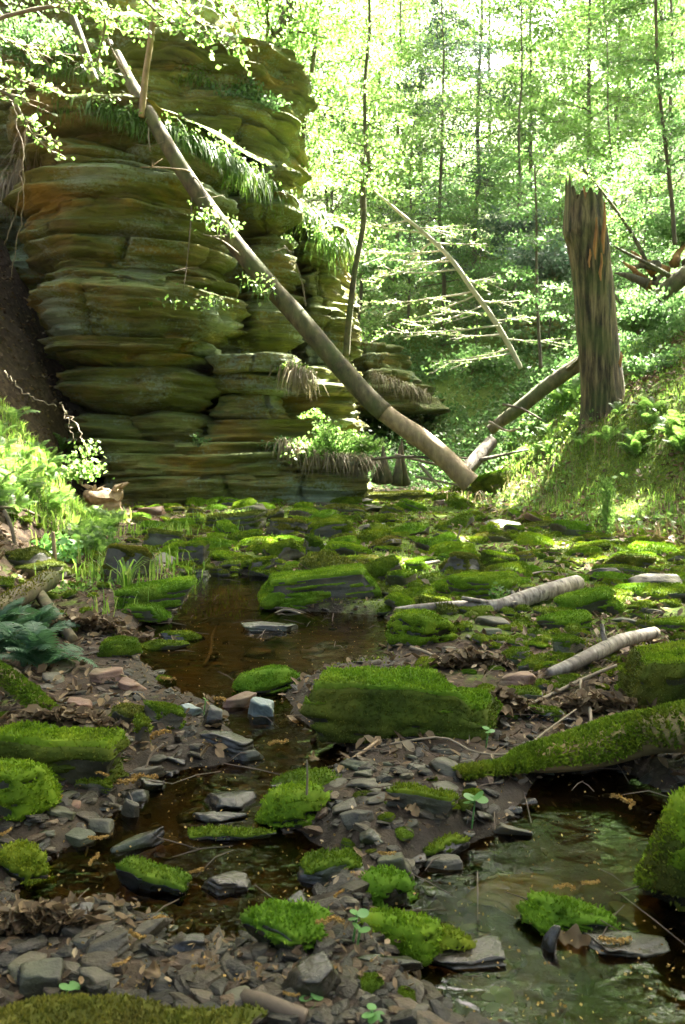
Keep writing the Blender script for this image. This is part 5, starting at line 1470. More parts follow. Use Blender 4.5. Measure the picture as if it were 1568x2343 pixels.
for zi, (poly, cnt, (w0, w1), kinds) in enumerate(ZONES):
    us, vs = [p[0] for p in poly], [p[1] for p in poly]
    tries = got = 0
    while got < cnt and tries < cnt * 40:
        tries += 1
        u, v = rs.uniform(min(us), max(us)), rs.uniform(min(vs), max(vs))
        if not pip(u, v, poly): continue
        g = G(u, v)
        wpx = w0 + (w1 - w0) * rs.random() ** 1.6
        if v < 1330: wpx *= 0.55 + 0.45 * sstep(1130, 1330, v)
        W = wpx * g[1] / FPX
        if any((g[0] - x) ** 2 + ((g[1] - y)) ** 2 < (r * 0.85 + W * 0.36) ** 2 for x, y, r in TAKEN): continue
        TAKEN.append((g[0], g[1], W * 0.42))
        got += 1; nsmall += 1
        k = rs.randrange(10)
        me, mc, dims = PROTOS[k]
        if zi < 2: wpx *= 1.2; W *= 1.2
        kind = rs.choices([a for a, _ in kinds], [b for _, b in kinds])[0]
        wet = zi in (7, 8, 9, 10) or (g[2] < 0.03)
        bm = 'wet_stone' if wet else ('red_stone' if rs.random() < 0.1 else 'stone')
        size = 'small' if wpx < w0 + (w1 - w0) * 0.25 else 'larger' if wpx > w0 + (w1 - w0) * 0.6 else ''
        look = {'moss': 'green mossy', 'moss_bright': 'bright moss covered', 'moss_olive': 'olive mossy', 'moss_dark': 'dark mossy', '': {'wet_stone': 'dark wet', 'red_stone': 'reddish', 'stone': 'bare grey'}[bm]}[kind]
        flatk = 'slab' if dims[2] < 0.15 else 'stone'
        o = link('mossy_stone' if kind else 'bare_stone', me[bm])
        s = W
        o.scale = (s, s * rs.uniform(0.85, 1.25), s * rs.uniform(0.8, 1.5))
        o.location = (g[0], g[1], g[2] + dims[2] * s * (0.42 if not wet else 0.1) * rs.uniform(0.6, 1.5))
        o.rotation_euler = (R(rs.gauss(0, 9)), R(rs.gauss(0, 10)), R(rs.gauss(0, 35)))
        tag(o, rel_label(u, v, (size + ' ' + look).strip() + ' ' + flatk, v), 'stone', 'stones scattered along the stream')
        if kind:
            link('moss_cushion', mc[kind], o)

# the countless small mossy stones in between, as one mass
def filler():
    rng = np.random.default_rng(91); r2 = random.Random(92)
    A = {'moss': [[], [], []], 'stone': [[], []]}
    na = nb = 0
    polys = [([(300,1160),(1568,1230),(1568,1400),(1050,1400),(420,1330)], 330, (22, 60)), ([(560,1310),(1100,1310),(1300,1420),(1050,1500),(880,1410),(640,1330)], 60, (30, 75)), ([(1050,1400),(1568,1330),(1568,1500),(1200,1660),(1000,1500)], 90, (28, 66)), ([(0,1180),(330,1180),(420,1330),(200,1480),(0,1480)], 60, (26, 60))]
    for poly, cnt, (a, b) in polys:
        us, vs = [p[0] for p in poly], [p[1] for p in poly]
        got = 0
        while got < cnt:
            u, v = r2.uniform(min(us), max(us)), r2.uniform(min(vs), max(vs))
            if not pip(u, v, poly): continue
            got += 1
            g = G(u, v); W = r2.uniform(a, b) * g[1] / FPX * (0.6 + 0.4 * sstep(1150, 1330, v))
            k = r2.randrange(10); me, mc, dims = PROTOS[k]
            Mx = Matrix.LocRotScale(Vector((g[0], g[1], g[2] + dims[2] * W * 0.3)), Euler((R(r2.gauss(0, 10)), R(r2.gauss(0, 10)), R(r2.gauss(0, 40)))), Vector((W, W * r2.uniform(.8, 1.2), W * r2.uniform(.8, 1.5))))
            m4 = np.array(Mx)
            V0, F0 = RAW[k]
            A['stone'][0].append(V0 @ m4[:3, :3].T + m4[:3, 3]); A['stone'][1].append(F0 + na); na += len(V0)
            V1, F1, a1 = moss_cover(V0 @ m4[:3, :3].T + m4[:3, 3], F0, r2.randrange(999), 0.2, max(0.011, 0.0022 * g[1]), 260, 0.012, 0.1)
            A['moss'][0].append(V1); A['moss'][1].append(F1 + nb); A['moss'][2].append(a1); nb += len(V1)
    o = link('small_mossy_stones', mesh('small_mossy_stones', np.concatenate(A['stone'][0]), [np.concatenate(A['stone'][1])], M['stone']))
    tag(o, 'small mossy stones packed between the bigger ones', kind='stuff')
    link('moss_cushion', mesh('moss_cushion', np.concatenate(A['moss'][0]), [np.concatenate(A['moss'][1])], M['moss'], attrs={'tip': np.concatenate(A['moss'][2])}), o)
RAW = []
for k in range(10):
    V, F = rock_shape(500 + k, 3, 16, 5 + k % 3, rough=0.05)
    RAW.append((V * PROTOS[k][2], F))
filler()

# ---- gravel and pebbles that nobody could count
def gravel():
    rng = np.random.default_rng(44)
    shapes = [rock_shape(700 + k, 3, 18, 4 + k % 3, rough=0.07) for k in range(8)]
    n = 8000
    y = 1.3 + 7.5 * rng.uniform(size=n) ** 1.7
    x = (rng.uniform(-0.48, 0.48, n)) * (y + 0.3)
    sd = pool_sd(x, y)
    keep = (sd < 0.35 + 0.5 * rng.uniform(size=n) * (y < 3.4)) & (rng.uniform(size=n) < np.where(sd < 0.0, 0.18, 1.0))
    x, y = x[keep], y[keep]
    z = H(x, y)
    n = len(x)
    s = 0.007 + 0.028 * rng.uniform(size=n) ** 2.2
    s = np.maximum(s, 0.0026 * y)
    rz = rng.uniform(0, 6.28, n)
    Vs, Fs, off = [], [], 0
    for k in range(8):
        V, F = shapes[k]
        i = np.arange(n) % 8 == k
        m = i.sum()
        sc = np.stack([s[i] * rng.uniform(0.9, 1.5, m), s[i] * rng.uniform(0.6, 1.0, m), s[i] * rng.uniform(0.16, 0.42, m)], -1)
        q = V[None] * sc[:, None]
        q[..., 2] += q[..., 0] * rng.normal(0, 0.25, m)[:, None]
        c, sn = np.cos(rz[i])[:, None], np.sin(rz[i])[:, None]
        q = np.stack([q[..., 0] * c - q[..., 1] * sn, q[..., 0] * sn + q[..., 1] * c, q[..., 2]], -1)
        q += np.stack([x[i], y[i], z[i] + s[i] * 0.15], -1)[:, None]
        Vs.append(q.reshape(-1, 3)); Fs.append((F[None] + (np.arange(m) * len(V))[:, None, None]).reshape(-1, 4) + off)
        off += m * len(V)
    mi = None
    me = mesh('stream_gravel', np.concatenate(Vs), [np.concatenate(Fs)], M['pebble'], None, smooth=False)
    tag(link('stream_gravel', me), 'loose flat gravel and pebbles along the stream', kind='stuff')
def pebble_mat():
    m, nt, bs = nodes('pebbles')
    g = nt.nodes.new('ShaderNodeNewGeometry')
    c = ramp(nt, g.outputs['Random Per Island'], [(0.0, (0.008, 0.007, 0.004)), (0.3, (0.024, 0.021, 0.013)), (0.55, (0.044, 0.035, 0.019)), (0.75, (0.022, 0.022, 0.016)), (0.9, (0.07, 0.042, 0.02)), (1.0, (0.085, 0.075, 0.05))])
    nt.links.new(mix(nt, 0.5, c, mix(nt, 1.0, c, ramp(nt, noise(nt, 40, 3, 0.6, g.outputs['Position']), [(0.3, (0.4, 0.4, 0.4)), (0.7, (1.4, 1.4, 1.4))]), 'MULTIPLY')), bs.inputs['Base Color'])
    bs.inputs['Roughness'].default_value = 0.55
    bs.inputs['Specular IOR Level'].default_value = 0.3
    bump(nt, bs, noise(nt, 70, 4, 0.65, g.outputs['Position']), 0.6, 0.01)
    return m
M['pebble'] = pebble_mat()
gravel()

# ------------------------------------------------------------------ logs and sticks on the gorge floor
def on_ground(u, v, up=0.0):
    g = G(u, v); g[2] += up
    return g
def ground_log(name, label, cat, pts, mat, group=None, sides=12, rough=0.1, n=36, stubs=(), part='log_body', bend=0.0, sag=True):
    """pts: (u, v of the resting line, diameter px, extra height m)"""
    W, r = [], []
    for u, v, w, up in pts:
        g = G(u, v); rad = w * g[1] / FPX / 2
        W.append(g + np.array([0, rad * 0.5, rad * 0.8 + up])); r.append(rad)
    t = empty(name, W[0], label, cat, group)
    d = W[-1] - W[0]
    rz = math.atan2(d[1], d[0])
    t.rotation_euler = (0, 0, rz)
    Rm = np.array(Matrix.Rotation(-rz, 3, 'Z'))
    pp = (curve(W, n) - W[0]) @ Rm.T
    mb = MB(); mb.tube(pp, np.interp(np.linspace(0, 1, n), np.linspace(0, 1, len(r)), r), sides, len(label), rough)
    mb.obj(part, M[mat], t)
    for (f, az, el, L, rr) in stubs:
        st = pp[int(f * (n - 1))]
        mb = MB(); mb.tube(limb_path(st, az, el, L, 6, np.random.default_rng(4), 0, 0.2), np.linspace(rr, rr * 0.6, 6), 7, 3, 0.15); mb.obj('branch_stub', M[mat], t)
    return t
ground_log('birch_log', 'white barked birch log with a forked knotted middle lying among mossy stones', 'log', [(905, 1412, 19, 0.01), (985, 1405, 22, 0.01), (1070, 1400, 25, 0.01), (1140, 1402, 32, 0.0), (1190, 1392, 40, 0.0), (1260, 1375, 40, 0.02), (1322, 1360, 38, 0.03)],
           'birch', rough=0.2, stubs=[(0.56, R(170), R(12), 0.30, 0.022), (0.60, R(-110), R(10), 0.14, 0.02), (0.66, R(100), R(50), 0.08, 0.02)])
ground_log('birch_log', 'shorter pale birch log end sticking out behind the dark undercut block', 'log', [(1258, 1560, 26, 0.01), (1310, 1545, 32, 0.02), (1370, 1522, 34, 0.03), (1425, 1500, 34, 0.04), (1500, 1480, 30, 0.04)], 'birch', rough=0.2, stubs=[(0.62, R(60), R(60), 0.12, 0.016)])

def moss_on_tube(pp, rr, thr, blade, n, seed, thick=0.012, sq=1.0):
    rng = np.random.default_rng(seed)
    k = rng.uniform(0, len(pp) - 1, n); i = k.astype(int); f = (k - i)[:, None]
    i2 = np.minimum(i + 1, len(pp) - 1)
    c = pp[i] * (1 - f) + pp[i2] * f
    tg = pp[i2] - pp[np.maximum(i - 1, 0)]; tg /= np.linalg.norm(tg, axis=1)[:, None] + 1e-9
    d = rand_dir(n, rng); d -= (d * tg).sum(1)[:, None] * tg; d /= np.linalg.norm(d, axis=1)[:, None]
    ok = d[:, 2] + 0.3 * fbm(c * 6, 2, seed) > thr
    c, d, r = c[ok], d[ok], np.interp(k[ok], np.arange(len(rr)), rr)[:, None]
    b = c + d * r * sq
    dd = d + rng.normal(size=d.shape) * 0.5; dd /= np.linalg.norm(dd, axis=1)[:, None]
    s = np.cross(dd, rand_dir(len(dd), rng)); s /= np.linalg.norm(s, axis=1)[:, None] + 1e-9
    h = blade * rng.uniform(0.6, 1.3, len(b))[:, None]
    V = np.stack([b - dd * h * 0.2, b + dd * h * 0.5 + s * blade * .27, b + dd * h, b + dd * h * 0.5 - s * blade * .27], 1).reshape(-1, 3)
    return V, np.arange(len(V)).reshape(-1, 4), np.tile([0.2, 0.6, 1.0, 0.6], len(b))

def mossy_log(label, pts, squash, seed, nm=12000, mat='rot_wood', thr=-0.05, mm='moss', blade=0.016, flat_=False):
    W, r = [], []
    for u, v, w, up in pts:
        g = G(u, v); rad = w * g[1] / FPX / 2
        W.append(g + np.array([0, rad * 0.4, rad * 0.8 * squash + up])); r.append(rad)
    t = empty('mossy_log', W[0], label, 'log')
    n = 60
    pp = curve(W, n) - W[0]; rr = np.interp(np.linspace(0, 1, n), np.linspace(0, 1, len(r)), r)
    SQ = np.array([1.0, 1.7, 0.72]) if flat_ else np.ones(3)
    mb = MB(); mb.tube(pp, rr, 18, seed, 0.22); V0 = mb.v[0][:60 * 18].reshape(60, 18, 3); V0[:] = pp[:, None] + (V0 - pp[:, None]) * SQ; mb.obj('log_body', M[mat], t)
    V, F, A = moss_on_tube(pp, rr, thr, blade, nm, seed, sq=SQ)
    link('moss_cushion', mesh('moss_cushion', V, [F], M[mm], attrs={'tip': A}), t)
    return t
mossy_log('mossy rotten log with a golden worn back slanting in at the right edge', [(1050, 1788, 22, 0.01), (1165, 1784, 34, 0.01), (1215, 1780, 62, 0.015), (1330, 1776, 92, 0.02), (1440, 1768, 104, 0.035), (1570, 1758, 112, 0.06), (1720, 1740, 116, 0.08)], 1.0, 5, 22000, flat_=True)
mossy_log('short mossy log end sloping down from the left edge', [(-40, 1600, 46, 0.1), (30, 1625, 46, 0.06), (80, 1645, 44, 0.02), (122, 1660, 36, 0.0)], 1.0, 6, 5000)
mossy_log('rotten mossy log on the left bank beside the dead leaves', [(-30, 1440, 40, 0.05), (30, 1410, 44, 0.05), (75, 1385, 44, 0.05), (112, 1362, 46, 0.05)], 1.0, 7, 1500, 'bark_moss', 0.45, 'moss_olive')
ground_log('rotten_log', 'lichen spotted rotten branch fork on the left bank', 'log', [(90, 1385, 26, 0.04), (125, 1430, 28, 0.02), (165, 1475, 24, 0.0)], 'bark_moss')
# cut stump end in the sun on the left bank
ground_log('weathered_root', 'grey weathered root snag beside the sunlit stump', 'branch', [(235, 1120, 14, 0.2), (265, 1105, 22, 0.2), (290, 1125, 18, 0.1)], 'twig', rough=0.3)

STICKS = [
 ('long pale stick lying from the dark block down to the leaves', [(1186, 1632, 9, .01), (1270, 1600, 9, .02), (1340, 1572, 9, .03), (1410, 1552, 8, .05)], 'twig'),
 ('pale forked stick hanging down from the long pale stick', [(1328, 1575, 8, .03), (1332, 1610, 8, .02), (1334, 1640, 7, .01)], 'twig'),
 ('short pale stick at the upper end of the mossy log', [(1350, 1640, 8, .03), (1353, 1672, 8, .02)], 'twig'),
 ('bleached bent stick under the big boulder', [(805, 1746, 8, .01), (840, 1728, 9, .015), (866, 1712, 8, .02)], 'bare_wood'),
 ('long thin twig curving from the boulder to the mossy log', [(872, 1722, 5, .02), (1010, 1712, 5, .03), (1090, 1740, 5, .02), (1180, 1745, 5, .03), (1260, 1700, 5, .05), (1318, 1660, 4, .06)], 'twig'),
 ('white forked twig standing out of the upper pool', [(466, 1528, 7, .0), (482, 1505, 8, .02), (486, 1478, 8, .05), (496, 1460, 6, .07)], 'twig'),
 ('thin white twig branching beside the pool', [(482, 1505, 6, .02), (500, 1500, 6, .01), (512, 1512, 5, .0)], 'twig'),
 ('thin bent twig in the middle of the upper pool', [(440, 1430, 5, .0), (500, 1422, 5, .03), (545, 1410, 5, .05), (600, 1412, 4, .03)], 'twig_dark'),
 ('long twig lying across the pool to the slab', [(560, 1412, 5, .03), (640, 1408, 5, .04), (700, 1420, 5, .03), (750, 1440, 4, .02)], 'twig_dark'),
 ('twig arching out of the debris in the pool', [(590, 1440, 6, .02), (625, 1425, 6, .05), (660, 1418, 6, .05), (720, 1432, 5, .03)], 'twig'),
 ('pale upright dead stem on the left bank', [(127, 1320, 9, .0), (126, 1285, 9, .18), (124, 1250, 8, .36)], 'bare_wood'),
 ('slender stick leaning on the left bank in the sun', [(35, 1250, 9, .0), (28, 1220, 9, .15), (12, 1185, 8, .3)], 'twig'),
 ('stick beyond the litter on the right flat', [(1170, 1332, 6, .01), (1240, 1318, 5, .03), (1300, 1322, 5, .02)], 'twig'),
 ('thin stick at the top of the litter bank', [(940, 1490, 8, .01), (985, 1510, 8, .02), (1020, 1532, 7, .01)], 'twig'),
 ('bent thin stick standing in the stone field', [(1040, 1250, 5, .0), (1048, 1225, 5, .1), (1056, 1200, 4, .22)], 'twig'),
 ('dead stalk standing on the moss stone', [(702, 1880, 6, .06), (704, 1880, 5, .11), (703, 1880, 4, .17)], 'twig'),
 ('weathered brown driftwood piece at the bottom beside the nearest slab', [(560, 2300, 34, .0), (620, 2322, 40, .01), (700, 2345, 44, .0)], 'twig_dark'),
 ('thin brown stick in front of the leaf heap', [(325, 1800, 5, .0), (345, 1770, 5, .04), (375, 1745, 4, .06)], 'twig_dark'),
 ('grey stick on the flat beside the thin dark slab', [(1440, 1335, 6, .01), (1500, 1328, 6, .02), (1560, 1330, 6, .02)], 'twig'),
 ('short white stick behind the mossy field', [(960, 1300, 8, .02), (1005, 1292, 8, .02)], 'birch'),
 ('long bare branch on the sunlit bank at the left edge', [(0, 1175, 7, .05), (60, 1190, 7, .08), (130, 1215, 6, .04)], 'twig'),
]
for lab, pts, mt in STICKS:
    W, r = [], []
    for u, v, w, up in pts:
        g = G(u, v) if up < 0.1 else None
        if g is None:
            b = G(*pts[0][:2]); g = P(u, pts[0][1], b[1]); g[2] = b[2]
        W.append(g + np.array([0, 0, up + w * g[1] / FPX / 2 * 0.6])); r.append(w * g[1] / FPX / 2)
    mb = MB(); pc = curve(W, 18); mb.tube(pc - W[0], np.interp(np.linspace(0, 1, 18), np.linspace(0, 1, len(r)), r), 7, len(lab), 0.12)
    tag(mb.obj('stick', M[mt], None, True, W[0]), lab, 'stick', 'sticks on the gorge floor')

# ------------------------------------------------------------------ dead leaves
def litter_mesh(name, X, Y, size, seed, lift=0.012, Z=None, mat='litter'):
    rng = np.random.default_rng(seed)
    n = len(X)
    Z = H(X, Y) if Z is None else Z
    a = rng.uniform(0, 6.28, n)
    tilt = rng.normal(0, 0.45, (n, 2))
    s = size * rng.uniform(0.6, 1.25, n)
    fx = np.stack([np.cos(a), np.sin(a), tilt[:, 0]], -1); fy = np.stack([-np.sin(a), np.cos(a), tilt[:, 1]], -1)
    cu = rng.uniform(-0.05, 0.5, n)
    C = np.stack([X, Y, Z + lift * rng.uniform(0.2, 2.2, n)], -1)
    e = lambda p, q, r: C + fx * (s * p)[:, None] + fy * (s * q)[:, None] + np.array([0, 0, 1.0]) * (s * cu * r)[:, None]
    V = np.stack([e(-.5, 0, .25), e(-.15, .26, .6), e(.25, .2, .6), e(.55, 0, .35), e(.2, -.24, .55), e(-.2, -.22, .6), e(0, 0, -.1)], 1)
    f = np.array([(0, 6, 2, 1), (6, 3, 3, 2), (0, 5, 4, 6), (6, 4, 3, 3)])
    tri = np.array([(0, 6, 1), (1, 6, 2), (2, 6, 3), (3, 6, 4), (4, 6, 5), (5, 6, 0)])
    F = (tri[None] + (np.arange(n) * 7)[:, None, None]).reshape(-1, 3)
    return mesh(name, V.reshape(-1, 3), [F], M[mat], smooth=False)
def scatter_litter():
    rng = np.random.default_rng(55)
    n = 26000
    y = 1.6 + 15 * rng.uniform(size=n) ** 1.35
    x = rng.uniform(-0.50, 0.50, n) * (y + 0.4)
    m = y < 9
    sd = np.full(n, 1.0); sd[m] = pool_sd(x[m], y[m])
    dens = 0.30 + 0.5 * n2(x, y, 1.1, 3, 56)
    dens += 0.55 * sstep(0.25, 1.2, x - 0.05 * y) * sstep(2.6, 3.3, y) * sstep(7.5, 5.5, y)
    dens += 0.5 * sstep(-1.0, -1.5, x) * sstep(2.5, 3.2, y) * sstep(8, 6, y)
    dens += 0.9 * sstep(-3.6, -4.6, x) * sstep(9.5, 12, y)
    dens -= 0.35 * sstep(3.0, 2.2, y)
    keep = (sd > 0.02) & (rng.uniform(size=n) < dens)
    x, y = x[keep], y[keep]
    near = y < 6
    me = litter_mesh('leaf_litter', x, y, np.where(near, 0.045, 0.065) * (1 + 0.2 * (y > 10)), 57)
    tag(link('leaf_litter', me), 'curled brown dead leaves littering the ground', kind='stuff')
    # small broken bits of leaf and bark
    n = 7000
    y = 1.4 + 4.6 * rng.uniform(size=n) ** 1.5; x = rng.uniform(-0.48, 0.48, n) * (y + 0.2)
    k = (pool_sd(x, y) > 0.0) & (n2(x, y, 2.5, 2, 58) > rng.uniform(-0.6, 0.5, n)); x, y = x[k], y[k]
    tag(link('leaf_crumbs', litter_mesh('leaf_crumbs', x, y, 0.018, 59, 0.012)), 'small broken bits of dead leaf and bark on the gravel', kind='stuff')
    # oak flower crumbs
    n = 2000
    y = 1.4 + 3.6 * rng.uniform(size=n) ** 1.5; x = rng.uniform(-0.48, 0.48, n) * (y + 0.2)
    z = np.maximum(H(x, y), 0.001) + 0.006
    V, F = leaf_geo(np.stack([x, y, z + 0.004], -1), 0.0075, rng, 0.3, 0.8)
    tag(link('catkin_crumbs', mesh('catkin_crumbs', V, [F], M['catkin'], smooth=False)), 'tiny golden crumbs of fallen catkins', kind='stuff')
    # fine dead stalks and needles
    mb = MB()
    for k in range(170):
        yy = 1.7 + 5.5 * rng.uniform() ** 1.4; xx = rng.uniform(-0.46, 0.46) * yy
        zz = max(Hs(xx, yy), 0.0) + 0.015
        L = rng.uniform(0.05, 0.22); a = rng.uniform(0, 6.28)
        d = np.array([math.cos(a), math.sin(a), rng.normal(0, 0.12)])
        p = np.array([xx, yy, zz])
        mb.tube([p - d * L / 2, p + np.array([0, 0, rng.uniform(0, .02)]), p + d * L / 2], [0.0013, 0.002, 0.001], 4, cap=False)
    tag(mb.obj('fine_twigs', M['twig_dark']), 'fine dead twigs and needles strewn over the ground', kind='stuff')
scatter_litter()

def leaf_heap(name, label, cu, cv, wpx, hpx, n, seed, size=0.07):
    rng = np.random.default_rng(seed)
    g = G(cu, cv); W = wpx * g[1] / FPX
    X = g[0] + rng.normal(0, W * 0.24, n); Y = g[1] + np.abs(rng.normal(0, W * 0.2, n))
    hh = hpx * g[1] / FPX
    Z = np.maximum(H(X, Y), 0) + hh * np.exp(-((X - g[0]) / (W * 0.35)) ** 2 - ((Y - g[1]) / (W * 0.35)) ** 2) * rng.uniform(0.1, 1, n)
    tag(link(name, litter_mesh(name, X, Y, size, seed, 0.01, Z)), label, kind='stuff')
leaf_heap('leaf_heap', 'tangled heap of pale brown dead leaves on the left shore', 70, 2150, 300, 48, 726, 61, 0.042)
leaf_heap('leaf_heap', 'drift of brown oak leaves against the big boulder', 1140, 1650, 200, 56, 528, 62, 0.055)
leaf_heap('leaf_heap', 'drift of leaves under the dark undercut block', 1370, 1640, 260, 32, 484, 63, 0.055)
leaf_heap('leaf_heap', 'brown leaves banked behind the big boulder', 1080, 1530, 200, 32, 440, 64, 0.055)
leaf_heap('leaf_heap', 'leaves caught on the left bank of the pool', 190, 1450, 260, 32, 660, 65, 0.055)
leaf_heap('leaf_heap', 'leaves lying above the long dark boulder', 130, 1670, 260, 24, 572, 66, 0.055)
# single dead leaves one can point at
def curled_leaf(label, u, v, wpx, up, yaw, seed, tilt=0.5):
    rng = np.random.default_rng(seed)
    g = G(u, v); L = 0.85 * wpx * g[1] / FPX
    n, m = 22, 9
    a = np.linspace(-1, 1, n)[:, None]; b = np.linspace(-1, 1, m)[None]
    lobes = 0.30 * (1 - a ** 2) ** 0.5 * (1 + 0.28 * np.cos(a * 9 + seed)) + 0.02
    Xl = a * 0.5 + 0 * b; Yl = b * lobes
    Zl = 0.30 * (1 - a ** 2) + 0.30 * np.abs(b) ** 1.5 * (0.4 + 0.3 * np.sin(a * 5 + seed)) + 0.04 * np.sin(a * 9 + b * 4)
    V = np.stack([Xl + 0 * b, Yl, Zl], -1).reshape(-1, 3) * L
    i = (np.arange(n - 1)[:, None] * m + np.arange(m - 1)[None]).ravel()
    o = link('dead_leaf', mesh('dead_leaf', V, [np.stack([i, i + 1, i + m + 1, i + m], -1)], M['litter']), None, g + np.array([0, 0, up]))
    o.rotation_euler = (R(tilt * 60), R(10), R(yaw))
    tag(o, label, 'dead leaf', 'single dead leaves')
curled_leaf('large curled tan leaf draped over the mossy stone in the near pool', 1310, 2270, 125, 0.09, -28, 1, 0.6)
curled_leaf('pale dead leaf standing behind the nearest slab', 345, 2262, 60, 0.03, 60, 2, 0.9)
curled_leaf('brown leaf hooked over the moss stone with the stalk', 712, 1835, 40, 0.13, 80, 3, 0.9)
curled_leaf('pale cream leaf among the pebbles at the stream bend', 345, 1745, 44, 0.02, 0, 4, 0.1)
curled_leaf('whitish leaf lying on the left bank near the mossy log end', 98, 1618, 36, 0.03, 10, 5, 0.2)
curled_leaf('brown oak leaf on the gravel bar', 895, 1850, 55, 0.02, 40, 6, 0.4)
curled_leaf('crumpled brown leaf right of the brick shaped stone', 945, 1880, 46, 0.02, -50, 7, 0.4)
curled_leaf('pinkish leaf lying below the birch log', 1050, 1438, 50, 0.01, -30, 8, 0.2)
curled_leaf('sunlit pale leaf in the litter of the left bank', 215, 1425, 44, 0.03, 70, 9, 0.7)
curled_leaf('brown leaf at the bottom right corner among dark stones', 1520, 2320, 60, 0.03, 20, 10, 0.4)
curled_leaf('broad brown leaf drift piece right of the big boulder', 1150, 1655, 60, 0.03, -10, 11, 0.3)

# ------------------------------------------------------------------ catkins
def catkin_mesh(seed):
    rng = np.random.default_rng(seed)
    pts = curve([(-.5, 0, .05), (-.15, rng.uniform(-.12, .12), .08), (.2, rng.uniform(-.15, .15), .07), (.5, rng.uniform(-.1, .1), .05)], 16)
    mb = MB(); mb.tube(pts, 0.035, 5, 0, 0)
    n = 150
    k = rng.integers(0, 16, n)
    C = pts[k] + rand_dir(n, rng) * 0.085
    V, F = leaf_geo(C, 0.11, rng, 0.1, 0.9)
    mb.add(V, F)
    return mb.mesh('catkin', M['catkin'], smooth=False)
CK = [catkin_mesh(k) for k in range(5)]
CATKINS = [(360,1695,58,75,'upright against the narrow stone at the stream bend'),(372,1722,46,20,'lying below the upright mossy stone'),(270,1782,40,-60,'hanging at the edge of the long dark boulder'),(282,1802,70,0,'lying on the brown slat of stone'),(330,1800,66,-4,'along the brown slat, its right end'),
 (238,1822,40,-20,'on a small stone below the long dark boulder'),(128,1722,40,-60,'stuck to the face of the long dark boulder'),(128,1850,60,70,'beside the bright moss mound'),(228,1968,50,6,'at the left waterline of the lower stream'),(222,2055,52,80,'upright at the end of the long dark wet stone'),
 (446,2075,52,45,'leaning between the long dark wet stone and the flat wet stone'),(360,2122,60,24,'beside the pointed grey stone'),(318,2160,60,-35,'on the pointed grey stone'),(282,2218,48,40,'on the angular stones behind the nearest slab'),(456,2242,34,0,'at the top edge of the nearest slab'),(598,2240,36,-40,'under the large dark wedge'),
 (755,2192,70,8,'in front of the shaggy moss cushion'),(668,2300,46,-14,'on the large dark wedge'),(884,2020,46,-4,'on top of the small round cushion'),(1416,1930,60,-50,'floating in the shade of the near pool'),(1440,1940,40,60,'beside the floating one in the near pool'),(1285,2200,52,0,'on the mossy stone in the near pool'),(1345,2202,50,6,'at the right of the mossy stone in the near pool'),
 (1400,2290,80,-4,'on the flat dark stone at the bottom'),(638,1797,50,18,'on the flat mossy stone'),(775,2120,40,60,'between the two bright cushions'),(505,1618,40,-30,'at the foot of the upper pool'),(385,1580,44,-20,'on the shore left of the upper pool'),(15,1925,44,60,'near the mossy wedge'),(90,2120,40,0,'on the green grey stone'),(100,1775,40,40,'on the pebbles by the bright moss mound')]
for k, (u, v, w, a, where) in enumerate(CATKINS):
    g = G(u, v); L = w * g[1] / FPX * 0.85
    top = max(g[2], 0)
    o = link('oak_catkin', CK[k % 5], None, (g[0], g[1] - 0.01, top + 0.02 + (0.05 if 'cushion' in where or 'boulder' in where or 'mossy stone' in where else 0)))
    o.scale = (L,) * 3
    o.rotation_euler = (0.2, 0, R(a))
    tag(o, 'golden brown catkin ' + where, 'catkin', 'fallen catkins')

# ------------------------------------------------------------------ seedlings
def disc_leaf(r):
    th = np.linspace(0, 2 * math.pi, 15)[:-1]
    V = [(0.0, 0, 0.0)] + [(r + r * math.cos(t) * (1 - 0.06 * (abs(t - math.pi) < .3)), r * 0.95 * math.sin(t), 0.10 * r * (1 - math.cos(t)) - 0.05 * r) for t in th]
    V[0] = (r, 0, -0.04 * r)
    return mesh('round_leaf', V, [[(0, 1 + i, 1 + (i + 1) % 14) for i in range(14)]], M['sprout'])
DL = disc_leaf(1.0)
SPROUTS = [(1079, 1895, 1822, 34, 5, 'tall round leaved seedling rising from the gravel bar'), (1111, 1715, 1672, 20, 3, 'small seedling at the corner of the big boulder'), (1124, 2335, 2280, 40, 5, 'largest round leaved seedling at the bottom'),
           (839, 2342, 2312, 30, 4, 'pale seedling at the bottom edge'), (806, 2170, 2100, 28, 3, 'seedling growing between the bright moss cushions'), (814, 2185, 2135, 30, 2, 'low seedling leaf pair on the largest cushion'), (148, 2275, 2252, 34, 3, 'seedling at the left behind the nearest slab'),
           (700, 2305, 2282, 30, 3, 'seedling in front of the large dark wedge'), (465, 1640, 1600, 12, 2, 'tiny seedling at the foot of the upper pool'), (620, 1205, 1190, 10, 2, 'tiny seedling in the stone field')]
rng = np.random.default_rng(77)
for (u, vb, vt, lw, nl, lab) in SPROUTS:
    g = G(u, vb); h = (vb - vt) * g[1] / FPX * 1.02
    t = empty('seedling', g, lab, 'seedling', 'green seedlings')
    mb = MB(); top = np.array([0.01, 0, h]); mb.tube(curve([(0, 0, -0.01), (0.006, 0, h * .5), top], 8), 0.0025, 5); mb.obj('stem', M['sprout'], t)
    a0 = rng.uniform(0, 6.28)
    for k in range(nl):
        o = link('round_leaf', DL, t, top + np.array([0, 0, -0.004 * k]))
        s = lw * g[1] / FPX * 0.5 * rng.uniform(0.8, 1.1)
        o.scale = (s, s, s); o.rotation_euler = (rng.normal(0.25, 0.15), rng.normal(-0.15, 0.2), a0 + k * 6.283 / nl + rng.normal(0, 0.2))

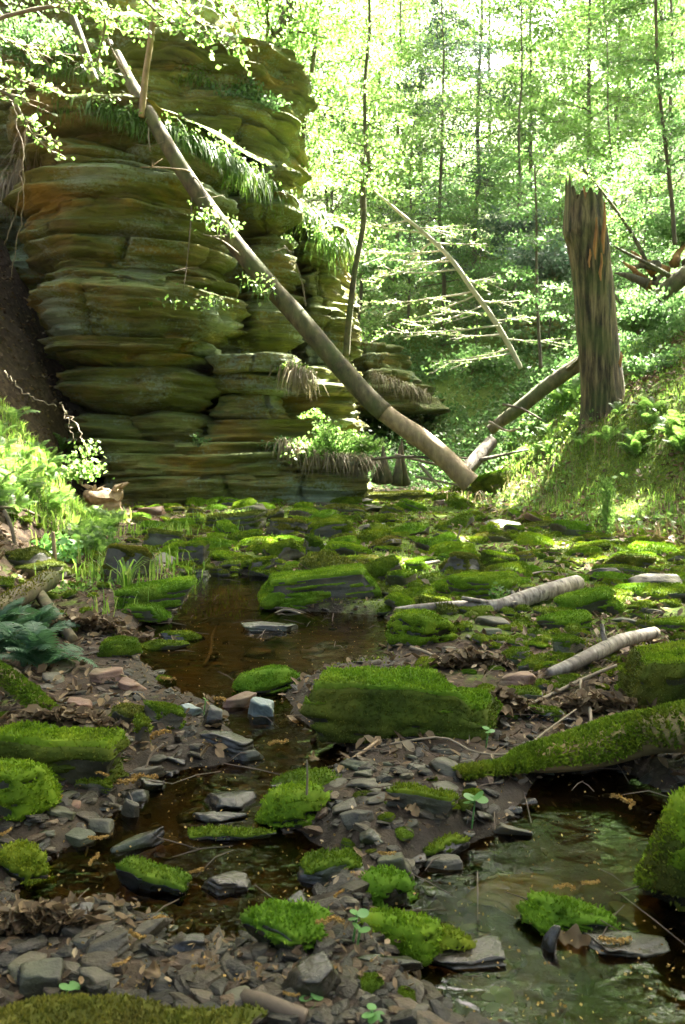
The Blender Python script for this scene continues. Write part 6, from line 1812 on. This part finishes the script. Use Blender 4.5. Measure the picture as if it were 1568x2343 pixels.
# ------------------------------------------------------------------ ferns
def frond_mesh(seed, L=1.0, arch=0.7, npin=26, droop=0.1):
    rng = np.random.default_rng(seed)
    s = np.linspace(0, 1, 12)
    rach = np.stack([L * (0.78 * s + 0.1 * s ** 2), 0.05 * np.sin(s * 3 + seed), L * (arch * s - (arch * 0.55 + droop) * s ** 2.2)], -1)
    mb = MB(); mb.tube(rach, np.linspace(0.010, 0.003, 12) * L, 4, cap=False)
    V, F = [], []
    for k in range(npin):
        a = 0.16 + 0.82 * k / (npin - 1)
        c = np.array([np.interp(a, s, rach[:, i]) for i in range(3)])
        tg = np.array([np.interp(min(a + .05, 1), s, rach[:, i]) - np.interp(a - .05, s, rach[:, i]) for i in range(3)]); tg /= np.linalg.norm(tg)
        ln = L * 0.25 * math.sin(math.pi * min(1, (1 - a) * 0.92 + 0.06)) ** 0.8 * rng.uniform(0.85, 1.1)
        for sd in (-1, 1):
            d = np.array([0, sd, 0]) * 0.92 + tg * 0.42 + np.array([0, 0, rng.normal(-0.12, 0.1)])
            d /= np.linalg.norm(d)
            w = tg * L * 0.0155
            mid = c + d * ln * 0.5
            i0 = len(V)
            V += [c - w * .7, mid - w * 1.3, c + d * ln - [0, 0, ln * .12], mid + w * 1.3, c + w * .7]
            F += [(i0, i0 + 1, i0 + 3, i0 + 4)]
            F += [(i0 + 1, i0 + 2, i0 + 2, i0 + 3)]
    q = [f for f in F if f[1] != f[2]]; tr = [(f[0], f[1], f[3]) for f in F if f[1] == f[2]]
    mb.add(V, q, tr)
    return mb
FRONDS = {m: [frond_mesh(k, 1.0, 0.75 + 0.12 * k, 24, 0.05 * k).mesh('frond', M[m], smooth=False) for k in range(4)] for m in ('fern', 'fern_blue')}
def fern(x, y, z, size, nf, label, group, mat='fern', seed=0, hang=0.0, up=0.0):
    rng = np.random.default_rng(seed)
    t = empty('fern', (x, y, z), label, 'fern', group)
    a0 = rng.uniform(0, 6.28)
    for k in range(nf):
        o = link('frond', FRONDS[mat][rng.integers(4)], t)
        s = size * rng.uniform(0.7, 1.1)
        o.scale = (s, s, s)
        o.rotation_euler = (rng.normal(0, 0.25), rng.normal(-0.2 - up, 0.22) + hang, a0 + k * 6.283 / nf + rng.normal(0, 0.3))
    return t
rng = np.random.default_rng(101)
def fern_patch(poly, n, size, nf, labels, group, mat='fern', seed=1, up=0.25):
    rs2 = random.Random(seed)
    us, vs = [p[0] for p in poly], [p[1] for p in poly]
    k = 0
    while k < n:
        u, v = rs2.uniform(min(us), max(us)), rs2.uniform(min(vs), max(vs))
        if not pip(u, v, poly): continue
        g = G(u, v)
        fern(g[0], g[1], g[2], size * rs2.uniform(0.75, 1.2), nf, labels(u, v, k), group, mat, seed * 100 + k, 0, up)
        k += 1
def spread_label(base, marks):
    """tell the plants of a patch apart by their row and by what stands next to them"""
    used = set()
    def f(u, v, k):
        for m in sorted(marks, key=lambda q: (q[0] - u) ** 2 + (q[1] - v) ** 2)[:3]:
            du, dv = u - m[0], v - m[1]
            side = ('upper ' if dv < -12 else 'lower ' if dv > 12 else 'middle ') + ('left' if du < -12 else 'right' if du > 12 else 'centre')
            for sz in ('', 'outermost ' if k % 2 else 'denser '):
                t_ = f'{sz}{side} {base} {m[2]}'
                if t_ not in used:
                    used.add(t_)
                    return t_
        return t_
    return f
fern_patch([(-40, 1000), (60, 960), (150, 1040), (210, 1110), (160, 1180), (-40, 1190)], 34, 0.33, 6,
           spread_label('sunlit left bank fern', [(0, 1000, 'at the top of the patch'), (60, 1050, 'in the middle of the patch'), (150, 1080, 'at the cliff end of the patch'), (20, 1150, 'low at the frame edge'), (130, 1160, 'above the weathered stump')]), 'sunlit ferns of the left bank', 'fern', 3)
fern_patch([(-30, 1450), (90, 1455), (105, 1540), (-30, 1555)], 9, 0.26, 8, spread_label('blue green shaded fern', [(0, 1480, 'above'), (80, 1480, 'beside the rotten branch fork'), (20, 1540, 'by the mossy log end'), (90, 1540, 'nearest to the pool')]), 'shade ferns of the left bank', 'fern_blue', 4, 0.1)
fern_patch([(1100, 1000), (1200, 960), (1330, 950), (1400, 960), (1568, 900), (1568, 1040), (1400, 1060), (1200, 1060), (1120, 1060)], 32, 0.36, 6,
           spread_label('fresh right bank fern', [(1130, 1010, 'at the foot of the slope'), (1220, 980, 'left of the snag, in sun'), (1330, 960, 'at the foot of the snag'), (1420, 970, 'just right of the snag'), (1520, 950, 'high at the frame edge'), (1300, 1040, 'below the snag'), (1480, 1030, 'lower at the frame edge')]), 'ferns on the right bank', 'fern', 5)
fern_patch([(1240, 890), (1330, 880), (1330, 930), (1240, 940)], 6, 0.7, 6, spread_label('tall fern in front of the fallen log', [(1260, 910, 'nearer the log end'), (1310, 910, 'nearer the snag')]), 'ferns on the right bank', 'fern', 6)
fern_patch([(180, 1190), (290, 1180), (300, 1270), (170, 1290)], 8, 0.30, 6, spread_label('small fern below the sunlit stump', [(200, 1200, 'close to it'), (280, 1210, 'towards the stream'), (220, 1270, 'lower down')]), 'small ferns of the left bank', 'fern', 7)

# ------------------------------------------------------------------ leafy shrubs and hanging plants on the cliff
def leafy(name, label, c, ext, n, size, mat, seed, group=None, cat='shrub', stems=8, flat_=0.35):
    rng = np.random.default_rng(seed)
    t = empty(name, c, label, cat, group)
    mb = MB(); paths = []
    for k in range(stems):
        d = rand_dir(1, rng)[0]; d[2] = abs(d[2]) * 0.8 + 0.15
        end = d * np.array(ext) * rng.uniform(0.6, 1)
        pa = curve([(0, 0, -0.05), end * 0.45 + np.array([0, 0, 0.1 * ext[2]]), end], 8)
        mb.tube(pa, np.linspace(0.008, 0.003, 8), 4, cap=False); paths.append(pa)
    mb.obj('stems', M['twig_dark'], t)
    V, F = sprays(paths, n, size, rng, 0.16 * max(ext), flat_, 0.25)
    link('foliage', mesh('foliage', V, [F], M[mat], smooth=False), t)
    return t
leafy('leafy_shrub', 'pale sunlit shrub spilling over the cliff base beside the leaning trunk', P(745, 1050, 13.6), (0.75, 0.5, 0.65), 1900, 0.075, 'leaf_spring', 1, None, stems=16)
leafy('leafy_shrub', 'bright clump of ferny leaves at the right end of the cliff base', P(830, 1035, 14.0), (0.45, 0.4, 0.5), 900, 0.07, 'leaf_spring', 2, None, stems=12)
leafy('leafy_shrub', 'low green clump on the base ledge left of the pale shrub', P(660, 1030, 13.7), (0.45, 0.4, 0.25), 600, 0.06, 'leaf_mid', 3, None, stems=10)
leafy('leafy_shrub', 'feathery green clump on the block above the base ledge', P(720, 965, 14.6), (0.3, 0.3, 0.35), 500, 0.06, 'fern', 4, None, stems=10)
leafy('leafy_shrub', 'sunlit leafy plant standing on the left bank by the cliff foot', P(185, 1100, 10.5), (0.35, 0.3, 0.6), 500, 0.07, 'leaf_spring', 5, None, stems=8)
leafy('leafy_shrub', 'green leafy plant in front of the sunlit stump', P(205, 1260, 7.8), (0.45, 0.35, 0.28), 500, 0.06, 'fern', 6, None, stems=9)
leafy('leafy_shrub', 'broad leaved green plants behind the dark browed boulder', P(150, 1285, 7.2), (0.4, 0.3, 0.25), 400, 0.07, 'sprout', 7, None, stems=8)
leafy('leafy_shrub', 'low green herbs above the moss mound on the bank', P(215, 1370, 5.9), (0.35, 0.3, 0.2), 500, 0.045, 'fern', 8, None, stems=9)
leafy('leafy_shrub', 'small green leafy tuft at the pedestal foot', P(455, 1015, 13.6), (0.25, 0.2, 0.18), 160, 0.05, 'leaf_mid', 9, None, stems=6)
leafy('leafy_shrub', 'young leafy plant at the middle of the right litter', P(1145, 1370, 5.3), (0.12, 0.1, 0.1), 120, 0.035, 'fern', 10, None, stems=6)
leafy('mountain_laurel', 'glossy grey green shrub behind the snag on the slope', P(1460, 760, 15.8), (0.9, 0.8, 1.0), 1700, 0.10, 'leaf_mid', 11, 'laurel shrubs', stems=16)
leafy('mountain_laurel', 'laurel shrub right of the snag base', P(1490, 860, 14.6), (0.7, 0.6, 0.7), 1100, 0.09, 'leaf_mid', 12, 'laurel shrubs', stems=14)
leafy('mountain_laurel', 'laurel shrub left of the snag at mid height', P(1270, 640, 22), (1.6, 1.2, 1.5), 2200, 0.13, 'leaf_hemlock', 13, 'laurel shrubs', stems=18)
leafy('mountain_laurel', 'laurel shrub above the bleached sapling', P(1180, 560, 27), (1.7, 1.2, 1.5), 2200, 0.13, 'leaf_hemlock', 14, 'laurel shrubs', stems=18)
leafy('mountain_laurel', 'laurel shrub at the cliff end above the gap', P(900, 640, 23), (1.4, 1.0, 1.4), 2000, 0.12, 'leaf_mid', 15, 'laurel shrubs', stems=18)
leafy('mountain_laurel', 'laurel shrub low in the gully behind the bleached twigs', P(1080, 850, 20), (1.2, 1.0, 0.8), 1500, 0.11, 'leaf_mid', 16, 'laurel shrubs', stems=16)
leafy('mountain_laurel', 'laurel shrub behind the long log on the slope', P(1560, 560, 18), (1.1, 1.0, 1.2), 1500, 0.11, 'leaf_mid', 17, 'laurel shrubs', stems=16)
leafy('mountain_laurel', 'dark shrub on the cliff top beside the upper tier', P(560, 260, 17.2), (0.9, 0.7, 0.9), 1100, 0.10, 'leaf_mid', 18, 'laurel shrubs', stems=14)
leafy('mountain_laurel', 'dark bushy growth at the upper left of the cliff', P(60, 120, 16.0), (1.4, 0.8, 1.0), 1600, 0.10, 'leaf_mid', 19, 'laurel shrubs', stems=16)

def hanging(name, label, pts, n, L, mat, seed, group='plants hanging from the cliff ledges', jitter=0.08, up=0.25, width=0.012, cat='hanging plant', leafy_=0):
    """blades rooted along a ledge line that arch out and hang down"""
    rng = np.random.default_rng(seed)
    W = curve([P(*q) for q in pts], 60)
    t = empty(name, W[0], label, cat, group)
    r = W[rng.integers(0, 60, n)] + rng.normal(size=(n, 3)) * np.array([jitter, jitter, jitter * 0.5]) - W[0]
    ln = L * rng.uniform(0.4, 1.15, n)[:, None]
    out = np.stack([rng.normal(0, 0.35, n), -np.abs(rng.normal(0.45, 0.25, n)), rng.uniform(0, up, n)], -1)
    s = np.cross(out, [0, 0, 1.0]); s /= np.linalg.norm(s, axis=1)[:, None] + 1e-9
    V = []
    rows = []
    for a, w in ((0, 1.0), (0.35, 0.9), (0.7, 0.6), (1.0, 0.1)):
        p = r + out * ln * a * 0.8 - np.array([0, 0, 1.0]) * ln * (a ** 2) * 0.95
        rows.append(p - s * width * w); rows.append(p + s * width * w)
    V = np.stack(rows, 1).reshape(-1, 3)
    q = np.array([(0, 1, 3, 2), (2, 3, 5, 4), (4, 5, 7, 6)])
    F = (q[None] + (np.arange(n) * 8)[:, None, None]).reshape(-1, 4)
    link('blades', mesh('blades', V, [F], M[mat], smooth=False), t)
    if leafy_:
        C = r[rng.integers(0, n, leafy_)] + rng.normal(size=(leafy_, 3)) * 0.09 + np.array([0, -0.08, 0.02])
        V, F = leaf_geo(C, 0.075, rng, 0.4, 0.65)
        link('foliage', mesh('foliage', V, [F], M['leaf_spring'], smooth=False), t)
    return t
hanging('hanging_fern', 'bright moss and fern fringe on the lip at the left of the cliff top ledge', [(85, 262, 14.3), (130, 240, 14.0), (200, 234, 13.9), (260, 250, 13.85)], 420, 0.40, 'fern', 1, leafy_=150)
hanging('hanging_fern', 'sunlit fern fringe under the foot of the straight sapling', [(240, 245, 13.85), (290, 262, 13.8), (330, 280, 13.85)], 220, 0.42, 'fern', 2, leafy_=220)
hanging('hanging_fern', 'fern fringe right of the leaning trunk along the ledge', [(385, 290, 14.2), (440, 318, 14.6), (500, 345, 15.0), (560, 385, 15.4)], 620, 0.5, 'fern', 3, leafy_=420)
hanging('hanging_grass', 'long drooping grass where the ledge recedes', [(540, 375, 15.3), (590, 400, 15.9), (640, 440, 16.6)], 360, 0.75, 'grass', 4, leafy_=120)
hanging('hanging_grass', 'drooping grass over the far end of the cliff', [(660, 450, 17.2), (720, 490, 17.6), (770, 525, 18.0), (800, 555, 18.6)], 380, 0.8, 'grass', 5, leafy_=160)
hanging('hanging_vine', 'bright trailing vine with small leaves over the far block', [(725, 520, 17.0), (745, 540, 17.0), (775, 560, 17.2)], 60, 0.9, 'fern', 6, leafy_=260)
hanging('hanging_grass', 'dry grass beard hanging from the middle block', [(655, 835, 14.5), (680, 840, 14.4), (708, 850, 14.5)], 220, 0.55, 'dry_grass', 7)
hanging('grass_tuft', 'green grass tuft above the dry grass beard', [(650, 838, 14.5), (690, 838, 14.5)], 140, 0.28, 'grass', 8, up=1.3)
hanging('hanging_grass', 'dry roots and grass hanging under the pale shrub', [(640, 1005, 13.5), (720, 1030, 13.4), (800, 1045, 13.5), (850, 1050, 13.7)], 420, 0.42, 'dry_grass', 9)
hanging('hanging_grass', 'sunlit grass beard below the far rock ledges', [(850, 850, 21.2), (920, 875, 21.2), (980, 900, 21.5)], 260, 0.6, 'dry_grass', 10)
hanging('hanging_grass', 'dark trailing growth down the left side of the cliff', [(10, 430, 15.5), (40, 400, 15.4), (70, 330, 15.0), (95, 290, 14.6)], 420, 0.9, 'dry_grass', 11)
hanging('hanging_grass', 'dry fringe on the upper tier above the dead stem', [(50, 160, 16.6), (150, 150, 16.4), (260, 165, 16.5)], 300, 0.5, 'grass', 12, leafy_=100)
hanging('hanging_fern', 'leafy fringe along the upper tier edge', [(420, 160, 16.9), (520, 200, 17.2), (620, 240, 17.8)], 300, 0.5, 'fern', 13, leafy_=420)
hanging('hanging_vine', 'small leaved sprig on the face of the big overhanging block', [(340, 688, 13.65), (400, 690, 13.6), (470, 692, 13.6), (520, 690, 13.7)], 40, 0.12, 'fern', 14, leafy_=70)
hanging('hanging_vine', 'leafy sprig dangling from the leaning trunk at mid height', [(450, 490, 13.3), (480, 500, 13.2), (530, 520, 13.2)], 40, 0.2, 'fern', 15, leafy_=100)
hanging('hanging_vine', 'leafy sprig on the leaning trunk below the first one', [(560, 640, 13.2), (600, 660, 13.2), (620, 670, 13.25)], 30, 0.25, 'fern', 16, leafy_=60)
# thin bare vines at the left of the cliff
for k, q in enumerate([[(28, 235, 12.5), (45, 300, 12.5), (55, 400, 12.5), (45, 520, 12.6), (25, 640, 12.8)], [(60, 285, 12.6), (52, 380, 12.6), (40, 470, 12.7), (10, 560, 12.8)], [(140, 920, 10.2), (155, 960, 10.3), (170, 1010, 10.4)], [(150, 940, 11), (185, 990, 10.8), (205, 1060, 10.6)], [(10, 850, 10.5), (60, 900, 10.4), (130, 930, 10.4)]]):
    W = curve([P(*p) for p in q], 24); W[1:-1] += np.random.default_rng(k).normal(size=(22, 3)) * 0.015
    mb = MB(); mb.tube(W - W[0], np.linspace(0.012, 0.005, 24), 5)
    tag(mb.obj('bare_vine', M['twig'], None, True, W[0]), ['long thin bare vine hanging down the shaded cliff side', 'second bare vine close to the long one', 'thin upright dead stem before the litter slope', 'bare leaning stem by the cliff foot', 'dead vine arching over the sunlit ferns'][k], 'vine', 'bare vines')

# ------------------------------------------------------------------ grass and ground cover
def blades(X, Y, hgt, seed, width=0.006, mat='grass', name='bank_grass', label=''):
    rng = np.random.default_rng(seed)
    n = len(X)
    Z = H(X, Y)
    a = rng.uniform(0, 6.28, n)
    h = hgt * rng.uniform(0.5, 1.3, n)
    ln = rng.uniform(0.1, 0.7, n)
    d = np.stack([np.cos(a) * ln, np.sin(a) * ln], -1)
    s = np.stack([-np.sin(a), np.cos(a), 0 * a], -1) * (width * rng.uniform(0.7, 1.3, n))[:, None]
    b = np.stack([X, Y, Z - 0.01], -1)
    m1 = b + np.stack([d[:, 0] * h * 0.3, d[:, 1] * h * 0.3, h * 0.6], -1)
    tp = b + np.stack([d[:, 0] * h, d[:, 1] * h, h * (1 - 0.35 * ln)], -1)
    V = np.stack([b - s, b + s, m1 + s * 0.8, m1 - s * 0.8, tp], 1).reshape(-1, 3)
    i = np.arange(n) * 5
    me = mesh(name, V, [np.stack([i, i + 1, i + 2, i + 3], -1), np.stack([i + 3, i + 2, i + 4], -1)], M[mat], smooth=False)
    return tag(link(name, me), label, kind='stuff')
rng = np.random.default_rng(202)
n = 36000
y = rng.uniform(7.5, 19, n); x = rng.uniform(2.0, 9, n)
xr = np.interp(y, [0, 8, 11, 14, 18, 22], [3.0, 4.0, 3.2, 1.9, 2.0, 3.0])
k = (x > xr) & (x < 0.47 * y + 0.5) & (n2(x, y, 0.8, 3, 61) + 0.25 > rng.uniform(-0.5, 0.7, n))
blades(x[k], y[k], 0.07 + 0.13 * np.clip(0.5 + n2(x[k], y[k], 0.9, 2, 67), 0, 1), 1, 0.007, 'grass', 'bank_grass', 'lush grass and sedge covering the right bank')
n = 9000
y = rng.uniform(8.5, 16, n); x = rng.uniform(1.8, 8, n)
k = (x > np.interp(y, [0, 8, 11, 14, 18, 22], [3.0, 3.6, 2.6, 1.7, 1.8, 2.8])) & (x < 0.47 * y + 0.4) & (n2(x, y, 0.9, 3, 68) > rng.uniform(-0.1, 0.6, n))
blades(x[k], y[k], 0.26, 5, 0.006, 'dry_grass', 'dry_grass', 'dry straw coloured stalks among the green on the right bank')
n = 7000
y = rng.uniform(8, 16, n); x = rng.uniform(1.8, 8, n)
k = (x > np.interp(y, [0, 8, 11, 14, 18, 22], [3.0, 3.4, 2.4, 1.6, 1.8, 2.8])) & (x < 0.47 * y + 0.4) & (n2(x, y, 0.8, 3, 69) > rng.uniform(-0.3, 0.5, n))
tag(link('bank_litter', litter_mesh('bank_litter', x[k], y[k], 0.085, 70, 0.05)), 'dead leaves scattered over the grassy right bank', kind='stuff')
m = 5000
y = rng.uniform(9, 15, m); x = rng.uniform(1.9, 7, m)
k = (x < 0.46 * y) & (x > np.interp(y, [0, 8, 11, 14, 18], [3, 3.6, 2.6, 1.8, 2.0])) & (n2(x, y, 0.9, 2, 72) > 0.05)
V, F = leaf_geo(np.stack([x[k], y[k], H(x[k], y[k]) + rng.uniform(0.05, 0.28, k.sum())], -1), 0.075, rng, 0.45, 0.6)
tag(link('bank_herbs', mesh('bank_herbs', V, [F], M['fern'], smooth=False)), 'low leafy herbs growing through the grass of the right bank', kind='stuff')
n = 26000
y = rng.uniform(5.5, 15, n); x = rng.uniform(-1.5, 4.5, n)
k = (x < 0.45 * y) & (n2(x, y, 1.3, 3, 62) > rng.uniform(-0.1, 0.5, n))
blades(x[k], y[k], 0.055, 2, 0.006, 'grass', 'short_grass', 'short grass and moss sprouting between the stones')
n = 22000
y = rng.uniform(4, 11, n); x = rng.uniform(-5, -1.2, n)
k = (x > -0.47 * y) & (n2(x, y, 1.1, 3, 63) - 0.25 + 0.75 * (x < -2.9) * (y > 7.5) > rng.uniform(-0.2, 0.5, n))
blades(x[k], y[k], 0.19, 3, 0.006, 'grass', 'bank_grass', 'thin grass on the left bank')
# carpet of moss between the stones and on the right bank
n = 130000
y = 3.7 + 11.5 * rng.uniform(size=n) ** 1.1; x = rng.uniform(-0.30, 0.48, n) * y
k = (n2(x, y, 1.6, 3, 71) + 0.35 * sstep(6.5, 9, y) + 0.25 * sstep(2, 3.5, x) - 0.25 * sstep(-1, -2.5, x) + 0.10 * sstep(0.0, 0.6, x) * sstep(9.5, 6.0, y) > rng.uniform(0.12, 0.62, n)) & (np.where(y < 8, pool_sd(x, y), 1) > 0.08)
x, y = x[k], y[k]; n = len(x)
b = np.stack([x, y, H(x, y) - 0.002], -1); d = rng.normal(size=(n, 3)) * 0.5 + np.array([0, 0, 1.0]); d /= np.linalg.norm(d, axis=1)[:, None]
s_ = np.cross(d, rand_dir(n, rng)); s_ /= np.linalg.norm(s_, axis=1)[:, None]
hh = (np.maximum(0.016, 0.0022 * y) * rng.uniform(0.6, 1.4, n))[:, None]
V = np.stack([b, b + d * hh * .5 + s_ * hh * .28, b + d * hh, b + d * hh * .5 - s_ * hh * .28], 1).reshape(-1, 3)
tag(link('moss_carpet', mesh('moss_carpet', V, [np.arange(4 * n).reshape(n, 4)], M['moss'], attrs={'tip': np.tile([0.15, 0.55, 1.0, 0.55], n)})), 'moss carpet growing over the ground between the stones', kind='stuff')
# green shrubby mass covering the hillside
n = 120000
y = 17 + 48 * rng.uniform(size=n) ** 1.3; x = rng.uniform(-0.12, 0.50, n) * y
k = (n2(x, y, 0.35, 3, 64) > rng.uniform(-0.4, 0.3, n)) & (x > 0.0)
x, y = x[k], y[k]
z = H(x, y) + np.abs(rng.normal(0, 0.45, len(x))) * (0.6 + n2(x, y, 0.5, 2, 65))
m = 30000
ya = rng.uniform(16, 27, m); xa = rng.uniform(0.02, 0.5, m) * ya
kk = n2(xa, ya, 0.6, 3, 66) > rng.uniform(-0.5, 0.3, m); xa, ya = xa[kk], ya[kk]
x = np.concatenate([x, xa]); y = np.concatenate([y, ya]); z = np.concatenate([z, H(xa, ya) + np.abs(rng.normal(0, 0.22, len(xa)))])
V, F = leaf_geo(np.stack([x, y, z], -1), 0.13, rng, 0.45, 0.6)
V2 = V.reshape(-1, 4, 3); sc = np.clip(y / 24, 0.7, 2.0)[:, None, None]; c = V2.mean(1, keepdims=True); V2 = c + (V2 - c) * sc
tag(link('hillside_undergrowth', mesh('hillside_undergrowth', V2.reshape(-1, 3), [F], M['leaf_mid'], smooth=False)), 'dense green undergrowth covering the wooded hillside', kind='stuff')

# single grass tufts and the little evergreen
def tuft(label, u, v, n, h, seed, width=0.008, mat='grass', name='grass_tuft'):
    g = G(u, v); rng = np.random.default_rng(seed)
    t = empty(name, g, label, 'grass tuft', 'grass tufts')
    mb = MB()
    for k in range(n):
        a = rng.uniform(0, 6.28); ln = h * rng.uniform(0.6, 1.1); o = rng.uniform(0.15, 0.6)
        d = np.array([math.cos(a), math.sin(a), 0])
        s = np.array([-d[1], d[0], 0]) * width
        b = d * 0.02
        p = [b, b + d * ln * o * .4 + [0, 0, ln * .6], b + d * ln * o + [0, 0, ln * .8], b + d * ln * o * 1.5 + [0, 0, ln * .72]]
        V = [p[0] - s, p[0] + s, p[1] + s, p[1] - s, p[2] + s * .7, p[2] - s * .7, p[3]]
        mb.add(V, [(0, 1, 2, 3), (3, 2, 4, 5)], [(5, 4, 6)])
    mb.obj('blades', M[mat], t, smooth=False)
tuft('lush green grass tuft growing in front of the dark browed boulder', 290, 1352, 22, 0.30, 1, 0.009)
tuft('fresh grass tuft at the sunny foot of the leaning trunk', 985, 1140, 40, 0.22, 2, 0.012)
tuft('grass tuft by the moss mound at the pool', 300, 1390, 14, 0.16, 3)
g = G(1385, 1222)
t = empty('evergreen_seedling', g, 'thin upright evergreen seedling standing alone on the right flat', 'seedling')
mb = MB(); hh = 115 * g[1] / FPX; pp = curve([(0, 0, -0.02), (0.02, 0, hh * .5), (0.0, 0, hh)], 12); mb.tube(pp, np.linspace(0.012, 0.004, 12), 5); mb.obj('stem', M['twig_dark'], t)
rg = np.random.default_rng(4); C = pp[rg.integers(1, 12, 900)] + rg.normal(size=(900, 3)) * np.array([0.045, 0.045, 0.05])
V, F = leaf_geo(C, 0.05, rg, 0.2, 0.25, -0.8); link('foliage', mesh('foliage', V, [F], M['fern'], smooth=False), t)

# ------------------------------------------------------------------ the hazy air of the gorge
def haze(x0, x1, y0, y1, z0, z1, density):
    V = [(x, y, z) for z in (z0, z1) for y in (y0, y1) for x in (x0, x1)]
    F = [(0, 2, 3, 1), (4, 5, 7, 6), (0, 1, 5, 4), (2, 6, 7, 3), (0, 4, 6, 2), (1, 3, 7, 5)]
    m = bpy.data.materials.new('pale_haze')
    m.use_nodes = True
    nt = m.node_tree
    nt.nodes.clear()
    out = nt.nodes.new('ShaderNodeOutputMaterial')
    v = nt.nodes.new('ShaderNodeVolumePrincipled')
    v.inputs['Color'].default_value = (0.93, 1.0, 0.90, 1)
    v.inputs['Density'].default_value = density
    v.inputs['Anisotropy'].default_value = 0.5
    nt.links.new(v.outputs[0], out.inputs['Volume'])
    o = link('haze', mesh('haze', V, [F], m, smooth=False))
    tag(o, 'thin bright haze filling the gorge', kind='stuff')
haze(-70, 70, -16, 124, -1.2, 75, 0.00014)
